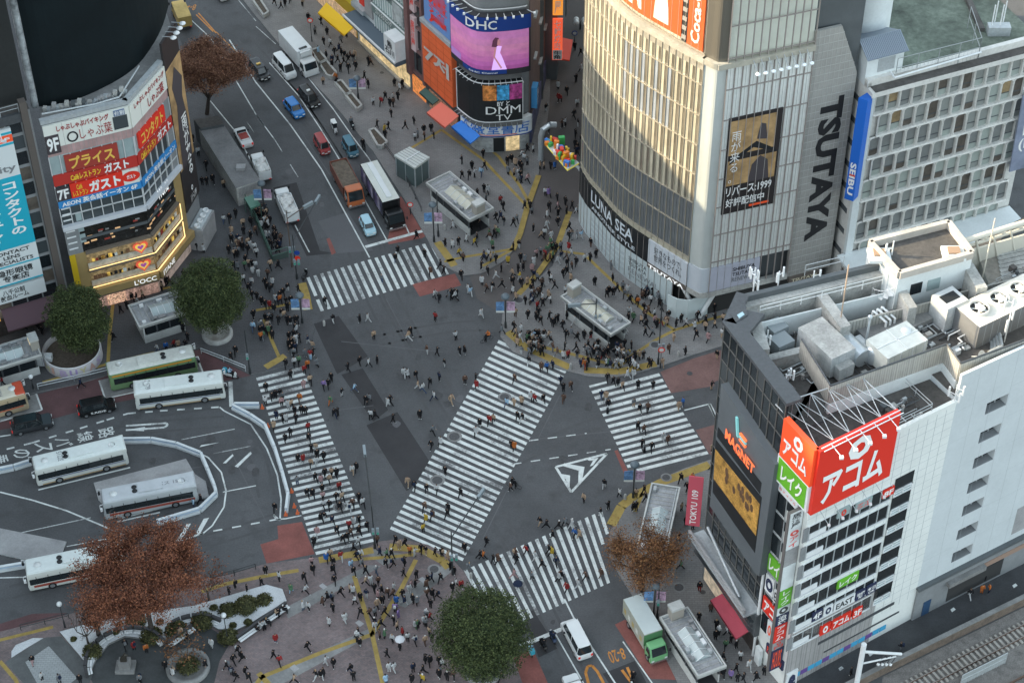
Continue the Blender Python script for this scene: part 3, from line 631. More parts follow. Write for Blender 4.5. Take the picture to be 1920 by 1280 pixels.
FM.text(sb, 'MAGNET', [FM.px(*p, 1.2) for p in ((1359, 820), (1412, 891), (1415, 873), (1361, 802))], neon, (0, 0, 1, 1), 1.2, bold=.03)
mb = MB(); w0, w1 = FM.px(1386, 808, 1.1)
for k in range(3): FM.slab(mb, w0+.2, w1-.2-k*.4, w0+1.4, w1-k*.4, 1.0, 1.2, [neon, neon_b, neon][k])
mb.obox(FM.P(w0-.3, w1-.9, 1.0), FM.u*.3, FM.n*.2, FM.u*-.5+FM.zv*2.2, neon_b); mb.build('neon_logo', sb)
FM.text(sb, 'by SHIBUYA', [FM.px(*p, 1.1) for p in ((1378, 847), (1396, 870), (1396, 866), (1378, 843))], neon, (0, 0, 1, 1), 1.12)
# shop storeys under the screen
b = MB()
FM.slab(b, -.2, 3.6, FM.L+.2, 7.0, 0, .6, grey_d)
for k, (z, dd) in enumerate(((7.0, 1.9), (5.6, 1.0), (4.9, 1.0), (4.2, 1.0))): FM.slab(b, -.5, z, FM.L-.2, z+.22, 0, dd, [steel, glass_m, steel_d, steel_d][k])
FM.slab(b, -.6, 7.25, FM.L-.4, 7.9, 1.6, 1.85, conc); b.tube(FM.P(1, 9.4, .5), FM.P(FM.L*.8, 7.6, 1.2), .18, steel, 6)
b.build('canopy_storey', mag); 
FM.text(mag, 'ZARA HOME', fr(FM, FM.L*.45, FM.L*.8, 6.0, 6.8), text_w, (0, 0, 1, 1), 1.1)
b = MB(); FM.slab(b, .1, 0, FM.L, 3.6, 0, .1, grey_w); FM.slab(b, .6, .3, 4.5, 3.2, .1, .14, M('lit_shop_window', (.55, .45, .33), .4, (1.5, .5), emit=.12)); FM.slab(b, 6.2, .2, 12.2, 3.0, .1, .14, M('dim_shop', (.06, .05, .045), .6, (2, .5))); FM.slab(b, 12.3, .0, 13.2, 2.6, .1, .5, white_w)
b.build('shop_front', mag)
aw_r = Mc('maroon_awning', 158, 62, 76, .9, rough=.8, noise=(.5, .1))
b = MB(); u1, u2 = FM.px(1353, 1113)[0]-.2, FM.px(1410, 1190)[0]-.1
def awn(parent, px4, z0, z1, mat, t=.18):
    q = [Vector((*G2(*p, z0 if i < 2 else z1), z0 if i < 2 else z1)) for i, p in enumerate(px4)]; dv = Vector((0, 0, t)); b = MB()
    b.geo(q+[p-dv for p in q], [(3, 2, 1, 0), (4, 5, 6, 7), (0, 4, 7, 3), (1, 2, 6, 5), (2, 3, 7, 6)], mat); b.obox(q[3]-dv*1.6, q[2]-q[3], Vector((0, 0, .1)), dv*1.2, mat)
    return b.build('awning', parent)
u1, u2 = FM.px(1354, 1110, .3)[0], FM.px(1403, 1179, .3)[0]
awn(mag, [(1354, 1112), (1405, 1181), (1380, 1197), (1332, 1124)], 4.3, 2.9, aw_r)
o = usign(FM, mag, fr(FM, u1-.2, u2+.2, 4.35, 5.25), M('red_lightbox', (.85, .09, .04), .5, emit=.2), 'SingSing', text_w, (.2, .15, .85, .85), .75)
FP_ = Face(Vector(FM.P(-.2, 0, .6).xy)+Vector((-.9, .3)), Vector(FM.P(-.2, 0, .4).xy))
uv = [FP_.px(*p) for p in ((1305, 990), (1328, 988), (1333, 890), (1331, 888))]
b = MB(); pr = Mc('pink_banner', 200, 85, 100, .9); P0 = FM.P(-.3, 0, .7); pu = (Vector((G2(1306, 1040).x, G2(1306, 1040).y, 0))-Vector((P0.x, P0.y, 0))); pu.z = 0; pu = Vector((-1.5, .3, 0))
zb_0, zb_1 = 8.2, 15.8
b.obox(P0+Vector((0, 0, zb_0)), pu, Vector((.03, .12, 0)), Vector((0, 0, zb_1-zb_0)), pr); bo = b.build('banner', mag)
qq = bil([P0+pu*.95+Vector((0, -.03, zb_0)), P0+pu*.05+Vector((0, -.03, zb_0)), P0+pu*.05+Vector((0, -.03, zb_1)), P0+pu*.95+Vector((0, -.03, zb_1))])
lettering('TOKYU 109', lambda s, t: qq(.25+.5*t, .04+.6*(1-s)) if 0 else qq(.75-.5*t, .04+.7*s), text_w, bo)
# ---- roof of the blocks: everything at z about 33-38, each machine a thing of its own
RZ = 33.0
def RP(x, y, z=RZ): return Vector((*G2(x, y, z), z))
b = MB()      # upstands and beams round the roof well
def wallseg(b, p, q, z0, z1, w, mat, px=True):
    p = Vector(G2(*p, z1)) if px else Vector(p); q = Vector(G2(*q, z1)) if px else Vector(q); d = (q-p).normalized(); n = Vector((-d.y, d.x))*w/2
    b.obox((*(p-n), z0), (*(q-p), 0), (*(n*2), 0), (0, 0, z1-z0), mat)
for a, c, z1, w in (((1386, 566), (1676, 497), 36.8, 1.9), ((1408, 575), (1432, 655), 36.5, 1.2), ((1540, 550), (1586, 612), 36.3, 1.1), ((1434, 672), (1502, 655), 34.6, .8), ((1681, 525), (1712, 577), 36.3, .9), ((1812, 490), (1842, 540), 36.8, 1.1)): wallseg(b, a, c, RZ, z1, w, roof_w)
wallseg(b, (1382, 557), (1672, 488), RZ, 37.5, .5, grey_d)
b.build('roof_beams', mag)
b = MB(); wallseg(b, (1420, 600), (1660, 540), RZ, 33.2, .2, white_w); wallseg(b, (1388, 640), (1500, 660), RZ, 33.3, .4, roof_g)
for (a, c) in (((1425, 605), (1530, 580)), ((1530, 580), (1664, 548))): wallseg(b, a, c, RZ, 35.6, .15, white_w)
b.build('roof_well_walls', mag)
b = MB()
def rail(b, pts, z0, h, mat, step=2.0, r=.04):
    for p, q in zip(pts, pts[1:]):
        p, q = Vector(p), Vector(q)
        for hh in (h, h*.55): b.tube((p.x, p.y, z0+hh), (q.x, q.y, z0+hh), r, mat, 5)
        n = max(1, int((q-p).length/step))
        for k in range(n+1): c = p.lerp(q, k/n); b.tube((c.x, c.y, z0), (c.x, c.y, z0+h), r, mat, 5)
rail(b, [G2(1424, 590, 36.5), G2(1654, 533, 36.5)], 36.5, 1.1, white_m, 2.2); rail(b, [G2(1508, 520, 37), G2(1580, 503, 37)], 37.2, 1.4, steel, 2.5); b.build('handrail', mag)
# lift house with flat roof
pent = thing('roof_house', 'white walled roof house with a flat dark roof half in sunlight', 'roof house', RP(1740, 560))
Pz = 38.2; pc = [G2(x, y, Pz) for x, y in ((1666, 496), (1780, 425), (1821, 482), (1705, 545))]
pc = [G2(1628, 462, Pz), G2(1778, 424, Pz), G2(1823, 483, Pz), G2(1684, 522, Pz)]
b = MB(); b.prism(pc, RZ, Pz, white_w, roof_d); b.build('wall', pent)
b = MB()
cc = sum(pc, Vector((0, 0)))/4
for i in range(4):
    p, q = pc[i], pc[(i+1) % 4]; wallseg(b, p+(cc-p)*.02, q+(cc-q)*.02, Pz, Pz+.8, .5, M('sandstone_parapet', (.42, .39, .35), .85, (.6, .2)), px=False)
b.build('parapet', pent)
FPn = Face(pc[3], pc[2]); b = MB()
for (x0, y0, x1, y1, mt) in ((1706, 530, 1728, 545, glass_d), (1738, 515, 1762, 543, glass_p), (1770, 545, 1800, 556, roof_d)):
    a = FPn.px(x0, (y0+y1)/2+8); c = FPn.px(x1, (y0+y1)/2); FPn.slab(b, a[0], c[1]-.7, c[0], c[1]+.7, 0, .06, mt)
b.build('window', pent)
for (x, y) in ((1787, 478), (1648, 482)):
    t = thing('roof_hatch', 'square white roof hatch on the %s of the flat roof house' % ('sunlit end' if x > 1700 else 'shaded end'), 'hatch', RP(x, y, Pz))
    b = MB(); b.box(-1.1, -1, 0, 1.1, 1, .35, white_w); b.build('base', t, False); b = MB(); b.box(-.6, -.5, .35, .6, .5, .7, M('hatch_brown', (.3, .2, .13), .8)); b.box(-.7, -.6, .3, .7, .6, .55, white_m); b.build('lid', t, False)
# standing-seam platform and pipes to the right
b = MB(); pz = 34.5
b.prism([G2(1830, 470, pz), G2(1960, 440, pz), G2(1960, 545, pz), G2(1860, 548, pz)], RZ, pz, roof_w, M('boarded_roof', (.24, .22, .19), .9, (.4, .3), fine=(3, .2)))
for k in range(9): wallseg(b, (1868+k*1.5, 470+k*7.5), (1960, 448+k*8.5), pz, pz+.18, .5, roof_w)
b.build('machine_deck', mag)
bt = thing('pipe_bridge', 'pale pipe truss and parapet fence crossing above the machine deck', 'pipe rack', RP(1880, 450))
b = MB(); b.tube(RP(1808, 452, 38), RP(1960, 405, 38), .3, M('cream_pipe', (.55, .52, .44), .6), 8); b.tube(RP(1812, 462, 37), RP(1960, 416, 37), .18, MATS['cream_pipe'], 6)
for k in range(5): x = 1830+k*32; b.tube(RP(x, 448-k*10, 37.8), RP(x+8, 490-k*10, 34.6), .12, MATS['cream_pipe'], 6); b.tube(RP(x, 448-k*10, 37.8), RP(x+25, 446-k*10, 37), .1, MATS['cream_pipe'], 6)
wallseg(b, (1815, 470), (1960, 428), RZ, 36.4, .2, MATS['cream_pipe']); b.build('pipes', bt)
# equipment screen: louvred fence round the machinery of the white block
scr_m = M('louvre_screen', (.42, .41, .37), .75, (.8, .12), brick=(2.2, (.36, .355, .32), (.2, .2, .19)))
fence_px = [(1503, 655), (1557, 742), (1775, 664), (1801, 700), (1965, 640)]
eq = thing('machine_screen', 'pale louvred screen wall round the rooftop machinery of the white office', 'screen wall', RP(1600, 700))
b = MB(); ftop = 36.6
for a, c in zip(fence_px, fence_px[1:]): wallseg(b, (a[0], a[1]-18), (c[0], c[1]-18), ZR1+1.6, ftop, .18, scr_m)
b.build('screen_panels', eq)
b = MB()
for a, c in zip(fence_px, fence_px[1:]):
    p, q = RP(a[0], a[1]-18, ftop), RP(c[0], c[1]-18, ftop); b.tube(p+Vector((0, 0, .1)), q+Vector((0, 0, .1)), .1, steel_d, 6)
b.build('top_rail', eq)
# white wall below the screen
b = MB(); 
for a, c in (((1557, 724), (1775, 646)), ((1775, 646), (1801, 682))):
    p = G2(*a, ftop); q = G2(*c, ftop); wallseg(b, p, q, 28, ZR1+1.6, .3, white_w, px=False)
b.build('upper_wall', wob)
# back screen and its pipes
eq2 = thing('machine_screen', 'second louvred screen running behind the water tank and fans', 'screen wall', RP(1700, 600))
b = MB(); wallseg(b, (1565, 610), (1760, 562), RZ, 35.2, .18, scr_m); wallseg(b, (1800, 548), (1960, 508), RZ, 35.2, .18, scr_m); b.build('screen_panels', eq2)
def rthing(nm, lab, cat, x, y, z=RZ, grp=None, rz=None):
    t = thing(nm, lab, cat, RP(x, y, z), RZA if rz is None else rz, grp); return t
RZA = math.atan2(FB.u.y, FB.u.x)
dullw = M('dull_white_casing', (.46, .48, .48), .65, (.8, .2), fine=(4, .12))
def unit(nm, lab, cat, x, y, w, d, h, mat, top=None, z=RZ, grp=None, fn=None):
    t = rthing(nm, lab, cat, x, y, z, grp); b = MB(); b.prism([(-w/2, -d/2), (w/2, -d/2), (w/2, d/2), (-w/2, d/2)], .25, h, mat, top)
    b.box(-w/2+.1, -d/2+.1, 0, w/2-.1, d/2-.1, .25, steel_d)
    for k in range(1, int(w/.9)): b.box(-w/2+k*.9-.02, -d/2-.012, .35, -w/2+k*.9+.02, -d/2, h-.1, seam)
    b.build('casing', t, False)
    if fn: fn(t)
    return t
unit('air_conditioner', 'large pale concrete-topped plant box behind the slatted screen', 'plant box', 1545, 672, 2.9, 5.2, 2.8, dullw, roof_w)
unit('air_conditioner', 'smaller pale plant box beside the silver tank', 'plant box', 1573, 700, 1.8, 2.0, 1.7, dullw, roof_w)
unit('air_conditioner', 'grey roof cabinet in the roof well near the antenna mast', 'cabinet', 1452, 636, 1.8, 1.7, 2.0, M('grey_cabinet', (.26, .29, .3), .5)); unit('air_conditioner', 'grey roof cabinet nearest the dark parapet', 'cabinet', 1463, 660, 1.9, 1.7, 1.8, MATS['grey_cabinet'])
def tank_ribs(t):
    b = MB()
    for k in range(4): b.box(-2.4+k*1.5, -1.65, .3, -2.3+k*1.5, -1.58, 2.6, white_m)
    b.box(-2.5, -.05, 2.55, 2.5, .05, 2.62, white_m); b.box(-.05, -1.6, 2.55, .05, 1.6, 2.62, white_m); b.build('ribs', t, False); b = MB(); b.lathe([(.5, 0), (.5, .15), (0, .2)], white_m, (1.5, .5, 2.55)); b.build('lid', t, False)
unit('water_tank', 'white ribbed box water tank on the roof', 'water tank', 1676, 672, 5.0, 3.2, 2.55, M('cream_tank', (.55, .57, .53), .5, (.8, .15)), fn=tank_ribs)
unit('exhaust_hood', 'tall white exhaust box with a black slot on top', 'exhaust box', 1772, 605, 2.6, 2.4, 3.4, dullw, fn=lambda t: (lambda b: (b.box(-.9, -.5, 3.38, .9, .6, 3.43, black_m), b.build('slot', t, False)))(MB()))
cool = unit('cooling_tower', 'long louvred cooling tower with three round fans on top', 'cooling tower', 1880, 602, 10.5, 3.6, 3.2, M('cooling_louvres', (.16, .165, .17), .6, (1, .1)), M('cream_casing', (.58, .56, .5), .6, (1, .1)))
for k in range(3):
    b = MB(); x = -3.6+k*2.6; b.lathe([(1.05, 3.2), (1.05, 3.55), (.9, 3.55), (.9, 3.25)], M('cream_casing', ()), (x, .2, 0), 18); b.lathe([(.9, 3.28), (0, 3.28)], black_m, (x, .2, 0), 18)
    for a in range(5): an = a*1.256; b.obox((x, .2, 3.32), (.8*math.cos(an), .8*math.sin(an), 0), (-.2*math.sin(an), .2*math.cos(an), .05), (0, 0, .03), steel)
    b.box(x-.25, -.4, 3.4, x+.25, .5, 3.75, white_m); b.build('fan', cool, False)
st = rthing('silver_tank', 'silver horizontal cylinder tanks with a vertical vent pipe', 'tank', 1600, 668)
b = MB(); silv = M('silver_cladding', (.5, .54, .56), .35, (2, .1), metal=.5)
b.tube((-.2, -1.6, 1.1), (-.2, 2.2, 1.1), 1.0, silv, 16); b.lathe([(.95, 0), (.95, 1.5), (.6, 1.9), (0, 2.0)], silv, (1.3, -1.5, .2), 14); b.box(.9, -.8, 0, 2.3, 1.5, .8, white_m); b.build('tank', st, False)
b = MB(); b.tube((1.6, .2, .5), (1.6, .2, 4.2), .12, silv); b.ball((1.6, .2, 4.3), .25, silv); b.build('vent', st, False)
pl = rthing('pipework', 'three white bent pipes over the back screen', 'pipes', 1632, 615)
b = MB()
for k in range(3): b.path([(k*.55, 0, .1), (k*.55, 0, 2.3), (k*.55+.6, -1.4, 1.6), (k*.55+.6, -1.4, .1)], .12, white_m, 8)
b.build('pipes', pl, False)
pb = rthing('service_plinth', 'flat concrete plinth in front of the bent white pipes', 'plinth', 1668, 620); b = MB(); b.box(-3.4, -1.6, 0, 4.4, 1.6, 1.0, roof_g); b.build('slab', pb, False)
pk = rthing('pipework', 'tangle of grey pipes and ducts beside the cooling tower', 'pipes', 1775, 655)
b = MB(); rr = random.Random(2)
for k in range(16):
    x = -4+8*rr.random(); y = -1.2+2.8*rr.random(); z = .3+.7*rr.random(); x2 = x+rr.uniform(-3, 3); b.path([(x, y, 0), (x, y, z), (x2, y, z), (x2, y+rr.uniform(-1, 1), z), (x2, y, 0)], rr.uniform(.05, .16), rr.choice([steel, white_m, silv, steel_d]), 6)
for k in range(6): b.box(-4+k*1.3, -1.4, 0, -3.4+k*1.3, -.9, .5+.4*(k % 2), rr.choice([steel, white_m]))
b.build('pipes', pk, False)
pk2 = rthing('pipework', 'grey curved ducts in the corner of the louvred screen', 'pipes', 1838, 662)
b = MB()
for k in range(4): b.path([(-1.5+k*.5, -1, .3+k*.2), (.5+k*.4, -1, .3+k*.2), (1.6+k*.3, .2, .3+k*.2), (2.4+k*.3, 1.6, .3+k*.2)], .18, steel, 8)
b.build('ducts', pk2, False)
rr = random.Random(9)
for k, (lab, x, y, n, sx, sy) in enumerate((('low ducts and boxes on the dark roof beside the parapet aerials', 1505, 705, 9, 2.6, 2.2), ('small boxes and pipes under the second louvred screen', 1640, 625, 12, 4.5, 1.2), ('grey ducts between the silver tanks and the water tank', 1630, 690, 10, 1.6, 1.8), ('pipes and small units in front of the exhaust box', 1745, 630, 14, 3.2, 1.6), ('cable trays and boxes in the roof well', 1500, 610, 10, 2.6, 1.0), ('narrow pipes beside the cooling tower end', 1825, 625, 10, 1.4, 2.2), ('boxes and cables on the terrace behind the red billboard', 1700, 770, 9, 2.2, 1.4), ('small vents on the machine deck at the right edge', 1895, 530, 9, 2.5, 1.2))):
    t = rthing('roof_plant', lab, 'roof plant', x, y, ZR1 if 'terrace' in lab else 34.6 if 'deck' in lab else RZ); b = MB()
    for j in range(n):
        u, v, h = rr.uniform(-sx, sx), rr.uniform(-sy, sy), rr.uniform(.2, .9); w = rr.uniform(.2, .7); b.box(u, v, 0, u+w, v+w*rr.uniform(.5, 1.2), h, rr.choice([steel, roof_w, grey_d, conc, roof_d]))
        x2 = rr.uniform(-sx, sx); b.path([(u, v, .1), (u, v, h*.6), (x2, v, h*.6), (x2, rr.uniform(-sy, sy), h*.6)], rr.uniform(.03, .08), rr.choice([steel, steel_d, roof_w]), 5)
    b.build('units', t, False)
# spiral stair
sp = rthing('spiral_stair', 'white spiral stair between roof well and roof house', 'stair', 1655, 578)
b = MB()
for k in range(14):
    a = k*.42; b.obox((0, 0, .25+k*.25), (1.3*math.cos(a), 1.3*math.sin(a), 0), (.5*math.cos(a+1.57), .5*math.sin(a+1.57), 0), (0, 0, .06), white_m)
b.tube((0, 0, 0), (0, 0, 5), .1, white_m); b.path([(1.3*math.cos(k*.42), 1.3*math.sin(k*.42), 1.2+k*.25) for k in range(15)], .04, white_m, 5)
for k in range(15): b.tube((1.3*math.cos(k*.42), 1.3*math.sin(k*.42), .25+k*.25), (1.3*math.cos(k*.42), 1.3*math.sin(k*.42), 1.2+k*.25), .025, white_m, 4)
b.build('stair', sp, False)
def mast(lab, x, y, z, h, cat='antenna', mat=None, n=3):
    t = thing('antenna_mast', lab, cat, RP(x, y, z)); b = MB(); b.tube((0, 0, 0), (0, 0, h), .07, mat or white_m, 6); b.build('pole', t, False)
    b = MB(); r3 = random.Random(x)
    for k in range(n):
        a = r3.uniform(0, 6.28); zz_ = h*r3.uniform(.45, .95); e = Vector((.7*math.cos(a), .7*math.sin(a), zz_)); b.tube((0, 0, zz_), e, .04, white_m, 5); b.tube(e-Vector((0, 0, .6)), e+Vector((0, 0, .6)), .11, white_m, 8)
    if n: b.build('aerials', t, False)
mast('cluster of white phone aerials at the roof corner above the dark glass', 1412, 548, 36.8, 3.2, n=6); mast('white phone aerials beside the grey roof cabinets', 1436, 655, 34, 2.6, n=4); mast('white phone aerials on the parapet above the neon sign', 1470, 735, 34, 2.4, n=4)
mast('single white aerial post on the beam', 1458, 540, 36.8, 2.2, n=2); mast('short blue-white aerial post mid beam', 1524, 530, 36.8, 1.6, n=1); mast('tall bare lightning rod in front of the roof well', 1570, 640, RZ, 10, mat=M('rusty_rod', (.4, .3, .22), .7), n=0); mast('long cream flag pole leaning over the cooling tower', 1837, 545, RZ, 9.5, mat=MATS['cream_pipe'], n=0)
mast('cream aerial mast in front of the cooling tower', 1882, 645, RZ, 6, n=5); mast('small white aerial on the roof house', 1672, 478, Pz, 1.8, n=2); mast('white aerials on the terrace corner of the white office', 1788, 757, ZR1, 2.6, n=3)
# curved parabolic dish
t = rthing('satellite_dish', 'small round cream dish behind the screen corner', 'dish', 1838, 668, 35.4); b = MB(); b.lathe([(0, 0), (.4, .06), (.6, .2)], white_m); b.tube((0, 0, -1), (0, 0, 0), .05, steel); o = b.build('dish', t, False); o.rotation_euler = (1.0, 0, .3)
# terrace behind billboard
tr = thing('terrace_railing', 'thin steel railing along the terrace beside the red billboard', 'railing', RP(1730, 780, ZR1)); b = MB(); rail(b, [FB.P(ub+.6, 0, -.3).xy, FB.P(FB.L*.83, 0, -.3).xy, FB.P(FB.L*.83, 0, -5).xy], ZR1+.3, 1.0, steel, 2); b.build('rails', tr)
# ---------------------------------------------------------------- curved media-store tower
class Curve:
    """vertical wall along a plan polyline, left end first as seen from outside"""
    def __init__(s, pts):
        s.p = [Vector(p) for p in pts]; s.f = [Face(a, c) for a, c in zip(s.p, s.p[1:])]; s.s = [0]
        for f in s.f: s.s.append(s.s[-1]+f.L)
        s.L = s.s[-1]
    def P(s, u, v, d=0):
        for i, f in enumerate(s.f):
            if u <= s.s[i+1] or i == len(s.f)-1: break
        t = (u-s.s[i])/f.L
        n0 = (s.f[max(i-1, 0)].n+f.n).normalized(); n1 = (s.f[min(i+1, len(s.f)-1)].n+f.n).normalized()
        n = n0.lerp(n1, min(max(t, 0), 1)).normalized(); return f.P(u-s.s[i], v)+n*d
    def px(s, x, y, d=0):
        best = None
        for i, f in enumerate(s.f):
            u, v = f.px(x, y, d)
            e = max(0, -u, u-f.L)+ (0 if f.n.dot(CP-f.A) > 0 else 50)
            if best is None or e < best[0]-1e-9: best = (e, s.s[i]+u, v)
        return best[1:]
    def slab(s, mb, u0, v0, u1, v1, d0, d1, mat):
        cuts = [u0]+[x for x in s.s if u0+.01 < x < u1-.01]+[u1]
        for a, c in zip(cuts, cuts[1:]):
            vs = [s.P(a, v0, d0), s.P(c, v0, d0), s.P(c, v0, d1), s.P(a, v0, d1), s.P(a, v1, d0), s.P(c, v1, d0), s.P(c, v1, d1), s.P(a, v1, d1)]
            mb.geo(vs, [(3, 2, 1, 0), (4, 5, 6, 7), (0, 1, 5, 4), (1, 2, 6, 5), (2, 3, 7, 6), (3, 0, 4, 7)], mat)
    def text(s, parent, txt, u0, v0, u1, v1, mat, d=.3, bold=.015, shear=0, vertical=False, rot=0, name='lettering'):
        def fm(x, y):
            if rot == 90: x, y = 1-y, x
            return s.P(u0+(u1-u0)*x, v0+(v1-v0)*y+shear*x, d)
        return lettering(txt, fm, mat, parent, vertical, bold, name)
def smooth(pts, n=4):
    out = []
    P_ = [Vector(p) for p in pts]
    for i in range(len(P_)-1):
        p0, p1, p2, p3 = P_[max(i-1, 0)], P_[i], P_[i+1], P_[min(i+2, len(P_)-1)]
        for k in range(n):
            t = k/n; out.append(.5*((2*p1)+(p2-p0)*t+(2*p0-5*p1+4*p2-p3)*t*t+(3*p1-p0-3*p2+p3)*t**3))
    return out+[P_[-1]]
q0 = [G2(*p) for p in ((1098, 431), (1105, 442), (1127, 468), (1148, 494), (1174, 518), (1211, 544), (1249, 569), (1285, 592))]
back0 = q0[0]+Vector((-.6, 3)); QC = Curve(smooth([back0+Vector((1, 9)), back0]+q0, 4))
cor = G2(1309, 606); cr = [cor+Vector((-.9, .9)), cor+Vector((-.1, .25)), cor+Vector((.9, .35))]
FQ = Face(cor+Vector((.9, .35)), G2(1468, 567)); FPN = Face(G2(1468, 567), G2(1549, 546))
qf = thing('media_store_tower', 'rounded glass store tower glowing gold above a hoarding of white posters', 'building', (*q0[-1], 0))
gold = M('frosted_blind_glass', (.46, .42, .32), .2, (.15, .35), spec=.9); qdark = M('curtain_glass', (.15, .135, .105), .08, (.12, .6), spec=1); qblue = M('sky_reflection_glass', (.30, .33, .36), .12, (.3, .2), spec=.9); qgrey = M('store_glass', (.13, .14, .145), .15, (.3, .2), spec=.6)
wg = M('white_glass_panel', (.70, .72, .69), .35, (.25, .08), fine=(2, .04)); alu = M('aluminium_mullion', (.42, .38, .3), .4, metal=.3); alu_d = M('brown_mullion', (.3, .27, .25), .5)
ZL = hz(cor, 122); ZB0, ZB1 = 5.0, 8.8
s0 = QC.s[8]-2; s1 = QC.L
# core
core = [p+Vector((.3, .5)) for p in QC.p]+[cor+Vector((.8, .9)), FQ.B.xy+Vector((-.2, .8)), FPN.B.xy+Vector((0, .6)), FPN.B.xy+Vector((-2, 22)), q0[0]+Vector((4, 26))]
b = MB(); b.prism(core, 4.2, ZL+12, grey_d, roof_g); b.prism([(c[0]*.97+.7, c[1]*.97+.6) for c in core], 0, 4.2, M('dim_recess', (.03, .03, .03)), None); b.build('core_wall', qf)
# curved curtain wall
b = MB(); nb_ = int((s1-s0)/.98); w_ = (s1-s0)/nb_
rr = random.Random(11)
for k in range(nb_):
    u = s0+k*w_
    fl = 0; z = ZB1+.9
    while z < ZL-.3:
        z2 = min(z+4.25, ZL-.3); low = z < 14
        QC.slab(b, u, z, u+w_*.5, z2, 0, .1, qgrey if low else qblue if 26 < z < 35 and .45 < k/nb_ < .8 and rr.random() < .75 else gold); QC.slab(b, u+w_*.5, z, u+w_, z2, 0, .06, qdark if not low else qgrey); z = z2  # bluish panes paint a patch of reflected sky into the wall
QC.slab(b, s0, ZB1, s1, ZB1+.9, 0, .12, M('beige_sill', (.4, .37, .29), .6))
b.build('curtain_wall', qf)
b = MB()
for k in range(nb_+1): u = s0+k*w_; QC.slab(b, u-.03, ZB1, u+.03, ZL+.2, .1, .2, alu); QC.slab(b, u-.02, .4, u+.02, ZB1, .3, .36, alu_d); QC.slab(b, u-.02, ZL+.3, u+.02, ZL+12, .0, .06, alu)
z = ZB1+.9
while z < ZL+1: QC.slab(b, s0, z-.05, s1, z+.05, .1, .24, alu); z += 4.25
b.build('mullions', qf)
b = MB(); QC.slab(b, s0, ZL-.5, s1+.3, ZL+.25, -.5, .55, M('ledge_steel', (.38, .36, .3), .5, (1, .2))); QC.slab(b, s0, ZL-1.7, s1, ZL-.5, 0, .12, M('ledge_grille', (.30, .28, .23), .6, (2, .3)))
FQ.slab(b, -1.2, ZL-.5, FQ.L, ZL+.2, -.5, .5, MATS['ledge_steel']); b.build('ledge', qf)
# hoarding and poster bands on the curve
b = MB(); QC.slab(b, s0, .15, s1-2.2, ZB0, .12, .3, M('hoarding_white', (.47, .54, .55), .55, (.4, .08))); hb = b.build('hoarding', qf)
uL = QC.px(1218, 480)[0]
b = MB(); QC.slab(b, s0, ZB0, uL, ZB1, .12, .34, black_m); bb_ = b.build('poster_band', qf)
b = MB(); QC.slab(b, uL, ZB0+.2, s1, ZB1, .12, .34, M('poster_grey', (.50, .54, .58), .55, (.4, .06))); wb = b.build('poster_band', qf)
us = QC.px(1110, 380)[0]
QC.text(bb_, 'LUNA SEA', us+.4, 6.6, uL-2.6, ZB1-.35, M('silver_letters', (.62, .68, .72), .4), .38); QC.text(bb_, 'ANOTHER STYLE', us+.6, 5.5, uL-2.2, 6.1, MATS['silver_letters'], .38)
QC.text(wb, '好きなもので、\n世界をつくれ。', uL+1.0, ZB0+1.0, s1-.8, ZB1-.5, text_k, .38, .0)
b = MB(); QC.slab(b, uL, ZB0-.55, s1, ZB0+.15, .12, .4, M('sign_bronze', (.12, .10, .085), .5)); sb_ = b.build('name_fascia', qf)
QC.text(sb_, 'TSUTAYA', uL+.3, ZB0-.45, s1-.3, ZB0+.12, M('lit_letters', (.9, .9, .88), .5, emit=.15), .5, .03)
uR_ = QC.px(1190, 520)[0]
for t_, v0, v1 in (('SHIBUYA', 3.5, 4.1), ('TSUTAYA', 2.7, 3.3), ('RENEWAL', 1.6, 2.4), ('2024 SPRING', 1.0, 1.3)): QC.text(hb, t_, uR_-.9, v0, uR_+(4.2 if v0 == 1.6 else 2.2), v1, text_k if v0 > 2.5 else M('grey_letters', (.2, .21, .22)), .34, .0)
for k in range(14):
    for j in range(4): QC.slab(qb_ := MB(), us+.7+k*.55, .9+j*.85, us+1.1+k*.55, 1.3+j*.85, .3, .32, M('poster_print', (.40, .46, .48), .6)); qb_.build('poster_print', hb) if 0 else None
pm = MB()
for k in range(16):
    for j in range(4): QC.slab(pm, us+.5+k*.5, .9+j*.85, us+.85+k*.5, 1.35+j*.85, .3, .315, MATS['poster_print'])
pm.build('poster_print', hb)
# rounded corner column, right-hand white glass face
CC = Curve(smooth([QC.p[-1]]+cr[:2]+[FQ.A.xy], 4))
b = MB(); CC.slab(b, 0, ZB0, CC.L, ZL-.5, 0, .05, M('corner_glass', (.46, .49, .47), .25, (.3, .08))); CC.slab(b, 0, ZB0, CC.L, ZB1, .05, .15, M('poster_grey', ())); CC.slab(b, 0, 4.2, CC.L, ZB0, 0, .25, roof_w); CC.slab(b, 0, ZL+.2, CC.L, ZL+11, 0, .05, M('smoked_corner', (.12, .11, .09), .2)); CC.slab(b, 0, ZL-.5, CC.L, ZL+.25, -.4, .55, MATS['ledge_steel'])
b.build('corner_column', qf)
b = MB(); v1_ = Vector((*cor, 0)); top = v1_+Vector((.2, .8, 4.6))
for e in ((-2.2, 2.2), (2.4, 1.8)): b.tube(v1_+Vector((.2, .8, .3)), v1_+Vector((e[0], e[1], 4.6)), .28, white_m, 8)
b.build('corner_strut', qf)
b = MB(); nq = 11
FQ.slab(b, 0, ZB1, FQ.L, ZL-.5, 0, .05, wg); FQ.slab(b, 0, ZL+.2, FQ.L, ZL+12, -.4, -.3, M('milk_glass', (.64, .66, .58), .35, (.3, .08)))
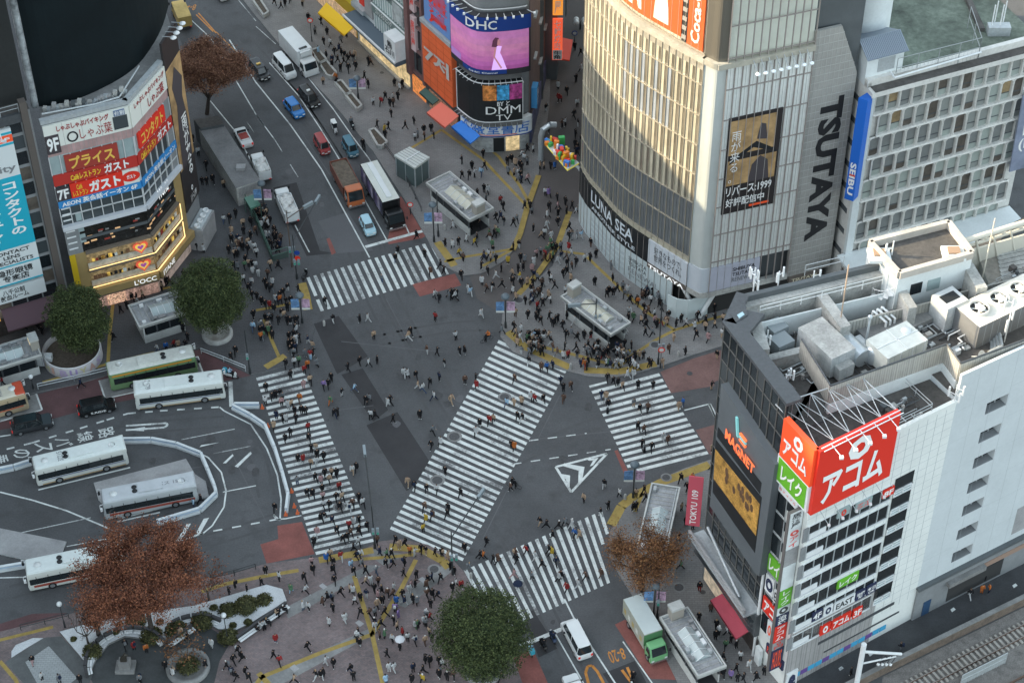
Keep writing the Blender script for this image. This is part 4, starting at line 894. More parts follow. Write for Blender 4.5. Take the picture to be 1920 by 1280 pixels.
for k in range(nq+1): u = FQ.L*k/nq; FQ.slab(b, u-.035, 4.5, u+.035, ZL+11, .05, .3, alu_d)
for k in range(0, nq*2+1): u = FQ.L*k/nq/2; FQ.slab(b, u-.02, ZB1, u+.02, ZL-.5, .05, .08, M('thin_seam', (.38, .38, .36)))
z = ZB1+.9
while z < ZL+12: FQ.slab(b, 0, z-.04, FQ.L, z+.04, .05, .22, alu_d); z += 4.25
FQ.slab(b, -.2, 4.2, FQ.L, ZB0, -.3, .3, roof_w)
b.build('glass_face', qf)
b = MB(); FQ.slab(b, 0, ZB0+.1, FQ.L*.62, ZB1, .06, .3, M('poster_lilac', (.42, .43, .50), .55, (.4, .06))); pb_ = b.build('poster_band', qf)
u_ = FQ.px(1350, 500)[0]
for t_, v0, v1, m_ in (('SHIBUYA', 7.6, 8.2, text_k), ('TSUTAYA', 6.8, 7.4, text_k), ('RENEWAL', 5.9, 6.6, MATS['grey_letters'])): FQ.text(pb_, t_, fr(FQ, FQ.L*.28, FQ.L*.56, v0, v1), m_, (0, 0, 1, 1), .33)
# big poster: plain generic picture with its words
pq = FQ.rect([(1366, 222), (1467, 200), (1448, 377), (1351, 403)])
b = MB(); FQ.plate(b, pq, .06, .24, M('poster_dark', (.025, .02, .02), .5)); po = b.build('poster', qf)
PB = lambda x0, y0, x1, y1, m_, d=.26: (lambda mb: (FQ.plate(mb, [(pq[0][0]+(pq[1][0]-pq[0][0])*x, pq[0][1]+(pq[2][1]-pq[0][1])*y) for x, y in ((x0, y0), (x1, y0), (x1, y1), (x0, y1))], .24, d, m_), mb.build('poster_print', po)))(MB())
tan = M('poster_tan', (.38, .24, .11), .6, (.4, .5)); PB(.02, .62, .9, .97, tan); PB(.04, .3, .96, .56, tan)
pbx = lambda x, y: FQ.P(pq[0][0]+(pq[1][0]-pq[0][0])*x, pq[0][1]+(pq[2][1]-pq[0][1])*y, .29)
mb = MB(); mb.poly([pbx(*p) for p in ((.05, .52), (.5, .66), (.95, .57), (.92, .6), (.55, .72), (.1, .58))], black_m); mb.poly([pbx(*p) for p in ((.45, .3), (.85, .3), (.8, .5), (.65, .56), (.5, .48))], M('poster_slate', (.06, .05, .055))); mb.poly([pbx(*p) for p in ((.55, .74), (.75, .72), (.7, .88), (.6, .9))], MATS['poster_slate']); mb.build('poster_print', po)
FQ.text(po, '雨が来る。', pq, text_w, (.07, .33, .25, .86), .3, True, .0); FQ.text(po, 'リバース:1999', pq, text_w, (.05, .19, .92, .29), .3); FQ.text(po, '好評配信中', pq, text_w, (.06, .07, .8, .16), .3)
FQ.slab(mb := MB(), pq[0][0]+3.5, pq[0][1]+.4, pq[0][0]+6, pq[0][1]+.7, .24, .27, red_o); mb.build('poster_print', po)
b = MB()     # lamps under the ledge
for k in range(8):
    u = FQ.L*(.28+.088*k); a = FQ.P(u, ZL, .4); e = FQ.P(u, ZL-.9, 1.9); b.tube(a, e, .05, steel, 5); b.lathe([(0, .2), (.28, .05), (.3, -.1), (0, -.12)], M('lamp_glass', (.8, .85, .88), .2), e, 8)
b.build('ledge_lamp', qf)
# bare grey panel with the upright name
zpt = hz(FPN.A, 60); zc = hz(FPN.B, 135)
uc = FPN.L*.55
b = MB(); FPN.plate(b, [(0, 4.2), (FPN.L, 4.2), (FPN.L, zc), (uc, zpt), (0, zpt)], -.4, 0, M('perforated_panel', (.30, .295, .275), .7, (.5, .1), fine=(10, .1)))
z = 5
while z < zpt:
    e = FPN.L if z < zc else uc+(FPN.L-uc)*(zpt-z)/(zpt-zc); FPN.slab(b, 0, z, e, z+.05, 0, .03, M('panel_line', (.40, .395, .38))); z += 1.05
for k in range(1, 10):
    u = FPN.L*k/10; top_ = zpt if u < uc else zpt-(u-uc)/(FPN.L-uc)*(zpt-zc); FPN.slab(b, u, 4.3, u+.05, top_, 0, .034, MATS['panel_line'])
pn = b.build('name_panel', qf)
tq = [FPN.px(*p) for p in ((1497, 446), (1547, 446), (1572, 186), (1528, 186))]
zt0, zt1 = FPN.px(1520, 450)[1], FPN.px(1553, 184)[1]
FPN.text(pn, 'TSUTAYA', [(FPN.L*.3, zt0), (FPN.L*.8, zt0), (FPN.L*.8, zt1), (FPN.L*.3, zt1)], text_k, (0, 0, 1, 1), .05, bold=.05, rot=90)
usign(FPN, qf, fr(FPN, .2, FPN.L*.75, 3.6, 4.2), M('sign_bronze', ()), 'TSUTAYA', M('warm_letters', (.75, .68, .5)), d=.5)
# drink posters on the recessed top storey
orange = M('poster_orange', (.52, .10, .028), .5); b = MB()
u1, u2, u3, u4 = QC.px(1160, 3)[0], QC.px(1277, 60)[0], QC.px(1289, 60)[0], s1-.4
QC.slab(b, s0, ZL+.25, s1, ZL+12, -.3, -.2, M('top_storey_glass', (.45, .42, .33), .3, (.4, .3)))
b.build('top_storey', qf)
b = MB(); QC.slab(b, u1, ZL+1.0, u2, ZL+11.5, -.2, .04, orange); o1 = b.build('poster', qf)
b = MB(); QC.slab(b, u3, ZL+.4, u4, ZL+11.5, -.2, .04, orange); o2 = b.build('poster', qf)
b = MB(); QC.slab(b, u2+.1, ZL+.6, u3-.1, ZL+11, -.2, .0, M('dim_recess', ())); 
for k in range(8): QC.slab(b, u2+.15, ZL+1+k*1.2, u3-.15, ZL+1.5+k*1.2, .0, .1, M('dim_letters', (.3, .28, .25)))
b.build('side_poster', qf)
cream = M('poster_cream', (.6, .58, .52), .5)
for uc_ in (u2-3.0, u2-7.2, u2-11):      # plain bottle silhouettes
    mb = MB(); prof = [(.0, 1.15), (.9, 1.1), (2.2, 1.0), (3.3, .82), (4.6, 1.12), (6.6, 1.2), (8.2, .7), (9.6, .5), (10.2, .5)]
    for (h0, a), (h1, c) in zip(prof, prof[1:]):
        mb.poly([QC.P(uc_-a, ZL+1.6+h0, .07), QC.P(uc_+a, ZL+1.6+h0, .07), QC.P(uc_+c, ZL+1.6+h1, .07), QC.P(uc_-c, ZL+1.6+h1, .07)], cream)
    mb.build('poster_print', o1)
    QC.text(o1, 'Coca-Cola', uc_-.9, ZL+6.8, uc_+.9, ZL+7.5, orange, .1, .0)
QC.text(o2, 'Coca-Cola', u3+.5, ZL+1.2, u4-.5, ZL+11, cream, .08, .03, rot=90)
# site hoarding at the foot of the corner
hw = thing('site_hoarding', 'low white folding hoarding panels round the foot of the store corner', 'hoarding', (*cor, 0))
b = MB()
hp = [G2(*p) for p in ((1249, 573), (1268, 598), (1300, 588)) ]
hp = [G2(*p) for p in ((1250, 590), (1267, 598), (1288, 601), (1325, 590), (1327, 580))]
for p, q in zip(hp, hp[1:]): wallseg(b, p, q, KH, 3.4, .12, M('pale_hoarding', (.55, .62, .62), .6, (.5, .08)), px=False)
b.build('panels', hw)
fb = thing('folding_barrier', 'row of white zigzag folding panels under the store overhang', 'barrier', (*G2(1390, 570), 0))
b = MB(); zz_ = [G2(1330+k*6.5, 582-k*1.9+(5 if k % 2 else 0)) for k in range(15)]
for p, q in zip(zz_, zz_[1:]): wallseg(b, p, q, KH, 2.6, .1, MATS['pale_hoarding'], px=False)
b.build('panels', fb)
# ---------------------------------------------------------------- department store with honeycomb windows
ZD = 33.0
DA = G2(1628, 153, ZD); DB = G2(1960, 66, ZD); FD = Face(DA, DB)
dep = thing('department_store', 'pale concrete department store with rows of rounded window frames and mossy roof', 'building', (DA.x, DA.y, 0))
dn = Vector((-FD.n.x, -FD.n.y)); concp = M('pale_concrete_frame', (.60, .59, .555), .75, (.4, .12), fine=(3, .1))
moss = M('mossy_roof', (.125, .15, .12), .95, (.22, .5), fine=(1.5, .3))
Bd = Vector(DB)
b = MB(); b.prism([DA, Bd, Bd+dn*60, DA+dn*60], 0, ZD-1, concp, moss)
b.prism([DA+dn*.1, DA+dn*.7, Bd+dn*.7, Bd+dn*.1], ZD-1, ZD, concp); b.prism([DA+dn*.1, DA+dn*30, DA+dn*30+FD.u.xy*.6, DA+dn*.1+FD.u.xy*.6], ZD-1, ZD-.4, concp)
b.build('wall', dep)
b = MB(); FD.slab(b, 0, ZD-1.6, FD.L, ZD-.9, 0, 1.2, concp); FD.slab(b, .4, ZD-.9, FD.L, ZD-.84, .0, 1.2, roof_d); b.build('cornice', dep)
nrow, ch, cw = 8, 3.22, 1.66; zt = ZD-1.7
ncol = int(FD.L/cw)
blinds = [M('cream_blind', (.25, .265, .25), .6, (.8, .1)), M('grey_blind', (.19, .2, .195), .6, (.8, .1)), M('pale_green_blind', (.32, .36, .33), .6, (.8, .1)), M('dim_window', (.10, .085, .07), .3, (1, .4)), M('warm_window', (.30, .22, .12), .4, (1, .4))]
rw = random.Random(4); cnt = 0; rest = MB(); dvis = []
def wcell(mb, u0, z0, mats):
    u1, z1 = u0+cw, z0+ch; a, e = .13, .24; d = .5
    ins = [(u0+a+e, z0+a+.1), (u1-a-e, z0+a+.1), (u1-a, z0+a+e), (u1-a, z1-a-e), (u1-a-e, z1-a), (u0+a+e, z1-a), (u0+a, z1-a-e), (u0+a, z0+a+e)]
    out = [(u0, z0), (u1, z0), (u1, z0), (u1, z1), (u1, z1), (u0, z1), (u0, z1), (u0, z0)]
    F_ = lambda p, dd: FD.P(p[0], p[1], dd)
    for i in range(8):
        j = (i+1) % 8
        o_ = [F_(ins[i], d), F_(out[i], d-.12)] + ([F_(out[j], d-.12)] if out[i] != out[j] else []) + [F_(ins[j], d)]
        mb.poly(o_, concp); mb.poly([F_(ins[i], d), F_(ins[j], d), F_(ins[j], .12), F_(ins[i], .12)], concp)
    m1, m2 = mats; zm = z0+ch*(.36 if m2 else .3)
    mb.poly([F_(p, .12) for p in ((u0+.1, z0+.1), (u1-.1, z0+.1), (u1-.1, zm), (u0+.1, zm))], m2 or m1); mb.poly([F_(p, .12) for p in ((u0+.1, zm), (u1-.1, zm), (u1-.1, z1-.1), (u0+.1, z1-.1))], m1)
    FD.slab(mb, u0+.2, zm-.04, u1-.2, zm+.04, .12, .2, grey_d)
    mb.tube(FD.P(u0, z0, d-.05), FD.P(u1, z0, d-.05), .14, concp, 6, caps=False)
for r in range(nrow):
    rowm = rw.choice(blinds[:3])
    for c in range(-1, ncol):
        u0 = 1.0+c*cw+(cw/2 if r % 2 else 0); z0 = zt-(r+1)*ch
        if u0 < .3 or u0+cw > FD.L-.2: continue
        m1 = rw.choice([rowm, rowm, rowm, blinds[1], blinds[3], blinds[4] if r < 2 else blinds[0]]); m2 = rw.choice([None, None, blinds[2], blinds[0], blinds[3] if m1 is not blinds[3] else None])
        if c in (9, 10) and (c == 9) == (r % 2 == 1): m1 = m2 = blinds[2]
        x_, y_ = proj(FD.P(u0+cw/2, z0+ch/2, .5)); inv = x_ < 1935 and y_ > 0
        if inv and cnt < 100: mb = MB(); wcell(mb, u0, z0, (m1, m2)); mb.build('window', dep); cnt += 1
        else: wcell(rest, u0, z0, (m1, m2))
tag(rest.build('windows', dep), kind='stuff')
b = MB(); zb_ = zt-nrow*ch
FD.slab(b, 0, zb_-.5, FD.L, zb_+.05, 0, 1.1, concp)
for k in range(ncol): FD.slab(b, .6+k*cw, zb_-1.1, 1.0+k*cw, zb_-.5, 0, .9, concp)
FD.slab(b, 0, zb_-.5, .95, zt, 0, .5, white_w)
b.build('soffit', dep)
FDL = Face(DA+dn*22, DA)
b = MB()
for r in range(8):
    for k in range(2): FDL.slab(b, 14.5+k*4, zt-(r+.66)*ch, 17.5+k*4, zt-(r+.42)*ch, .0, .06, grey_d)
b.build('side_window', dep)
# blue blade sign on the store corner
bsn = MB(); bu = 0.2; z0, z1 = FD.px(1600, 372, 1.0)[1], FD.px(1618, 186, 1.0)[1]
blue = M('bright_blue', (.012, .13, .55), .4); bsn.prism([FD.P(bu-1.6, 0, .6).xy, FD.P(bu-.9, 0, 1.5).xy, FD.P(bu+.1, 0, .9).xy, FD.P(bu-.2, 0, .1).xy], z0, z1, blue); so2 = bsn.build('blade_sign', dep)
FBS = Face(FD.P(bu-1.6, 0, .6).xy, FD.P(bu-.9, 0, 1.5).xy)
FBS.text(so2, 'SEIBU', fr(FBS, .2, FBS.L-.2, z0+.8, z0+5.6), text_w, (0, 0, 1, 1), .03, rot=90, bold=.03)
mb = MB(); FBS.slab(mb, .2, z0+3.6, FBS.L-.2, z0+3.9, 0, .03, red_s); mb.build('red_stripe', so2)
# hanging poster on the right
usign(FD, dep, [FD.px(*p, 1.2) for p in ((1892, 322), (1950, 305), (1960, 170), (1918, 180))], M('poster_blue_grey', (.22, .25, .33), .5, (.3, .3)), '12.\n(lin', text_w, (.15, .25, .8, .6), d=1.3, d0=1.1)
# street canopy with arches below
b = MB(); cz = 11.5; FCN = Face(G2(1545, 612, cz), G2(1895, 383, cz)); FCN = Face(Vector(FD.P(-1, 0, 4.2).xy), Vector(FD.P(FD.L, 0, 4.2).xy))
cz1 = FCN.px(1700, 487)[1]
FCN.slab(b, 0, cz1-.35, FCN.L, cz1, -4, .3, white_w); FCN.slab(b, 0, 0, 1.0, cz1-.35, -1, .2, white_w); FCN.slab(b, FCN.L*.62, 0, FCN.L*.66, cz1-.35, -1, .2, white_w); FCN.slab(b, 1.0, 0, FCN.L*.62, cz1-.4, -3.9, -3.7, M('brown_recess', (.12, .085, .06), .8))
b.build('street_arcade', dep)
# roof things
hut = thing('roof_hut', 'small white roof hut under a blue corrugated gable roof', 'roof hut', RP(1640, 120, ZD), RZA)
hA = math.atan2(FD.u.y, FD.u.x); hut.rotation_euler.z = hA
b = MB(); b.box(-2.4, -2, -1, 2.4, 2.2, 2.8, white_w); b.box(-.9, -2.03, .4, 1.3, -2, 2.2, steel); b.build('wall', hut, False)
b = MB(); cb = M('blue_corrugated', (.22, .26, .31), .5)
for k in range(24):
    x = -2.7+k*.225; b.geo([(x, -2.5, 2.7), (x+.15, -2.5, 2.7), (x+.15, -.2, 4.1), (x, -.2, 4.1), (x, -2.5, 2.82), (x+.15, -2.5, 2.82), (x+.15, -.2, 4.22), (x, -.2, 4.22)], [(3, 2, 1, 0), (4, 5, 6, 7), (0, 1, 5, 4), (1, 2, 6, 5), (2, 3, 7, 6), (3, 0, 4, 7)], cb)
b.geo([(-2.7, -2.5, 2.7), (2.7, -2.5, 2.7), (2.7, -.2, 4.1), (-2.7, -.2, 4.1), (2.7, 2.6, 2.7), (-2.7, 2.6, 2.7)], [(0, 1, 2, 3), (3, 2, 4, 5)], cb); b.geo([(-2.41, -2, 2.7), (-2.41, 2.2, 2.7), (-2.41, -.2, 4)], [(0, 1, 2)], white_w); b.build('roof', hut, False)
mf = thing('roof_fence', 'wire mesh fence round the mossy department store roof', 'fence', RP(1750, 120, ZD)); b = MB()
mesh_m = M('fence_wire', (.3, .32, .32), .6)
rail(b, [G2(1680, 137, ZD), G2(1836, 98, ZD), G2(1816, 40, ZD)], ZD-1, 3.0, mesh_m, 2.4, .05); rail(b, [G2(1680, 137, ZD), G2(1836, 98, ZD)], ZD-1, 1.6, mesh_m, .5, .012); b.build('mesh_panels', mf)
rr2 = thing('roof_rail', 'low white pipe rail near the corner of the department store roof', 'railing', RP(1620, 145, ZD)); b = MB(); rail(b, [G2(1614, 133, ZD), G2(1628, 152, ZD)], ZD-1, 1.2, white_m, 1.2); b.path([RP(1664, 125, ZD), RP(1677, 146, ZD), RP(1840, 98, ZD)], .12, white_m); b.build('rails', rr2)
vt = thing('roof_vents', 'cluster of thin white vent pipes on the far mossy roof', 'vents', RP(1875, 50, ZD)); b = MB()
for k in range(4): b.tube((k*.5-1, (k % 2)*.8, -1), (k*.5-1, (k % 2)*.8, 3), .08, white_m, 6)
b.box(-1.4, -.6, -1, 1.2, .6, .2, steel); b.build('pipes', vt, False)
cst = MB(); cst.prism([G2(x, y, ZD+9) for x, y in ((1582, -70), (1642, -70), (1645, -20), (1585, -20))], ZD-1, ZD+9, white_w); ct = thing('stair_tower', 'curved white stair tower rising from the mossy roof', 'tower', RP(1610, 40, ZD))
cst = MB(); cst.lathe([(3.2, 0), (3.2, 14)], white_w, (0, 0, -1), 20); cst.poly([(3.2*math.cos(k*.314), 3.2*math.sin(k*.314), 13) for k in range(20)], roof_g); cst.build('tower_wall', ct, False); ct.location = RP(1612, 70, ZD)
pz_ = ZD-.97
rp = MB(); rp.prism([G2(1835, 60, ZD-1), G2(1790, -40, ZD-1), G2(1800, -40, ZD-1), G2(1846, 60, ZD-1)], ZD-1, ZD-.5, roof_d); rp.build('roof_gutter', dep)
# ================================================================ shopping street row (top middle)
RA, RB = G2(560, -30), G2(897, 286)
FR = Face(RA, RB); rn_ = Vector((-FR.n.x, -FR.n.y))
CR_ = G2(988, 279)
def lot(name, label, cat, u0, u1, h, wallm, depth=14, d=0):
    t = thing(name, label, cat, FR.P(u0, 0)); b = MB()
    a, c = FR.P(u0, 0, d).xy, FR.P(u1, 0, d).xy; b.prism([a, c, c+rn_*depth, a+rn_*depth], 0, h, wallm, roof_g); b.build('wall', t); return t
ux = lambda x, y: FR.px(x, y)[0]
uY0, uY1 = 0, ux(672, 86); uG1 = ux(765, 178); uN1 = ux(800, 205); uO1 = ux(852, 243); uC = FR.L
# bright yellow drugstore end
ly = lot('drugstore', 'yellow fronted drugstore with a big yellow awning on the shopping pavement', 'shop building', uY0, uY1, 26, Mc('yellow_wall', 205, 175, 50, .8))
b = MB(); yel = Mc('yellow_awning', 250, 200, 30, .85, rough=.7); awn(ly, [(612, 5), (663, 51), (645, 66), (596, 24)], 4.8, 3.4, yel)
b = MB(); FR.slab(b, .3, .2, uY1-.3, 3.2, 0, .1, M('lit_shop', (.5, .34, .2), .6, (2, .6), emit=.14)); FR.slab(b, .3, 5.4, uY1-.2, 7.6, 0, .15, Mc('yellow_sign', 240, 215, 60, .85)); b.build('shop_front', ly)
b = MB(); 
for k in range(5): FR.slab(b, .5, 8.6+3.5*k, uY1-3, 10.6+3.5*k, 0, .06, glass_m)
b.build('windows', ly)
usign(FR, ly, fr(FR, uY1-2.3, uY1-.8, 7.8, 14), M('dark_blade', (.03, .03, .04)), '紳士服', text_w, vertical=True, d=1.0)
# white block with a slim red sign
lw = lot('white_shop_block', 'narrow white block with an upright red sign beside the yellow drugstore', 'shop building', uY1+.05, uY1+5.5, 26, white_w)
usign(FR, lw, fr(FR, uY1+1.7, uY1+3.0, 7.4, 16), red_s, '焼肉寿司', text_w, vertical=True, d=.3); 
b = MB(); FR.slab(b, uY1+3.4, 6.6, uY1+5.4, 26, 0, .4, conc); FR.slab(b, uY1+.1, 6.3, uY1+3.4, 7.0, 0, .8, steel); b.build('bay', lw)
# glass bank-like block with green-grey bands
uW = uY1+5.55
lg = lot('glass_shop_block', 'pale glass shop block with green-grey sign bands above lit shop windows', 'shop building', uW, uG1+1.2, 27, grey_w)
b = MB(); gl = M('aqua_glass', (.36, .45, .44), .2, (.4, .15)); bandm = M('green_grey_band', (.15, .20, .19), .6)
for k in range(5):
    z = 5.6+4.1*k; FR.slab(b, uW+.1, z, uG1+1.0, z+2.6, 0, .15, gl); FR.slab(b, uW, z+2.6, uG1+1.2, z+4.1, 0, .45, bandm)
    n = 14
    for j in range(n+1): u = uW+.1+(uG1+.9-uW)*j/n; FR.slab(b, u-.04, z, u+.04, z+2.6, .15, .25, white_m)
    FR.slab(b, uW, z+3.95, uG1+1.2, z+4.1, .45, .6, white_m)
b.build('glass_front', lg)
FR.text(lg, 'アスモンディースクリニック', fr(FR, uW+1.0, uG1-2.4, 12.5, 13.4), text_k, (0, 0, 1, 1), .48); FR.text(lg, 'ストレスクリニック', fr(FR, uW+1.0, uG1-2.8, 8.4, 9.3), text_w, (0, 0, 1, 1), .48)
b = MB(); FR.slab(b, uY1+.4, 4.7, uG1+1.0, 5.5, 0, 2.3, M('blue_black_canopy', (.09, .12, .15), .6)); FR.slab(b, uY1+.4, 5.3, uG1+1.0, 5.6, 2.3, 2.5, white_m); FR.slab(b, uY1+.8, .3, uG1+.8, 4.3, 0, .1, M('gold_lit_shop', (.62, .46, .24), .5, (1.2, .6), emit=.2)); FR.slab(b, uY1+.6, 0, uG1+.8, .35, 0, .5, roof_w); b.build('shop_front', lg)
def boxsign(t, u0, u1, z0, z1, d0, d1, mat, txt, tm, **k):
    b = MB(); FR.slab(b, u0, z0, u1, z1, d0, d1, mat); o = b.build('sign', t); FR.text(o, txt, fr(FR, u0, u1, z0, z1), tm, k.get('box', (.1, .15, .9, .85)), d1+.03, k.get('vertical', False), .02)
boxsign(lg, uG1-1.8, uG1+1.2, 5.6, 9.0, .2, 2.4, white_m, '鮨\n石川', text_k)
usign(FR, lg, fr(FR, uG1-2.3, uG1+.4, 10.2, 13.2), M('portrait_poster', (.35, .38, .38), .6, (.9, .5)), d=.5); usign(FR, lg, fr(FR, uG1-2.2, uG1+.2, 14.6, 17.8), white_m, 'O', red_s, (.35, .4, .65, .65), d=.5); usign(FR, lg, fr(FR, uG1+.3, uG1+2.2, 18.2, 26), white_m, '遊文', text_k, vertical=True, d=.8)
# narrow red-brown building
ln = lot('narrow_block', 'narrow red-brown framed block with upright white signs', 'shop building', uG1+1.25, uN1+.6, 28, grey_d)
rb_ = M('red_brown_frame', (.17, .09, .085), .6)
b = MB(); FR.slab(b, uG1+1.3, 3.5, uG1+2.2, 28, 0, .8, rb_); FR.slab(b, uN1, 3.5, uN1+.5, 28, 0, .5, rb_)
for k in range(6): FR.slab(b, uG1+2.2, 4+4*k, uN1, 4.3+4*k, 0, .4, rb_); FR.slab(b, uG1+2.9, 4.6+4*k, uN1-.2, 7.4+4*k, 0, .1, glass_d)
b.build('frame', ln)
for k in range(2): usign(FR, ln, fr(FR, uG1+2.4, uG1+3.6, 8+6.5*k, 13.6+6.5*k), M('pale_pink_sign', (.55, .42, .42)), '居酒屋', red_s, vertical=True, d=.5)
b = MB(); FR.slab(b, uG1+1.6, .2, uN1, 3.2, 0, .1, M('orange_lit_shop', (.75, .25, .07), .5, (2, .6), emit=.14)); b.build('shop_front', ln)
b = MB(); gn = Mc('green_awning', 60, 90, 82, .9); awn(ln, [(797, 164), (823, 187), (811, 196), (786, 173)], 3.5, 2.8, gn)
# orange sign block and the rounded screen corner
lo = lot('orange_sign_block', 'block clad in a tall orange sign with metal lettering under a blue upright sign', 'shop building', uN1+.65, uO1+1.2, 20, grey_d)
og = Mc('orange_cladding', 240, 112, 62, .8, rough=.6, noise=(.5, .1))
b = MB(); zo0, zo1 = 4.8, FR.px(835, 62)[1]-.5; FR.slab(b, uN1+.9, zo0, uO1+1.1, zo1, 0, .8, og)
for k in range(1, 9): FR.slab(b, uN1+.9, zo0+(zo1-zo0)*k/9, uO1+1.1, zo0+(zo1-zo0)*k/9+.04, .8, .82, Mc('orange_seam', 190, 80, 45, .8))
for k in range(1, 4): u = uN1+.9+(uO1-uN1)*k/4; FR.slab(b, u, zo0, u+.04, zo1, .8, .82, MATS['orange_seam'])
o_ = b.build('orange_sign', lo); FR.text(o_, '7저', fr(FR, uN1+1.2, uO1+.9, zo0+(zo1-zo0)*.42, zo0+(zo1-zo0)*.68), M('metal_letters', (.6, .6, .58), .4, metal=.3), (.05, 0, .95, 1), .95, bold=.03)
b = MB(); FR.slab(b, uN1+.8, zo1, uO1+1.2, zo1+.6, 0, 1.0, steel); FR.slab(b, uN1+1.6, zo1+.8, uO1+1.2, zo1+9, 0, .7, Mc('sky_blue_sign', 110, 150, 210, .8)); o_ = b.build('blue_sign', lo)
FR.text(o_, '個室居酒屋', fr(FR, uN1+2.2, uO1+.8, zo1+1.2, zo1+8.8), red_s, (.1, 0, .9, 1), .75, True, .02)
b = MB(); sal = Mc('salmon_awning', 235, 120, 100, .85, rough=.8); awn(lo, [(827, 191), (860, 217), (834, 239), (800, 211)], 4.2, 3.0, sal)
b = MB(); FR.slab(b, uN1+1, .2, uO1+1, 3.2, 0, .1, M('fruit_stall', (.3, .16, .1), .7, (3, .7), emit=.1)); b.build('shop_front', lo)
# rounded corner
uS = uO1+1.3
pA = FR.P(uS, 0, 0).xy; pB = FR.P(uC, 0, 0).xy
cv = smooth([pA, pA.lerp(pB, .55), pB+Vector((.5, .1)), pB.lerp(CR_, .5)+Vector((.0, -.3)), CR_+Vector((-.3, -.05)), CR_+Vector((.25, .9))], 4)
DC = Curve(cv)
FBR = Face(CR_+Vector((.25, .9)), G2(1040, 60))
dh = thing('screen_corner_building', 'rounded corner building with a pink sunset screen over a bookshop', 'building', (*pB, 0))
b = MB(); b.prism([p+Vector((.1, .35)) for p in cv]+[FBR.B.xy, FBR.B.xy+Vector((-8, 4)), pA+rn_*10], 0, 26, grey_w, roof_g)
b.build('wall', dh)
b = MB(); FBR.slab(b, 0, 3.5, FBR.L, 26, 0, .12, M('red_brown_brick', (.17, .12, .11), .8, (.4, .2), brick=(1.2, (.15, .105, .1), (.1, .08, .08)))); 
for k in range(9): FBR.slab(b, 3.5+(k % 3)*5, 5+k*2.2, 5.2+(k % 3)*5, 5.2+k*2.2, .12, .5, steel)
FBR.slab(b, .3, .1, FBR.L, 3.4, 0, .35, M('blue_purple_shutter', (.10, .11, .2), .6, (1, .4))); b.build('brick_side', dh)
usign(FBR, dh, fr(FBR, 1.6, 3.0, 5, 8.4), Mc('light_blue_sign', 80, 165, 225, .8), '駐輪', text_w, vertical=True, d=.9)
def dpx(x, y): return DC.px(x, y)
uD0, uD1 = DC.px(846, 110)[0], DC.px(986, 90)[0]
uD0 = max(uD0, .1); uD1 = min(uD1, DC.L-.4)
zS0, zS1 = DC.px(915, 123)[1], DC.px(915, 52)[1]; zS2 = DC.px(915, 28)[1]; zSb = DC.px(915, 130)[1]
b = MB(); DC.slab(b, uD0, zSb-.3, uD1, zS2+.3, 0, 1.0, M('screen_casing', (.03, .03, .035), .5)); so3 = b.build('video_screen', dh)
# the sunset: sky and sea bands, sun glitter, a standing figure in a lilac dress
hS = zS1-zS0
cols_ = [(.0, .10, (.62, .25, .55)), (.10, .22, (.75, .33, .68)), (.22, .36, (.85, .42, .70)), (.36, .5, (.92, .52, .72)), (.5, .64, (.95, .60, .72)), (.64, .8, (.90, .56, .75)), (.8, 1.0, (.86, .52, .78))]
for i_, (a, c, col) in enumerate(cols_):
    mb = MB(); DC.slab(mb, uD0+.15, zS0+hS*a, uD1-.15, zS0+hS*c, 1.0, 1.03, M('sunset_%s' % 'abcdefg'[i_], (col[0]*.72, col[1]*.42, col[2]*.62), .4, emit=.04, noise=(.8, .15))); mb.build('screen_picture', so3)
mb = MB(); DC.slab(mb, uD0+.15, zS0, uD0+2.4, zS0+hS*.17, 1.03, 1.04, M('violet_sand', (.28, .15, .38), .5, emit=.15)); mb.build('screen_picture', so3)
um_ = DC.px(925, 90)[0]; dress = M('lilac_dress', (.62, .38, .80), .5, emit=.2); skin_s = M('screen_skin', (.45, .2, .22), .5, emit=.14); hair_s = M('screen_hair', (.10, .03, .06), .5, emit=.1)
def blob(pts, m_, d): mb = MB(); mb.poly([DC.P(um_+x, zS0+hS*y, d) for x, y in pts], m_); mb.build('screen_picture', so3)
blob([(-.3, .0), (1.6, .0), (1.0, .35), (.75, .45), (1.0, .62), (.2, .64), (.15, .45)], dress, 1.07); blob([(.1, .6), (.35, .6), (.15, .35), (1.0, .06), (.85, .02), (-.05, .35)], skin_s, 1.09); blob([(-.25, .62), (.3, .6), (.75, .72), (.6, .84), (.2, .86), (-.1, .78)], hair_s, 1.08); blob([(.4, .66), (.75, .66), (.8, .78), (.5, .82)], skin_s, 1.1)
b = MB(); DC.slab(b, uD0, zS1+.05, uD1, zS2+.2, 1.0, 1.06, Mc('royal_blue', 20, 62, 140, .9)); o_ = b.build('screen_header', so3); DC.text(o_, 'DHC', DC.px(886, 40)[0], zS1+.45, DC.px(930, 40)[0], zS2-.15, text_w, 1.2)
b = MB(); DC.slab(b, DC.px(880, 120)[0], zSb-.1, DC.px(948, 125)[0], zS0-.06, 1.0, 1.06, MATS['royal_blue']); o_ = b.build('screen_footer', so3); DC.text(o_, 'DHC Channel', DC.px(891, 122)[0], zSb+.1, DC.px(931, 126)[0], zS0-.25, text_w, 1.2)
b = MB()
for k in range(12): u = uD0+(uD1-uD0)*k/11; p, e = DC.P(u, zS2+.3, .3), DC.P(u, zS2+.6, 1.8); b.tube(p, e, .05, white_m, 5); b.obox(e-Vector((.15, .15, .1)), (.3, 0, 0), (0, .3, 0), (0, 0, .25), white_m)
DC.slab(b, uD0, zS2+.9, uD1, zS2+1.0, .2, .3, white_m); b.build('screen_lamps', dh)
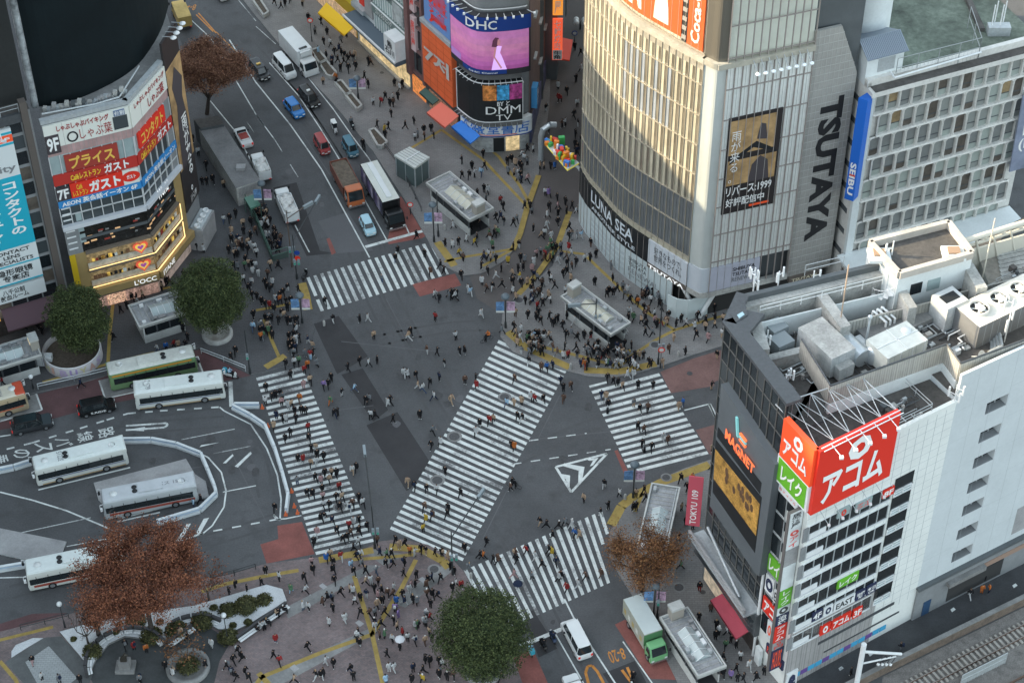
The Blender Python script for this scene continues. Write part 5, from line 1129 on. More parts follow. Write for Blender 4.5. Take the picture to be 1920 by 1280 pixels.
b = MB(); uE0, uE1 = DC.px(868, 170)[0], DC.px(976, 170)[0]; zE0, zE1 = DC.px(915, 221)[1], DC.px(915, 150)[1]
DC.slab(b, uE0, zE0, uE1, zE1, 0, .9, black_m); DC.slab(b, uE0-.05, zE0-.1, uE1+.05, zE0, .8, 1.0, white_m); 
for k in range(2): u = (uE0-.05, uE1)[k]; DC.slab(b, u, zE0, u+.05, zE1, .8, 1.0, white_m)
so4 = b.build('poster_screen', dh)
uM0, uM1 = DC.px(908, 180)[0], DC.px(976, 180)[0]; hE = zE1-zE0
cx = (uM1-uM0)/3
for k, (c1, c2) in enumerate((((.55, .2, .05), (.75, .4, .1)), ((.05, .3, .55), (.3, .65, .8)), ((.35, .05, .2), (.5, .12, .3)))):
    mb = MB(); DC.slab(mb, uM0+cx*k, zE0+hE*.56, uM0+cx*(k+1)-.05, zE1-.3, .9, .93, M('mask_poster_%s' % 'abc'[k], c1, .5, (1.4, .9), emit=.02)); mb.build('screen_picture', so4)
DC.text(so4, 'BY と', uM0+cx*1.0, zE0+hE*.43, uM0+cx*2.0, zE0+hE*.56, text_w, 1.12); DC.text(so4, 'DMM', uM0+.3, zE0+hE*.22, uM1-.3, zE0+hE*.42, text_w, 1.12, .0); DC.text(so4, 'TV', uM0+cx*.9, zE0+hE*.05, uM0+cx*2.1, zE0+hE*.2, text_w, 1.12, .0)
b = MB(); DC.slab(b, uE0, zE1+.3, uE1, zSb-.4, .1, .5, M('grey_mesh_band', (.12, .12, .12), .7, (1, .2))); DC.slab(b, uE0, zE1+.1, uE1, zE1+.2, 1.0, 1.1, white_m); DC.slab(b, uE0, zE0-.9, uE1, zE0-.3, .1, .9, MATS['grey_mesh_band'])
for k in range(14): u = uE0+(uE1-uE0)*k/13; b.tube(DC.P(u, zE1+.25, .5), DC.P(u, zE1+.15, 1.5), .035, white_m, 5); b.tube(DC.P(u, zE0-.3, .5), DC.P(u, zE0-.5, 1.5), .035, steel, 5)
b.build('lamp_rail', dh)
zK0, zK1 = 3.3, 5.9; uK = DC.px(872, 235)[0]
b = MB(); DC.slab(b, uK, zK0, DC.L-.6, zK1, 0, .7, white_m); DC.slab(b, uK, zK0-.15, DC.L-.6, zK0, 0, .75, MATS['royal_blue']); o_ = b.build('shop_sign', dh); DC.text(o_, '大盛堂書店', uK+.5, zK0+.35, DC.L-1.0, zK1-.4, Mc('sign_blue', 50, 120, 205, .8), .86, .005)
DC.slab(mb := MB(), uK+2, zK0+.12, DC.L-2.4, zK0+.2, .7, .74, red_s); mb.build('red_line', o_)
b = MB(); DC.slab(b, uK+.2, .2, DC.L-.5, 3.1, 0, .2, M('bookshop_front', (.36, .37, .36), .6, (1.5, .4))); DC.slab(b, DC.px(948, 270)[0], .3, DC.px(973, 270)[0], 2.8, .2, .26, MATS['gold_lit_shop']); DC.slab(b, DC.px(925, 270)[0], .3, DC.px(945, 270)[0], 2.6, .2, .26, black_m); b.build('shop_front', dh)
b = MB(); blu = Mc('blue_awning', 45, 125, 215, .85, rough=.7); awn(dh, [(866, 225), (900, 254), (882, 269), (846, 237)], 4.0, 2.9, blu)
# lane side behind the corner building: upright lit signs and awning
lb = thing('lane_shop', 'shop in the lane with upright orange restaurant signs and a red awning', 'shop building', (*G2(1040, 100), 0))
LP0 = G2(1044, 150); FLn = Face(LP0, LP0+Vector((2.2, 22)))
b = MB(); b.prism([LP0+Vector((-5, 0)), LP0, FLn.B.xy, FLn.B.xy+Vector((-6, 0))], 0, 22, grey_d, roof_g); b.build('wall', lb)
b = MB(); b.obox((LP0.x-.7, LP0.y-.4, 11.2), (1.4, 0, 0), (0, .35, 0), (0, 0, 9), M('orange_light_sign', (.9, .33, .05), .5, emit=.2)); o_ = b.build('sign', lb)
lettering('お三千屋', bil([Vector((LP0.x-.45, LP0.y-.43, 11.5)), Vector((LP0.x+.45, LP0.y-.43, 11.5)), Vector((LP0.x+.45, LP0.y-.43, 20)), Vector((LP0.x-.45, LP0.y-.43, 20))]), text_w, o_, True)
b = MB(); b.obox((LP0.x-.7, LP0.y-.8, 4.0), (1.4, 0, 0), (0, .35, 0), (0, 0, 6.8), M('red_light_sign', (.85, .12, .05), .5, emit=.2)); o_ = b.build('sign', lb)
lettering('七輪焼肉', bil([Vector((LP0.x-.45, LP0.y-.83, 5.8)), Vector((LP0.x+.45, LP0.y-.83, 5.8)), Vector((LP0.x+.45, LP0.y-.83, 10.6)), Vector((LP0.x-.45, LP0.y-.83, 10.6))]), text_w, o_, True)
b = MB(); b.obox((LP0.x-.65, LP0.y-.86, 4.1), (1.3, 0, 0), (0, .03, 0), (0, 0, 1.6), text_w); o2 = b.build('sign_panel', o_); lettering('牛角', bil([Vector((LP0.x-.5, LP0.y-.9, 4.2)), Vector((LP0.x+.5, LP0.y-.9, 4.2)), Vector((LP0.x+.5, LP0.y-.9, 5.6)), Vector((LP0.x-.5, LP0.y-.9, 5.6))]), text_k, o_, True)
b = MB(); rda = Mc('red_awning', 225, 75, 50, .85); q_ = [Vector((*G2(1046, 110, 3.4), 3.4)), Vector((*G2(1068, 113, 2.6), 2.6)), Vector((*G2(1074, 75, 2.6), 2.6)), Vector((*G2(1050, 70, 3.4), 3.4))]
b.geo(q_+[p-Vector((0, 0, .2)) for p in q_], [(0, 1, 2, 3), (7, 6, 5, 4), (0, 4, 5, 1), (1, 5, 6, 2)], rda); b.build('awning', lb)
lb2 = thing('lane_building', 'dark far lane building behind the red awning', 'shop building', (*G2(1070, -20), 0)); p_ = G2(1062, 30); b = MB(); b.prism([p_+Vector((-9, 0)), p_, p_+Vector((2, 30)), p_+Vector((-9, 30))], 0, 9, grey_d, roof_d); b.build('wall', lb2)
# ================================================================ left buildings
KL, KK, KR, KP = G2(152, 588), G2(299, 548), G2(358, 472), G2(381, 430)
F1, F2, F3 = Face(KL, KK), Face(KK, KR), Face(KR, KP)
ZL_ = hz(KK, 195)
lbld = thing('restaurant_tower', 'kinked restaurant tower with red and white sign bands above a gold lit shop', 'building', (*KK, 0))
lback = Vector((-.4, 1)).normalized()*16
core = [KL, KK, KR, KP, KP+Vector((-6, 20)), KL+Vector((-5, 22))]
b = MB(); b.prism(core, 0, ZL_, grey_w, roof_g)
wm = M('white_metal_frame', (.55, .56, .56), .5, (.5, .1))
for F_ in (F1, F2): F_.slab(b, -.1, ZL_, F_.L+.1, ZL_+.5, -.6, .1, steel)
b.build('wall', lbld)
zz1 = lambda x, y: F1.px(x, y)[1]
# storey bands measured on the near half
Z9t = ZL_; h9 = 3.1
bands = [(ZL_-3.4, ZL_-.2, 'w'), (ZL_-4.7, ZL_-3.5, 'pink'), (ZL_-7.4, ZL_-4.7, 'win'), (ZL_-9.0, ZL_-7.4, 'red'), (ZL_-11.2, ZL_-9.0, 'win2'), (ZL_-12.3, ZL_-11.2, 'blue'), (ZL_-15, ZL_-12.3, 'win3'), (ZL_-15.6, ZL_-15, 'edge')]
pinkm = M('pink_brick', (.42, .27, .26), .7, (.8, .15), brick=(1.3, (.38, .24, .23), (.3, .25, .24))); creamw = M('cream_sign', (.68, .69, .63), .55); bluem = Mc('office_blue', 50, 140, 205, .85)
def band(F_):
    b = MB(); L_ = F_.L
    for z0, z1, k in bands:
        if k == 'w': F_.slab(b, 0, z0, L_, z1, 0, .25, creamw)
        elif k == 'pink': F_.slab(b, 0, z0, L_, z1, 0, .12, pinkm)
        elif k == 'red': F_.slab(b, 0, z0, L_, z1, 0, .2, Mc('dark_red_band', 190, 50, 40, .85))
        elif k == 'blue': F_.slab(b, 0, z0, L_, z1, 0, .28, bluem)
        elif k == 'edge': F_.slab(b, -.1, z0, L_+.1, z1, -.2, .6, M('white_edge', (.55, .57, .6), .5))
        else:
            F_.slab(b, 0, z0, L_, z1, 0, .06, glass_p if k == 'win' else glass_m)
            n = int(L_/1.2)
            for j in range(n+1): F_.slab(b, L_*j/n-.05, z0, L_*j/n+.05, z1, .06, .2, wm)
            if k == 'win3': F_.slab(b, 0, (z0+z1)/2, L_, (z0+z1)/2+.1, .06, .2, wm)
    for j in range(1, int(L_/2.2)): F_.slab(b, j*2.2-.02, ZL_-3.4, j*2.2+.02, ZL_-.2, .25, .27, M('thin_seam', ()))
    b.build('sign_bands', lbld)
band(F1); band(F2)
dred = Mc('shabu_red', 150, 30, 32); brick_r = Mc('brick_red_sign', 165, 60, 48, .85); gold_t = Mc('gold_letters', 235, 190, 85, .9); yel_t = Mc('yellow_letters', 245, 205, 60, .9)
L1, L2 = F1.L, F2.L
F1.text(lbld, 'しゃぶしゃぶバイキング', fr(F1, L1*.15, L1*.76, ZL_-1.3, ZL_-.45), dred, (0, 0, 1, 1), .3, bold=.03); F1.text(lbld, 'しゃぶ葉', fr(F1, L1*.4, L1*.78, ZL_-3.1, ZL_-1.6), dred, (0, 0, 1, 1), .3, bold=.0)
F1.text(lbld, '○', fr(F1, L1*.25, L1*.38, ZL_-3.2, ZL_-1.7), text_k, (0, 0, 1, 1), .3)
usign(F1, lbld, fr(F1, 0, L1*.16, ZL_-4.2, ZL_-1.6), M('dark_brown_sign', (.05, .04, .045)), '9F', text_w, d=.32, bold=.03)
usign(F1, lbld, fr(F1, L1*.8, L1*.97, ZL_-3.0, ZL_-1.2), glass_m, d=.3); usign(F1, lbld, fr(F1, L1*.82, L1*.95, ZL_-1.1, ZL_-.3), M('grey_blue_sign', (.14, .19, .29)), '個別', text_w, d=.34)
usign(F1, lbld, fr(F1, L1*.17, L1*.8, ZL_-7.2, ZL_-4.9), brick_r, 'プライス', gold_t, d=.34, bold=.03)
F1.text(lbld, 'Caféレストラン', fr(F1, L1*.2, L1*.56, ZL_-8.7, ZL_-7.8), yel_t, (0, 0, 1, 1), .25, bold=.03); F1.text(lbld, 'ガスト', fr(F1, L1*.6, L1*.9, ZL_-8.8, ZL_-7.5), text_w, (0, 0, 1, 1), .25, bold=.04)
o_ = usign(F1, lbld, fr(F1, L1*.17, L1*.8, ZL_-11.2, ZL_-9.1), red_s, 'ガスト', text_w, (.35, .12, .95, .9), d=.34, bold=.05); F1.text(o_, 'Café\nレストラン', fr(F1, L1*.19, L1*.37, ZL_-11, ZL_-9.3), yel_t, (0, 0, 1, 1), .4, bold=.02)
o_ = usign(F1, lbld, fr(F1, L1*.8, L1*.99, ZL_-11.2, ZL_-9.1), creamw, d=.34); mb = MB(); mb.poly([F1.P(L1*.895+1.1*math.cos(a*.35), ZL_-10.1+.75*math.sin(a*.35), .37) for a in range(18)], red_s); mb.build('red_disc', o_); F1.text(o_, 'ガスト', fr(F1, L1*.84, L1*.95, ZL_-10.4, ZL_-9.8), text_w, (0, 0, 1, 1), .4, bold=.03)
usign(F1, lbld, fr(F1, 0, L1*.16, ZL_-11.2, ZL_-9.3), M('dark_brown_sign', ()), '7F', text_w, d=.34, bold=.03)
F1.text(lbld, 'AEON 英会話イーオン 6F', fr(F1, L1*.04, L1*.95, ZL_-12.15, ZL_-11.35), text_w, (0, 0, 1, 1), .33, bold=.03)
F2.text(lbld, 'しゃぶしゃぶバイキング', fr(F2, L2*.1, L2*.95, ZL_-1.3, ZL_-.5), dred, (0, 0, 1, 1), .3, bold=.03); F2.text(lbld, 'しゃぶ葉', fr(F2, L2*.45, L2*.9, ZL_-3.1, ZL_-1.7), dred, (0, 0, 1, 1), .3)
usign(F2, lbld, fr(F2, L2*.08, L2*.82, ZL_-7.0, ZL_-4.8), red_s, 'コンタクト', gold_t, d=.34, bold=.03)
F2.text(lbld, 'Caféレストラン', fr(F2, L2*.08, L2*.5, ZL_-8.8, ZL_-7.7), yel_t, (0, 0, 1, 1), .25, bold=.03); F2.text(lbld, 'ガスト', fr(F2, L2*.55, L2*.95, ZL_-8.8, ZL_-7.6), text_w, (0, 0, 1, 1), .25, bold=.04); F2.text(lbld, 'AEON 英会話イーオン', fr(F2, L2*.05, L2*.95, ZL_-12.15, ZL_-11.35), text_w, (0, 0, 1, 1), .33, bold=.03)
# open dark restaurant floors, then the gold lit boutique floors
zD1, zD0 = ZL_-15.6, 9.6
for F_, a, c in ((F1, .18, 1.0), (F2, .0, .8)):
    b = MB(); F_.slab(b, F_.L*a, zD0, F_.L*c, zD1-.4, .0, .06, M('dark_interior', (.018, .017, .016), .15, (2, .6), spec=.7)); F_.slab(b, F_.L*a, (zD0+zD1)/2-.25, F_.L*c, (zD0+zD1)/2+.15, .06, .14, grey_d)
    r9 = random.Random(len(F_.__dict__))
    for k in range(16): u = F_.L*(a+(c-a)*r9.random()); z = zD0+.8+(zD1-zD0-2)*r9.random(); F_.slab(b, u, z, u+.3+.5*r9.random(), z+.25, .06, .08, r9.choice([conc_d, brick_r, M('warm_glint', (.5, .3, .15), .5, emit=.2)]))
    b.build('restaurant_windows', lbld)
b = MB(); F2.slab(b, F2.L*.8, zD0, F2.L, zD1+15, 0, .1, grey_w); b.build('grey_panel', lbld); b = MB(); F1.slab(b, 0, zD0, F1.L*.18, zD1, 0, .1, grey_w)
for k in range(8): F1.slab(b, .2, zD0+.8+k*.9, 1.3, zD0+1.0+k*.9, .1, .14, white_m)
for k in range(3): F1.slab(b, 1.7, zD0+1.5+k*1.7, 2.4, zD0+2.8+k*1.7, .1, .13, glass_p)
b.build('grey_panel', lbld)
F2.text(lbld, 'World', fr(F2, F2.L*.3, F2.L*.6, 13, 14.6), M('lit_letters', ()), (0, 0, 1, 1), .4, bold=.03)
ochre = M('ochre_panel', (.34, .24, .10), .6, (.4, .15)); lit = M('gold_lit_floor', (.42, .28, .13), .5, (.9, .6), emit=.03, fine=(3, .6)); strip = M('light_strip', (.95, .62, .26), .5, emit=.45)
b = MB(); F1.slab(b, 0, 0, F1.L*.07, 9.6, 0, .3, Mc('yellow_column', 215, 180, 25, .8)); F1.slab(b, F1.L*.07, 3.2, F1.L*.2, 9.6, 0, .16, ochre); F2.slab(b, F2.L*.8, 3.2, F2.L, 13.5, 0, .16, ochre); F1.slab(b, F1.L*.2, 2.9, F1.L+.2, 3.9, 0, 1.0, ochre); F2.slab(b, -.2, 2.9, F2.L, 3.9, 0, 1.0, ochre); F1.slab(b, F1.L*.12, 2.6, F1.L+.1, 2.9, 0, .9, M('shop_fascia_brown', (.16, .13, .1))); F2.slab(b, -.1, 2.6, F2.L, 2.9, 0, .9, MATS['shop_fascia_brown']); b.build('gold_panels', lbld)
hearts = [M('heart_red', (.7, .10, .05), .5, emit=.14), M('heart_gold', (.75, .5, .1), .5, emit=.14), M('heart_violet', (.25, .06, .22), .5, emit=.2)]
for z0, z1 in ((4.1, 6.5), (6.95, 9.4)):
    b = MB()
    F1.slab(b, F1.L*.2, z0, F1.L, z1, 0, .05, lit); F2.slab(b, 0, z0, F2.L*.8, z1, 0, .05, lit); F1.slab(b, F1.L*.2, z0, F1.L, z0+.9, .3, .34, M('counter_cream', (.5, .45, .36), .6, (1.5, .35))); F2.slab(b, 0, z0, F2.L*.8, z0+.9, .3, .34, MATS['counter_cream'])
    b.build('lit_floor', lbld)
    b = MB(); F1.slab(b, F1.L*.2, z0-.05, F1.L+.2, z0+.03, .5, .58, strip); F2.slab(b, -.2, z0-.05, F2.L*.8, z0+.04, .5, .62, strip); F2.slab(b, F2.L*.8, z0, F2.L*.81, z1, .5, .6, strip); F1.slab(b, F1.L*.2, z1-.02, F1.L+.1, z1+.3, 0, .5, M('shop_fascia_brown', ())); F2.slab(b, -.1, z1-.02, F2.L*.8, z1+.3, 0, .5, MATS['shop_fascia_brown']); b.build('light_strip', lbld)
    for i_, sc_ in enumerate((1.0, .7, .4)):
        cu, cz = F1.L*.86, (z0+z1)/2+.1; pts = []
        for a in range(16):
            t = a*.3927; x = .062*16*math.sin(t)**3; y = .062*(13*math.cos(t)-5*math.cos(2*t)-2*math.cos(3*t)-math.cos(4*t)); pts.append(F1.P(cu-x*sc_, cz+y*sc_*1.05, .36+.02*i_))
        mb = MB(); mb.poly(pts, hearts[i_]); mb.build('heart_display', lbld)
    r9 = random.Random(int(z0*10)); mb = MB()
    for F_, a_, c_ in ((F1, .22, .8), (F2, .05, .78)):      # counter seats and hanging displays
        for k in range(16): u = F_.L*(a_+(c_-a_)*r9.random()); h = r9.uniform(.3, .6); F_.slab(mb, u, z0+.9, u+h*.8, z0+.9+h, .1, .2, r9.choice([black_m, black_m, brick_r, creamw, hearts[1], M('warm_brown', (.2, .1, .05))]))
        F_.slab(mb, F_.L*a_, z1-.35, F_.L*c_, z1-.2, .06, .12, M('warm_brown', (.2, .1, .05)))
    mb.build('shop_interior', lbld)
F1.text(lbld, "L'OCC", fr(F1, F1.L*.7, F1.L*.98, 3.05, 3.8), M('lit_letters', ()), (0, 0, 1, 1), 1.04, bold=.02); F2.text(lbld, 'ITANE', fr(F2, F2.L*.02, F2.L*.36, 3.05, 3.8), MATS['lit_letters'], (0, 0, 1, 1), 1.04, bold=.02)
b = MB(); F1.slab(b, F1.L*.2, .15, F1.L, 2.6, 0, .08, M('boutique_front', (.4, .25, .2), .6, (1.6, .7), emit=.14, fine=(4, .5))); F2.slab(b, 0, .15, F2.L, 2.6, 0, .08, M('marble_front', (.36, .28, .24), .6, (1.2, .4), emit=.1)); F1.slab(b, F1.L*.35, .3, F1.L*.58, 2.4, .08, .2, M('bright_display', (.75, .45, .3), .5, (4, .9), emit=.14, fine=(7, .8))); b.build('shop_front', lbld)
# tall picture on the street side: plain generic figure shapes with its words
zP1 = hz(KR, 96)+1; b = MB(); F3.slab(b, 0, 6.5, F3.L, zP1, 0, .3, M('poster_dark', ())); F3.slab(b, 0, 13, F3.L, zP1-4, .3, .33, tan); po3 = b.build('poster', lbld)
mb = MB(); mb.poly([F3.P(F3.L*x, 13+(zP1-17)*y, .36) for x, y in ((.15, 0), (.85, 0), (.9, .35), (.75, .62), (.9, .78), (.5, .95), (.2, .8), (.35, .6), (.2, .3))], MATS['poster_slate']); mb.build('poster_print', po3)
F3.text(po3, '雨が来る。', fr(F3, F3.L*.45, F3.L*.8, 8.5, 20), text_w, (0, 0, 1, 1), .4, True)
F3.text(po3, 'リバース:1999', fr(F3, F3.L*.35, F3.L*.75, 7, 8.2), text_w, (0, 0, 1, 1), .4)
b = MB(); F3.slab(b, .2, .2, F3.L, 3.6, 0, 1.9, conc); F3.slab(b, .4, 3.6, F3.L-.2, 3.8, .2, 1.7, steel)
for k in range(4): b.lathe([(.4, 0), (.4, .25), (.3, .25), (.3, .1), (0, .1)], white_m, F3.P(.8+k*(F3.L-1.4)/3, 3.8, 1.0), 10)
b.build('kiosk', lbld)
b = MB()
for k in range(4): e = F3.P(F3.L*(.25+.22*k), zP1+.4, 1.4); b.tube(F3.P(F3.L*(.25+.22*k), zP1+.3, 0), e, .05, steel, 5); b.lathe([(0, .2), (.4, .0), (.4, -.1), (0, -.15)], white_m, e, 8)
b.build('poster_lamp', lbld)
# dark sheeted drum on the roof
drum_px = [(66, 200), (100, 198), (150, 184), (195, 164), (232, 143), (262, 118), (288, 82), (306, 46), (316, 10)]
dp = [G2(x, y, ZL_) for x, y in drum_px]
drum = thing('roof_screen', 'huge dark curved sheeted screen drum standing on the restaurant tower roof', 'roof screen', (*dp[3], ZL_))
dark_sheet = M('dark_sheeting', (.0045, .009, .011), .85, (.15, .3), spec=.2)
b = MB(); dcv = Curve(smooth(dp, 3)); dcv.slab(b, 0, ZL_, dcv.L, ZL_+21, -.3, 0, dark_sheet)
bk = [dp[-1]+Vector((-3, 14)), dp[0]+Vector((-2, 24))]
Face(dp[0]+Vector((-2, 24)), dp[0]).slab(b, 0, ZL_, 24, ZL_+21, -.3, 0, dark_sheet); b.prism([p for p in dcv.p]+bk, ZL_+20.6, ZL_+21, dark_sheet); b.build('sheeting', drum)
b = MB(); b.tube(Vector((*dp[0], ZL_)), Vector((*dp[0], ZL_+21)), .45, M('flaking_white_edge', (.3, .32, .33), .8, (.9, .7)), 6); b.build('edge_post', drum)
rp = thing('roof_plant', 'small pipes and boxes along the edge under the dark drum', 'roof plant', (*G2(150, 205, ZL_), ZL_)); b = MB(); r4 = random.Random(8)
for k in range(26):
    t = k/25; x = 85+t*150; y = 209-t*t*32; p = RP(x, y, ZL_); h = .4+.9*r4.random(); b.prism([(p.x-.2, p.y-.2), (p.x+.25, p.y-.2), (p.x+.25, p.y+.3), (p.x-.2, p.y+.3)], ZL_, ZL_+h, r4.choice([steel, conc, grey_d, roof_w]))
b.path([RP(80, 222, ZL_)+Vector((0, 0, .6)), RP(180, 203, ZL_)+Vector((0, 0, .6)), RP(225, 190, ZL_)+Vector((0, 0, .6)), RP(262, 132, ZL_)+Vector((0, 0, .6))], .12, steel, 6)
b.build('boxes', rp)
# neighbouring block on the far left
NA, NB = G2(-220, 700), G2(138, 592); FN_ = Face(NA, NB); ZN = hz(G2(100, 600), 212)
nbl = thing('contact_lens_building', 'grey block at the left edge with a tall turquoise contact lens sign', 'building', (*NB, 0))
nn = Vector((-FN_.n.x, -FN_.n.y)); b = MB(); b.prism([NA, NB, NB+nn*20, NA+nn*20], 0, ZN, grey_w, roof_d); b.build('wall', nbl)
b = MB(); up_ = FN_.L
for k in range(12):
    z = 4.4+k*2.25
    if z+2 > ZN: break
    for j in range(12): u0 = up_-1.2-(j+1)*1.9; FN_.slab(b, u0+.08, z, u0+1.8, z+1.75, 0, .06, [glass_d, glass_m, M('dim_window', ())][(k*5+j*3) % 7 % 3])
FN_.slab(b, up_-40, ZN-1.2, up_-1, ZN, 0, .4, steel_d)
b.build('windows', nbl)
b = MB(); FN_.slab(b, up_-1.1, 3, up_-.3, ZN+1.5, -.3, .6, M('brown_steel_post', (.10, .085, .075), .6)); b.build('corner_post', nbl)
teal = Mc('turquoise', 35, 175, 200, .85, rough=.5)
tu0, tu1 = FN_.px(0, 455)[0]-1.8, FN_.px(93, 545)[0]-.4
tu1 = up_-2.6; tu0 = tu1-6.6
zt = lambda x, y: FN_.px(x, y, .5)[1]
pz = [zt(60, 238), zt(62, 258), zt(66, 316), zt(84, 447), zt(90, 478), zt(95, 512)]
signm = M('sign_white', (.62, .66, .66), .5)
b = MB(); FN_.slab(b, tu0, pz[5], tu1, pz[0]+.6, 0, .5, signm); ts = b.build('tall_sign', nbl)
mb = MB(); FN_.slab(mb, tu0, pz[1]+.3, tu1, pz[0]-.2, .5, .53, red_o); FN_.slab(mb, tu0, pz[1]-.1, tu1, pz[1]+.2, .5, .53, teal); FN_.slab(mb, tu0, pz[0]-.1, tu1, pz[0]+.2, .5, .53, teal); FN_.slab(mb, tu0, pz[3], tu1, pz[2]-.2, .5, .53, teal); FN_.slab(mb, tu0, pz[4]-.1, tu1, pz[4]+.1, .5, .53, teal); FN_.slab(mb, tu0, pz[5], tu1, pz[5]+.2, .5, .53, teal); mb.build('sign_bands', ts)
T_ = lambda t_, a, c, z0, z1, m_, **k: FN_.text(ts, t_, fr(FN_, tu0+6.6*a, tu0+6.6*c, z0, z1), m_, (0, 0, 1, 1), .56, **k)
T_('ール5F', .3, .95, pz[1]+.5, pz[0]-.45, text_w, bold=.03); T_('O', .28, .7, pz[2]+2.0, pz[1]-.6, teal, bold=.05); T_('eyecity', .1, .95, pz[2]+.3, pz[2]+1.5, M('grey_letters', ()))
T_('コンタクトの', .62, .9, pz[3]+1.8, pz[2]-.9, text_w, vertical=True, bold=.03); T_('アイシティ', .2, .52, pz[3]+1.2, pz[2]-1.2, text_w, vertical=True, bold=.03)
T_('CONTACT\nLENS\nSPECIALISTS', .15, .9, pz[4]+.3, pz[3]-.3, text_k); T_('隐形眼镜\n专卖店', .2, .85, pz[5]+.5, pz[4]-.4, text_k)
usign(FN_, nbl, fr(FN_, tu0+.6, tu1, pz[5]-2.6, pz[5]-.4), signm, '八千公前\n献血ルーム', text_k, (.08, .15, .65, .9), d=.5)
b = MB(); 
for k in range(2): FN_.slab(b, tu0-2.6, 5+k*2.9, tu0-.5, 7.2+k*2.9, 0, .5, red_s); FN_.slab(b, tu0-2.3, 5.3+k*2.9, tu0-.8, 6.9+k*2.9, .5, .53, glass_m)
b.build('red_frame_sign', nbl)
b = MB(); FN_.slab(b, up_-20, 3.3, up_-8.8, 4.2, 0, .8, M('amber_fascia', (.75, .4, .08), .5, (2, .3), emit=.25)); FN_.slab(b, up_-20, .2, up_-1, 3.0, 0, .05, M('dim_shop', ())); FN_.slab(b, up_-14, .4, up_-12.6, 2.4, .05, .3, Mc('pink_poster', 215, 50, 110, .85)); b.build('shop_front', nbl)
b = MB(); mar = Mc('maroon_canopy', 92, 68, 76, .9); a0, a1 = up_-8.4, up_-.6
b.geo([FN_.P(a0, 4.4, .1), FN_.P(a1, 4.4, .1), FN_.P(a1, 3.0, 2.6), FN_.P(a0, 3.0, 2.6), FN_.P(a0, 4.2, .1), FN_.P(a1, 4.2, .1), FN_.P(a1, 2.8, 2.6), FN_.P(a0, 2.8, 2.6)], [(3, 2, 1, 0), (4, 5, 6, 7), (0, 4, 7, 3), (1, 2, 6, 5), (2, 3, 7, 6)], mar); b.build('awning', nbl)
d2 = thing('roof_screen', 'dark brown sheeted screen wall on the roof at the far left edge', 'roof screen', (*G2(20, 200, ZN), ZN)); b = MB(); a, c = G2(-90, 222, ZN), G2(62, 186, ZN); Fd = Face(a, c); Fd.slab(b, 0, ZN, Fd.L-.7, ZN+24, -.3, 0, M('brown_sheeting', (.014, .016, .016), .8, (.12, .35), fine=(2, .15))); b.build('sheeting', d2)
rl = thing('roof_railing', 'thin railing and lamp arms on the grey block above the turquoise sign', 'railing', (*G2(30, 235, ZN), ZN)); b = MB(); rail(b, [FN_.P(up_-14, 0, .2).xy, FN_.P(up_-1.2, 0, .2).xy], ZN, 1.2, steel, 2)
for k in range(3): e = FN_.P(tu0+.8+k*2.2, pz[0]+.2, 2.2); b.tube(FN_.P(tu0+.8+k*2.2, ZN, .2), e, .05, white_m, 5); b.obox(e, (.4, 0, 0), (0, .3, 0), (0, 0, .2), white_m)
b.build('rails', rl)
# ---------------------------------------------------------------- railway on the right
def wline(b, px, z0, z1, w, mat):
    for a, c in zip(px, px[1:]): wallseg(b, G2(*a), G2(*c), z0, z1, w, mat, px=False)
b = MB(); bal = M('ballast', (.16, .15, .14), .95, (1.2, .3), fine=(8, .35)); patchz(b, [(1655, 1268), (1960, 1118), (2100, 1250), (1960, 1420), (1640, 1420)], bal, .02); tag(b.build('railway_bed'), kind='structure')
b = MB(); wallm_ = M('rail_wall', (.15, .115, .09), .9, (.5, .35), fine=(4, .2)); wline(b, [(1560, 1312), (1600, 1290), (1655, 1262), (1960, 1112)], 0, 1.3, .35, wallm_); wline(b, [(1560, 1310), (1655, 1261), (1960, 1111)], 1.3, 1.42, .5, conc_d)
w = thing('railway_wall', 'low weathered wall between the dark service lane and the tracks', 'wall', (*G2(1760, 1205), 0)); b.build('wall', w)
tk = thing('railway_track', 'pair of rusty rails on pale sleepers in grey ballast', 'railway track', (*G2(1800, 1240), 0))
rA, rB = [G2(1668, 1301), G2(1960, 1152)], [G2(1712, 1296), G2(1960, 1172)]
dA = (rA[1]-rA[0]).normalized(); nA = Vector((-dA.y, dA.x))
for off in (0, -1.25):
    b = MB(); p, q = rA[0]+nA*off, rA[1]+nA*off; line_w(b, p, q, .09, M('rail_top', (.3, .27, .25), .35, metal=.6), .36); wallseg(b, p, q, .1, .35, .12, M('rail_rust', (.12, .075, .055), .8), px=False); b.build('rail', tk)
b = MB(); n = int((rA[1]-rA[0]).length/.62)
for k in range(n):
    c = rA[0]+dA*(k*.62)+nA*-.62; b.obox((*(c-nA*1.15-dA*.13), .02), (*(nA*2.3), 0), (*(dA*.26), 0), (0, 0, .16), M('sleeper', (.33, .31, .28), .9, (2, .2)))
tag(b.build('sleepers', tk), kind='stuff')
tk2 = thing('railway_track', 'second dark track at the bottom right corner', 'railway track', (*G2(1900, 1270), 0)); b = MB()
for off in (-5.2, -6.4): wallseg(b, rA[0]+nA*off, rA[1]+nA*off, .05, .35, .12, MATS['rail_rust'], px=False)
b.build('rail', tk2)
lf = thing('track_fence', 'row of pale mesh fence panels beside the track', 'fence', (*G2(1850, 1245), 0)); b = MB(); rail(b, [G2(1800, 1285), G2(1884, 1243)], 0, 1.8, steel, 2.0, .05); rail(b, [G2(1800, 1285), G2(1884, 1243)], 0, .9, steel, .35, .02); wline(b, [(1800, 1285), (1884, 1243)], .1, 1.7, .02, M('fence_panel', (.30, .32, .32), .7, (3, .15))); b.build('panels', lf)
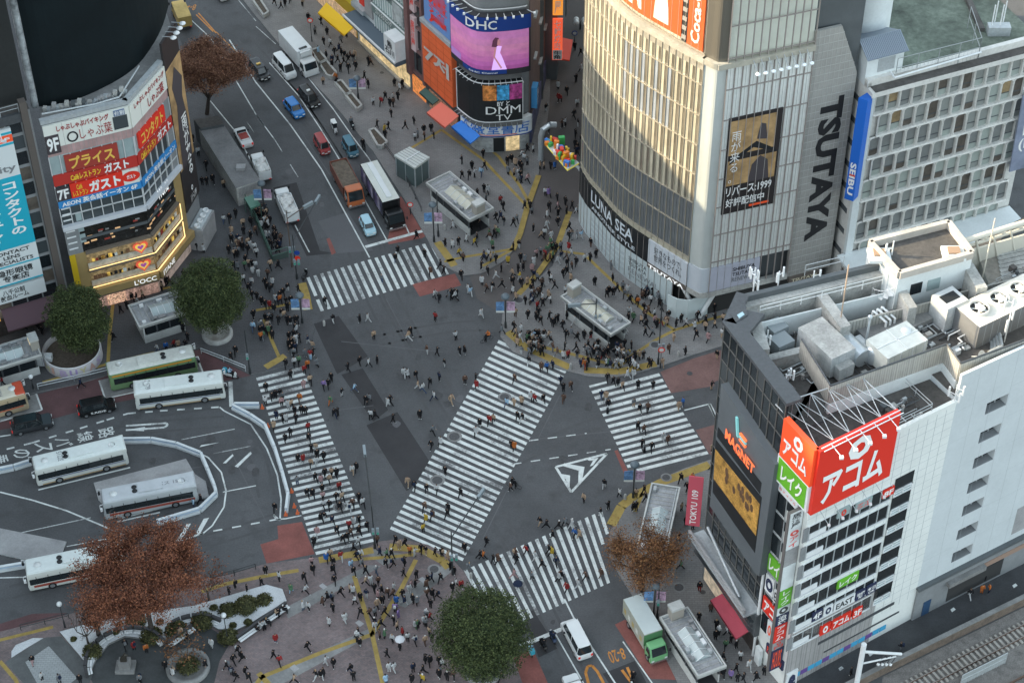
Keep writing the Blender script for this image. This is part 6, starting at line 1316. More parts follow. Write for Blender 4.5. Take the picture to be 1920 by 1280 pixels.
gt = thing('gantry_pole', 'white steel gantry pole with a diagonal arm beside the railway wall', 'pole', (*G2(1601, 1308), 0)); b = MB(); g0 = G(1601, 1308); tz = hz(g0, 1207); b.tube(g0, (g0.x, g0.y, tz), .28, white_m, 12); 
e = Vector((g0.x+4.6, g0.y+2.2, tz-4.5)); b.tube((g0.x, g0.y, tz-1.2), e, .16, white_m, 8); b.tube((g0.x, g0.y, tz-3.2), e-Vector((.6, .3, 0)), .1, white_m, 8); b.tube((g0.x+1.8, g0.y+.9, tz-2.6), e, .1, white_m, 6); b.build('pole', gt)
b = MB()
for k in range(4): p = Vector((g0.x+2.6+k*.5, g0.y+1.2+k*.25, tz-3.4-k*.35)); b.tube(p, p-Vector((.5, .2, 1.2)), .05, steel_d, 5); b.ball(p-Vector((.5, .2, 1.2)), .18, white_m, 6)
b.build('insulator', gt)
lane = MB(); patchz(lane, [(1480, 1330), (1560, 1310), (1655, 1264), (1960, 1110), (1960, 1030), (1707, 1160), (1467, 1292)], M('service_lane_asphalt', (.045, .047, .05), .85, (.4, .25), fine=(6, .2)), .003); tag(lane.build('service_lane'), kind='structure')
# ---------------------------------------------------------------- big unseen buildings left of the frame, placed and sized to shade the square
def tower(lab, x0, x1, y0, y1, h):
    t = thing('shade_tower', lab, 'building', ((x0+x1)/2, (y0+y1)/2, 0)); b = MB(); b.prism([(x0, y0), (x1, y0), (x1, y1), (x0, y1)], 0, h, conc, roof_g)
    t2 = b
    for k in range(int(h/4)): b.box(x1, y0+.5, k*4+1, x1+.1, y1-.5, k*4+3, glass_d); b.box(x0+.5, y0-.1, k*4+1, x1-.5, y0, k*4+3, glass_d)
    b.build('wall', t)
TOW = [('tall office tower left of the square', -210, -130, -150, -34, 105), ('broad office slab left of the square', -210, -130, -34, 18, 112), ('long office slab behind the restaurant tower', -210, -130, 18, 75, 86), ('slab at the far end of the left street', -210, -130, 75, 180, 80)]
for a in TOW: tower(*a)
# ================================================================ vehicles
tyre_m = M('tyre', (.012, .012, .013), .9); rim_m = M('wheel_rim', (.3, .31, .32), .4, metal=.5); lamp_w = M('headlight_glass', (.7, .72, .7), .15); lamp_r = M('tail_light', (.45, .02, .015), .3, emit=.15); plate_m = M('number_plate', (.6, .62, .58), .6); chrome = M('chrome', (.5, .5, .5), .2, metal=.8)
car_glass = M('car_glass', (.016, .022, .025), .08, spec=.7)
def ring(x0, x1, hw, z, r=.22, n=3):
    pts = []
    for cx, cy, a0 in ((x1-r, hw-r, 0), (x0+r, hw-r, 90), (x0+r, -hw+r, 180), (x1-r, -hw+r, 270)):
        for k in range(n+1): a = R_(a0+90*k/n); pts.append((cx+r*math.cos(a), cy+r*math.sin(a), z))
    return pts
def loft(mb, secs, mat, cap=True, r=.22):
    rs = [ring(*s, r) for s in secs]; n = len(rs[0]); v = [p for q in rs for p in q]
    mb.geo(v, [(i*n+k, i*n+(k+1) % n, (i+1)*n+(k+1) % n, (i+1)*n+k) for i in range(len(rs)-1) for k in range(n)], mat, False)
    if cap: mb.poly(rs[-1], mat); mb.poly(rs[0][::-1], mat)
def wheel(parent, x, y, r, w=.2):
    b = MB(); b.tube((x, y-w/2, r), (x, y+w/2, r), r, tyre_m, 14); o = b.build('wheel', parent, False)
    s = 1 if y > 0 else -1; b = MB(); b.tube((x, y+s*w*.3, r), (x, y+s*(w/2+.012), r), r*.6, rim_m, 10); b.build('rim', o, False)
def boxpart(name, parent, boxes, mat):
    b = MB()
    for q in boxes: b.box(*q, mat)
    return b.build(name, parent, False)
def place(front=None, rear=None, head=(0, 1), L=4.5, edge=None, w=0, flip=False, z=0):
    if edge:
        a, c = G2(*edge[0]), G2(*edge[1]); d = (c-a).normalized(); n = Vector((-d.y, d.x)); m_ = (a+c)/2+n*w/2
        if L and edge[2:] == ('l',): m_ = c-d*L/2+n*w/2
        if L and edge[2:] == ('f',): m_ = a+d*L/2+n*w/2
        if flip: d = -d
        return (m_.x, m_.y, z), math.atan2(d.y, d.x)
    p = front or rear; a = G2(*p); d = (G2(p[0]+head[0], p[1]+head[1])-a).normalized(); c = a-d*L/2 if front else a+d*L/2
    return (c.x, c.y, z), math.atan2(d.y, d.x)
def lights(t, L, W, z=.62, zr=.75):
    for s in (1, -1):
        boxpart('headlight', t, [(L/2-.14, s*(W/2-.32)-.17, z-.08, L/2+.012, s*(W/2-.32)+.17, z+.09)], lamp_w); boxpart('tail_light', t, [(-L/2-.012, s*(W/2-.2)-.11, zr-.15, -L/2+.1, s*(W/2-.2)+.11, zr+.15)], lamp_r)
    boxpart('number_plate', t, [(L/2, -.2, .36, L/2+.02, .2, .5), (-L/2-.02, -.2, .5, -L/2, .2, .64)], plate_m)
    for s in (1, -1): boxpart('mirror', t, [(L*.18, s*(W/2+.1)-.1, .95, L*.18+.14, s*(W/2+.1)+.1, 1.1)], black_m)
def car(label, cat, pos, paint, L=4.4, W=1.72, H=1.5, hood=1.0, tail=.25, roofc=None, name='car', slant=.55, belt=.92, group='vehicles on the road'):
    t = thing(name, label, cat, pos[0], pos[1], group); b = MB(); x0, x1 = -L/2, L/2
    loft(b, [(x0+.06, x1-.06, W/2-.1, .2), (x0, x1, W/2, .45), (x0+.02, x1-.03, W/2, belt-.22), (x0+.08, x1-.16, W/2-.04, belt)], paint)
    gr, gf = x0+tail, x1-hood
    xt0, xt1 = gr+slant*.5, gf-slant
    loft(b, [(xt0-.04, xt1+.04, W/2-.2, H-.09), (xt0, xt1, W/2-.22, H-.02), (xt0+.15, xt1-.15, W/2-.36, H)], roofc or paint)
    for xx in (xt0+.1, (xt0+xt1)/2, ):
        for s in (1, -1): b.obox((xx-.04, s*(W/2-.1)-.03, belt-.02), (.1, 0, 0), (0, .05, 0), ((0), -s*.11, H-belt-.04), paint)
    for s in (1, -1): b.obox((gf-.06, s*(W/2-.14)-.03, belt-.02), (.08, 0, 0), (0, .06, 0), (-slant+.06, -s*.06, H-belt-.05), paint)
    b.build('body', t, False)
    b = MB(); loft(b, [(gr, gf, W/2-.08, belt-.03), (xt0, xt1, W/2-.21, H-.08)], car_glass); b.build('windows', t, False)
    for sx in (x0+L*.19, x1-L*.19):
        for s in (1, -1): wheel(t, sx, s*(W/2-.1), .32)
    lights(t, L, W); return t
white_paint = M('white_car_paint', (.66, .68, .67), .3, (.6, .04)); black_paint = M('black_car_paint', (.010, .011, .012), .2); grey_paint = M('dark_grey_car_paint', (.035, .038, .042), .25)
blue_paint = M('bright_blue_paint', (.012, .17, .48), .25); red_paint = M('red_van_paint', (.30, .03, .03), .35); teal_paint = M('teal_van_paint', (.06, .17, .23), .35); sky_paint = M('pale_blue_paint', (.36, .56, .64), .3); yellow_paint = M('yellow_truck_paint', (.50, .33, .07), .4)
def P_(px, head, L, rear=False): return place(rear=px, head=head, L=L) if rear else place(front=px, head=head, L=L)
t = car('white high-roof van in the left lane beside the white box truck', 'van', P_((548, 151), (31, 36), 4.9), white_paint, 4.9, 1.75, 2.15, .55, .06, name='van', slant=.55, belt=1.12)
car('bright blue compact car ahead of the white van', 'car', P_((564, 224), (28, 34), 4.1), blue_paint, 4.1, 1.7, 1.55, .95, .2)
tx = car('black taxi with a pale roof lamp beside the blue car', 'taxi', P_((593, 205), (32, 38), 4.4), black_paint, 4.4, 1.7, 1.75, .9, .2, name='taxi', slant=.4); boxpart('roof_lamp', tx, [(-.2, -.25, 1.75, .1, .25, 1.92)], lamp_w)
tx = car('dark taxi half hidden by the brown tree at the road edge', 'taxi', P_((499, 154), (30, 37), 4.4), black_paint, 4.4, 1.7, 1.7, .9, .2, name='taxi', slant=.4); boxpart('roof_lamp', tx, [(-.2, -.3, 1.7, .1, .3, 1.86)], M('amber_lamp', (.7, .45, .1), .4))
car('boxy dark red minivan behind the orange dump truck', 'minivan', P_((612, 293), (20, 34), 3.4), red_paint, 3.4, 1.5, 1.85, .4, .05, name='minivan', slant=.35, belt=1.0)
car('boxy teal minivan beside the dark red minivan', 'minivan', P_((665, 298), (20, 34), 3.4), teal_paint, 3.4, 1.5, 1.85, .4, .05, name='minivan', slant=.35, belt=1.0)
car('small rounded pale blue car at the stop line', 'car', P_((697, 445), (16, 33), 3.4), sky_paint, 3.4, 1.5, 1.52, .75, .12, slant=.4)
cv = car('white open convertible with a red interior by the long vent building', 'convertible', P_((466, 280), (-22, -40), 4.1, True), white_paint, 4.1, 1.7, 1.0, 1.1, .9, name='convertible', slant=.3, belt=.9); boxpart('seats', cv, [(-.9, -.6, .9, .5, .6, 1.02)], M('red_leather', (.3, .04, .03), .6)); boxpart('windscreen', cv, [(.7, -.65, .9, .78, .65, 1.3)], car_glass)
car('white high-roof van seen from behind at the lower stop line', 'van', P_((1098, 1238), (-31, -60), 5.0, True), white_paint, 5.0, 1.8, 2.1, .55, .06, name='van', slant=.55, belt=1.1)
car('white car cut off by the bottom edge of the picture', 'car', P_((1066, 1272), (-27, -55), 4.3), white_paint, 4.3, 1.7, 1.5, 1.0, .3)
car('dark grey sport utility car behind the black taxi in the terminal', 'car', place(edge=((26, 820), (101, 803)), w=1.9), grey_paint, 4.8, 1.9, 1.75, 1.15, .2, roofc=black_paint)
tx = car('black taxi van with white lettering on its side in the bus terminal', 'taxi', place(edge=((152, 786), (217, 772)), w=1.75), black_paint, 4.4, 1.75, 1.75, .9, .2, name='taxi', slant=.4)
lettering('S.RIDE', bil([(-.7, -.895, .55), (1.1, -.895, .55), (1.1, -.895, .85), (-.7, -.895, .85)]), text_w, tx) if 0 else None
mb = MB(); lettering('S.RIDE', bil([(-.8, -.892, .42), (1.0, -.892, .42), (1.0, -.892, .75), (-.8, -.892, .75)]), text_w, mb=mb, bold=.03); mb.build('lettering', tx, False)
car('pale car at the very top of the left lane', 'car', P_((424, 4), (-20, -24), 4.2, True), white_paint, 4.2, 1.7, 1.5)
def truck(label, pos, L, W, Hc, Hb, cabm, boxm, boxtop=None, cabL=1.7, name='truck', load=None, box0=.9, extra=None):
    t = thing(name, label, 'truck', pos[0], pos[1], 'vehicles on the road'); x1 = L/2; x0 = -L/2; xc = x1-cabL
    b = MB(); loft(b, [(xc, x1-.02, W/2-.06, .35), (xc, x1, W/2-.03, .8), (xc, x1-.06, W/2-.04, 1.25), (xc+.1, x1-.5, W/2-.12, Hc-.05), (xc+.25, x1-.65, W/2-.2, Hc)], cabm, r=.15); o = b.build('cab', t, False)
    b = MB(); b.geo([(x1-.035, -W/2+.22, 1.3), (x1-.035, W/2-.22, 1.3), (x1-.44, W/2-.26, Hc-.14), (x1-.44, -W/2+.26, Hc-.14)], [(0, 1, 2, 3)], car_glass)
    for s in (1, -1): b.geo([(x1-.25, s*(W/2-.028), 1.3), (xc+.35, s*(W/2-.028), 1.3), (xc+.4, s*(W/2-.085), Hc-.25), (x1-.55, s*(W/2-.085), Hc-.25)], [(0, 1, 2, 3)], car_glass)
    b.build('window', o, False)
    b = MB(); xb = xc-.12
    if load is None:
        b.box(x0, -W/2, box0, xb, W/2, Hb, boxm)
        if boxtop: b.box(x0+.03, -W/2+.03, Hb, xb-.03, W/2-.03, Hb+.02, boxtop)
        for k in range(1, int(-x0+xb)): b.box(x0+k, -W/2-.012, box0+.05, x0+k+.03, W/2+.012, Hb-.05, M('truck_seam', (.5, .5, .5)))
        b.build('cargo_box', t, False)
    else:
        for q in ((x0, -W/2, xb, -W/2+.08), (x0, W/2-.08, xb, W/2), (x0, -W/2, x0+.08, W/2), (xb-.08, -W/2, xb, W/2)): b.box(q[0], q[1], box0, q[2], q[3], Hb, boxm)
        b.box(x0, -W/2, box0-.1, xb, W/2, box0+.05, boxm); b.build('cargo_bed', t, False); load(t, x0+.1, xb-.1, W/2-.1, box0, Hb)
    boxpart('chassis', t, [(x0+.1, -.4, .5, x1-.3, .4, box0), (x0+.2, -W/2+.1, .55, x0+.3, W/2-.1, .75)], steel_d)
    for sx in (x0+L*.2, x1-cabL*.55):
        for s in (1, -1): wheel(t, sx, s*(W/2-.15), .42, .26)
    for s in (1, -1):
        boxpart('headlight', t, [(x1-.1, s*(W/2-.3)-.15, .6, x1+.02, s*(W/2-.3)+.15, .8)], lamp_w); boxpart('tail_light', t, [(x0-.02, s*(W/2-.25)-.12, .75, x0+.05, s*(W/2-.25)+.12, .9)], lamp_r); boxpart('mirror', t, [(x1-.12, s*(W/2+.18)-.08, 1.5, x1, s*(W/2+.18)+.08, 1.9)], black_m)
    boxpart('bumper', t, [(x1-.05, -W/2+.05, .3, x1+.06, W/2-.05, .55)], chrome if cabm is not white_paint else white_paint)
    return t
white_box = M('white_box_paint', (.64, .67, .67), .45, (.5, .06))
t = truck('white refrigerated box truck at the kerb by the planters', P_((586, 145), (37, 42), 8.2), 8.2, 2.3, 2.35, 3.5, white_paint, white_box, cabL=1.9); boxpart('cooling_unit', t, [(2.05, -.8, 2.75, 2.45, .8, 3.4)], white_box); boxpart('roof_vent', t, [(1.4, -.6, 3.5, 1.8, .6, 3.6)], glass_d)
def rubble(t, x0, x1, hw, z0, z1):
    b = MB(); r = random.Random(3); n = 10
    vs = [(x0+(x1-x0)*i/n, -hw+2*hw*j/5, z1-.35+.3*r.random()) for i in range(n+1) for j in range(6)]
    b.geo(vs, [(i*6+j, (i+1)*6+j, (i+1)*6+j+1, i*6+j+1) for i in range(n) for j in range(5)], M('earth_load', (.13, .105, .08), .95, (2, .3))); b.build('load', t, False)
orange_cab = M('orange_cab', (.46, .13, .045), .4); rust_bed = M('brown_tip_bed', (.17, .055, .035), .6, (1, .2))
truck('orange dump truck with an earth filled brown bed', P_((670, 391), (34, 66), 8.0), 8.0, 2.4, 2.75, 2.3, orange_cab, rust_bed, cabL=1.9, load=rubble, name='dump_truck')
t = truck('long black advertising truck with a pale roof beside the dump truck', P_((746, 433), (36, 62), 10.6), 10.6, 2.4, 2.5, 3.6, black_paint, black_paint, M('pale_roof', (.55, .57, .52), .5, (.5, .1)), cabL=1.9, name='advertising_truck'); boxpart('roof_ridge', t, [(-5.0, -.35, 3.62, 2.6, .35, 3.76)], white_box)
b = MB()
for k in range(9): b.box(-5.1+k*.9, -1.225, 1.2, -4.25+k*.9, -1.205, 3.3, M('ad_print_%s' % 'abc'[k % 3], ((.12, .10, .2), (.3, .28, .36), (.05, .05, .09))[k % 3], .4, (1.5, .6)))
b.build('picture_panel', t, False)
green_cab = M('green_cab', (.16, .40, .18), .4, (.8, .06)); t = truck('green cabbed box truck parked in the lower red lane', P_((1236, 1243), (49, 84), 6.9), 6.9, 2.1, 2.3, 3.2, green_cab, M('khaki_box_side', (.36, .37, .31), .5, (.6, .12)), M('pale_box_roof', (.50, .56, .55), .5, (.4, .06)), cabL=1.6)
for k in range(5): boxpart('side_mark', t, [(-3.1+k*.95, -1.065, 1.5, -2.6+k*.95, -1.052, 2.2)], [M('tan_mark', (.42, .33, .14)), plate_m][k % 2])
boxpart('box_front', t, [(1.68, -1.06, 1.4, 1.76, 1.06, 3.1)], M('dark_green', (.07, .18, .08), .5))
def bags(t, x0, x1, hw, z0, z1):
    b = MB(); r = random.Random(int(abs(t.location.x)*9))
    for k in range(22): b.lathe([(0, -.3), (.35, -.2), (.45, 0), (.3, .22), (0, .28)], M('white_sack', (.6, .6, .58), .8, (2, .15)), (r.uniform(x0+.3, x1-.3), r.uniform(-hw+.3, hw-.3), z1-.1+.2*r.random()), 8)
    b.box(x0, -hw, z0, x1, hw, z1-.2, MATS['white_sack']); b.build('load', t, False)
truck('white truck loaded with pale sacks beside the smoking area', P_((550, 424), (-22, -50), 6.0, True), 6.0, 1.95, 2.2, 2.2, white_paint, white_box, load=bags); truck('white truck of pale sacks behind the convertible', P_((499, 346), (-20, -46), 5.0, True), 5.0, 1.8, 2.0, 2.1, white_paint, white_box, load=bags)
truck('yellow tarpaulin truck leaving at the upper left edge', P_((350, 60), (-16, -38), 5.5, True), 5.5, 2.0, 2.3, 2.6, yellow_paint, M('yellow_tarp', (.42, .30, .10), .8, (1, .2)))
# ---- buses
def bus(label, pos, roof_m, side_m, stripe, rear_m, num=None, L=10.5, W=2.45, H=3.0, front_m=None, num_pos=-3.0, numrot=1, low=None):
    t = thing('city_bus', label, 'bus', pos[0], pos[1], 'buses in the terminal'); x0, x1 = -L/2, L/2
    b = MB(); loft(b, [(x0+.03, x1-.03, W/2-.03, .3), (x0, x1, W/2, .6), (x0, x1, W/2, 1.12)], low or side_m, r=.2); loft(b, [(x0, x1, W/2, 1.12), (x0+.02, x1-.05, W/2-.02, 2.5), (x0+.05, x1-.12, W/2-.08, 2.8)], side_m, r=.2); b.build('body', t, False)
    b = MB(); loft(b, [(x0+.05, x1-.12, W/2-.08, 2.8), (x0+.12, x1-.2, W/2-.2, 2.95), (x0+.3, x1-.4, W/2-.45, H)], roof_m, r=.2)
    b.box(-1.6, -.75, H-.03, 1.1, .75, H+.14, roof_m); b.box(x0+.7, -.4, H-.02, x0+1.5, .4, H+.05, roof_m); b.lathe([(.42, 0), (.42, .06), (0, .07)], M('roof_fan_white', (.62, .65, .64), .5), (x1-1.4, .1, H), 14); b.lathe([(.4, 0), (.4, .05), (.33, .05), (.33, .02), (0, .02)], MATS['roof_fan_white'], (x0+1.5, .2, H), 14)
    b.build('roof', t, False)
    b = MB()
    for k in range(2): b.lathe([(.3, 0), (.3, .05), (0, .05)], black_m, (1.5, -.3+.6*k, H+.01), 12)
    b.build('roof_fan', t, False)
    for s in (1, -1):
        b = MB(); y = s*(W/2+.004)
        def sl(x_a, x_b, za, zb, m_, o=.012): b.geo([(x_a, y, za), (x_b, y, za), (x_b, y-s*.02*(zb-za), zb), (x_a, y-s*.02*(zb-za), zb)], [(0, 1, 2, 3) if s < 0 else (3, 2, 1, 0)], m_)
        sl(x0+.5, x1-.25, 1.18, 2.42, car_glass); b.build('side_windows', t, False)
        b = MB(); y = s*(W/2+.01)
        for k in range(1, 8): b.box(x0+.5+k*1.28, min(y, y-s*.03), 1.18, x0+.5+k*1.28+.06, max(y, y-s*.03), 2.4, black_m)
        b.build('window_bars', t, False)
        if stripe:
            b = MB(); y = s*(W/2+.012)
            for za, zb, m_ in stripe: b.box(x0+.35, min(y, y-s*.02), za, x1-.6, max(y, y-s*.02), zb, m_)
            b.build('stripe', t, False)
        boxpart('mirror', t, [(x1+.05, s*(W/2+.05)-.12, 1.9, x1+.3, s*(W/2+.05)+.12, 2.3)], white_m if s > 0 else black_m); b = MB(); b.path([(x1-.1, s*(W/2-.1), 2.75), (x1+.25, s*(W/2), 2.8), (x1+.3, s*(W/2+.05), 2.3)], .035, white_m, 5); b.build('mirror_arm', t, False)
        boxpart('headlight', t, [(x1-.1, s*.85-.2, .65, x1+.015, s*.85+.2, .85)], lamp_w); boxpart('tail_light', t, [(x0-.015, s*1.0-.1, .8, x0+.1, s*1.0+.1, 1.3)], lamp_r)
        for xx in (x0+2.6, x1-2.5): wheel(t, xx, s*(W/2-.13), .46, .3)
    b = MB(); b.geo([(x1+.01, -W/2+.12, 1.15), (x1+.01, W/2-.12, 1.15), (x1-.06, W/2-.14, 2.6), (x1-.06, -W/2+.14, 2.6)], [(0, 1, 2, 3)], car_glass); b.build('windscreen', t, False)
    b = MB(); b.box(x0-.012, -W/2+.25, 1.5, x0+.02, W/2-.25, 2.45, car_glass); b.build('rear_window', t, False)
    if rear_m: b = MB(); b.box(x0-.01, -W/2+.03, .5, x0+.3, W/2-.03, 1.48, rear_m); b.box(x0-.01, -W/2-.01, 2.46, x0+.45, W/2+.01, 2.78, rear_m); b.build('rear_panel', t, False)
    if front_m: b = MB(); loft(b, [(x1-1.3, x1-.08, W/2-.06, 2.72), (x1-1.3, x1-.15, W/2-.17, 2.97), (x1-1.2, x1-.36, W/2-.4, H+.012)], front_m, r=.2); b.build('front_panel', t, False) if 0 else b.build('front_cap', t, False)
    if num:
        mb = MB(); cx = num_pos
        if numrot == 1: q = bil([(cx-.32, .75, H+.015), (cx-.32, -.75, H+.015), (cx+.32, -.75, H+.015), (cx+.32, .75, H+.015)])
        elif numrot == 0: q = bil([(cx-2.2, -.3, H+.015), (cx+2.2, -.3, H+.015), (cx+2.2, .3, H+.015), (cx-2.2, .3, H+.015)])
        else: q = bil([(cx+2.2, .3, H+.015), (cx-2.2, .3, H+.015), (cx-2.2, -.3, H+.015), (cx+2.2, -.3, H+.015)])
        lettering(num, q, M('grey_letters', ()), mb=mb); mb.build('lettering', t, False)
    return t
rf_w = M('white_bus_roof', (.62, .67, .65), .5, (.5, .06), fine=(3, .05)); rf_c = M('cream_bus_roof', (.56, .53, .43), .55, (.5, .08), fine=(3, .05)); rf_g = M('grey_bus_roof', (.50, .52, .48), .6, (.6, .15), fine=(4, .1)); bs_w = M('white_bus_side', (.60, .62, .58), .4); bs_t = M('tan_bus_side', (.42, .34, .22), .45); bs_r = M('red_bus', (.50, .07, .03), .4); bs_g = M('green_bus', (.15, .25, .12), .4); bs_c = M('silver_bus', (.42, .45, .46), .4)
or_st = M('orange_stripe', (.62, .26, .02), .5); nv_st = M('navy_stripe', (.04, .07, .2), .5); rd_st = M('dark_red_stripe', (.3, .06, .04), .5); br_st = M('brown_stripe', (.36, .26, .14), .5)
bus('green and cream bus with an orange stripe at the kerb', place(edge=((212, 736), (371, 701)), w=2.45), rf_g, bs_g, [(2.42, 2.62, or_st)], bs_g, low=bs_g)
bus('white bus numbered 21929 beside the dashed white line', place(edge=((258, 772), (424, 749.5)), w=2.45), rf_w, bs_w, [(1.0, 1.1, nv_st), (.35, .5, br_st)], bs_w, '21929', num_pos=-3.6)
bus('cream and red bus numbered 31304 cut by the left edge', place(edge=((-60, 803), (57, 769), 'l'), L=10.5, w=2.45), rf_c, bs_t, [(1.0, 1.14, bs_r)], None, '31304', front_m=bs_r, num_pos=2.3)
bus('white bus numbered 32215 facing left in the middle of the terminal', place(edge=((72, 915), (243, 873)), w=2.45, flip=True), rf_w, bs_w, [(1.0, 1.1, nv_st), (.35, .5, br_st)], bs_w, '32215', num_pos=2.1, numrot=1)
bus('silver and dark red bus beside the concrete bus island', place(edge=((206, 976), (366, 944)), w=2.45, flip=True), M('silver_bus_roof', (.45, .48, .5), .5, (.5, .1)), bs_c, [(.75, 1.1, rd_st)], bs_c, '東急バス 1501', num_pos=-1.8, numrot=2)
bus('white and red bus passing under the red-brown tree', place(edge=((63, 1110), (232, 1075)), w=2.45, flip=True), rf_w, bs_w, [(.7, 1.05, rd_st)], bs_w)
# ---- two-wheelers
def torus(mb, c, R, r, mat, n=16, m_=6):
    vs = [(c[0]+(R+r*math.cos(b_))*math.cos(a), c[1]+r*math.sin(b_), c[2]+(R+r*math.cos(b_))*math.sin(a)) for a in [6.2832*i/n for i in range(n)] for b_ in [6.2832*j/m_ for j in range(m_)]]
    mb.geo(vs, [(i*m_+j, ((i+1) % n)*m_+j, ((i+1) % n)*m_+(j+1) % m_, i*m_+(j+1) % m_) for i in range(n) for j in range(m_)], mat, True)
RIDERS = []
def bike(label, px, head, paint, kind='scooter', box=None, rider=None, z=0):
    c = G2(*px); d = G2(px[0]+head[0], px[1]+head[1])-c; rz = math.atan2(d.y, d.x)
    t = thing('motor_scooter' if kind != 'bicycle' else 'bicycle', label, kind, (c.x, c.y, z), rz, 'two-wheelers'); R = .27 if kind != 'bicycle' else .33
    for x in (-.62, .62):
        b = MB(); torus(b, (x, 0, R), R-.05, .06 if kind != 'bicycle' else .025, tyre_m); b.build('wheel', t, False)
    b = MB()
    if kind == 'bicycle': b.path([(-.6, 0, .33), (-.1, 0, .3), (.45, 0, .75), (-.2, 0, .8), (-.1, 0, .3)], .025, paint, 6); b.tube((-.2, 0, .8), (-.2, 0, .95), .02, paint); b.path([(.62, 0, .33), (.45, 0, .8), (.4, 0, 1.05)], .025, paint, 6)
    else:
        loft(b, [(-.75, .1, .16, .35), (-.85, .1, .2, .6), (-.75, .05, .18, .78)], paint, r=.1); b.obox((.05, -.18, .32), (.5, 0, 0), (0, .36, 0), (0, 0, .08), paint); b.obox((.5, -.2, .35), (.1, 0, 0), (0, .4, 0), (-.12, 0, .6), paint); b.tube((.62, 0, .27), (.45, 0, .98), .05, paint)
    b.build('frame', t, False); b = MB(); b.tube((.4, -.33, 1.03), (.4, .33, 1.03), .025, black_m, 6); b.build('handlebar', t, False); b = MB(); b.box(-.55, -.12, .78, -.05, .12, .86, black_m); b.build('saddle', t, False)
    if box: b = MB(); loft(b, [(-1.05, -.55, .25, .85), (-1.05, -.55, .25, 1.35)], box, r=.06); b.build('cargo_box', t, False)
    if kind != 'bicycle': boxpart('headlight', t, [(.58, -.1, .75, .66, .1, .88)], lamp_w)
    if rider: RIDERS.append((t, rider, kind))
    return t
cyan_box = M('cyan_box', (.03, .30, .40), .5)
sc = bike('delivery scooter with a white canopy riding between the minivans and the kerb', (628, 248), (14, 26), white_paint, 'scooter', white_box, ('person in dark clothes riding the canopied delivery scooter', 'k', 'k')); b = MB(); b.obox((-.7, -.3, 1.75), (1.1, 0, 0), (0, .6, 0), (0, 0, .06), white_paint); b.obox((.4, -.25, 1.05), (.05, 0, 0), (0, .5, 0), (0, 0, .7), car_glass); b.build('canopy', sc, False)
bike('dark motorcycle near the kerb beside the planters', (660, 239), (14, 26), grey_paint, 'motorcycle', None, ('person in grey riding the motorcycle near the planters', 'g', 'k')); bike('bicycle ridden along the kerb above the pale roofed truck', (682, 281), (14, 26), black_m, 'bicycle', None, ('person in black cycling along the kerb', 'k', 'k'))
bike('delivery scooter with a cyan box at the bus terminal exit', (435, 708), (16, 3), white_paint, 'scooter', cyan_box, ('person in turquoise riding the cyan boxed scooter', 'c', 'k')); bike('scooter waiting on the red lane at the lower left of the stop line', (993, 1222), (-12, -26), white_paint, 'scooter', cyan_box, ('person in sky blue on the scooter in the lower red lane', 'c', 'k'))
bike('black motorcycle with orange lights behind the lower stop line', (1018, 1212), (-12, -22), black_paint, 'motorcycle', None, ('person in black on the middle motorcycle at the lower stop line', 'k', 'k')); bike('dark blue scooter closest to the white van at the lower stop line', (1036, 1198), (-10, -22), M('navy_scooter', (.02, .04, .09), .3), 'scooter', None, ('person in dark blue on the scooter beside the white van', 'n', 'k'))
bike('bicycle crossing the open road above the diagonal zebra', (913, 640), (-14, 6), black_m, 'bicycle', None, ('person in an orange jacket cycling above the diagonal zebra', 'o', 'k')); bike('bicycle crossing right of the diagonal zebra', (964, 914), (14, 4), black_m, 'bicycle', None, ('person in black cycling right of the diagonal zebra', 'k', 'k'))
bike('dark motorcycle at the bottom edge on the fresh asphalt', (1186, 1278), (-4, 16), black_paint, 'motorcycle', None, ('person in black riding at the bottom edge', 'k', 'k')); bike('scooter parked by the kerb corner below the smoking area', (572, 520), (4, -8), black_paint, 'scooter')
# ================================================================ street furniture
pole_d = M('dark_pole', (.03, .034, .036), .5, (2, .2)); pole_b = M('brown_pole', (.10, .075, .06), .6, (2, .2))
def pole(name, label, cat, px, ytop=None, h=None, mat=None, z=KH, r=.09):
    c = G(px[0], px[1], z); hh = h or hz(c, ytop)-z; t = thing(name, label, cat, (c.x, c.y, z), 0); b = MB(); b.tube((0, 0, 0), (0, 0, hh), r, mat or pole_d, 8, r*.7); b.tube((0, 0, 0), (0, 0, .9), r*1.7, mat or pole_d, 8); b.build('pole', t, False); return t, hh
ban = [M('banner_blue_print', (.10, .20, .36), .6, (1.6, .8)), M('banner_pink_print', (.42, .28, .38), .6, (1.8, .8))]
def banner_lamp(label, px, ytop, s=1):
    t, h = pole('street_lamp', label, 'street lamp', px, ytop); b = MB(); b.lathe([(0, .0), (.5, .05), (.55, .25), (.35, .5), (0, .6)], M('lamp_hood_blue_grey', (.10, .13, .15), .5), (0, 0, h-.1), 12); b.build('lamp_head', t, False)
    for k, x in enumerate((-1, 1)):
        b = MB(); y0, y1 = h*.52, h*.52+1.7; xa = x*.15; xb = x*1.15
        b.geo([(xa, -.02, y0), (xb, -.12, y0), (xb, -.12, y1), (xa, -.02, y1), (xa, .02, y0), (xb, -.08, y0), (xb, -.08, y1), (xa, .02, y1)], [(0, 1, 2, 3), (7, 6, 5, 4), (0, 4, 5, 1), (3, 2, 6, 7), (1, 5, 6, 2), (0, 3, 7, 4)], ban[k]); b.box(min(xa, xb), -.13, y0, max(xa, xb), -.125, y0+.3, plate_m); b.build('banner', t, False)
    return t
banner_lamp('bannered street lamp between the upper planters', (672, 186), 148); banner_lamp('bannered street lamp beside the upper subway entrance', (814, 453), 385); banner_lamp('bannered street lamp by the left smoking area', (497, 405), 345)
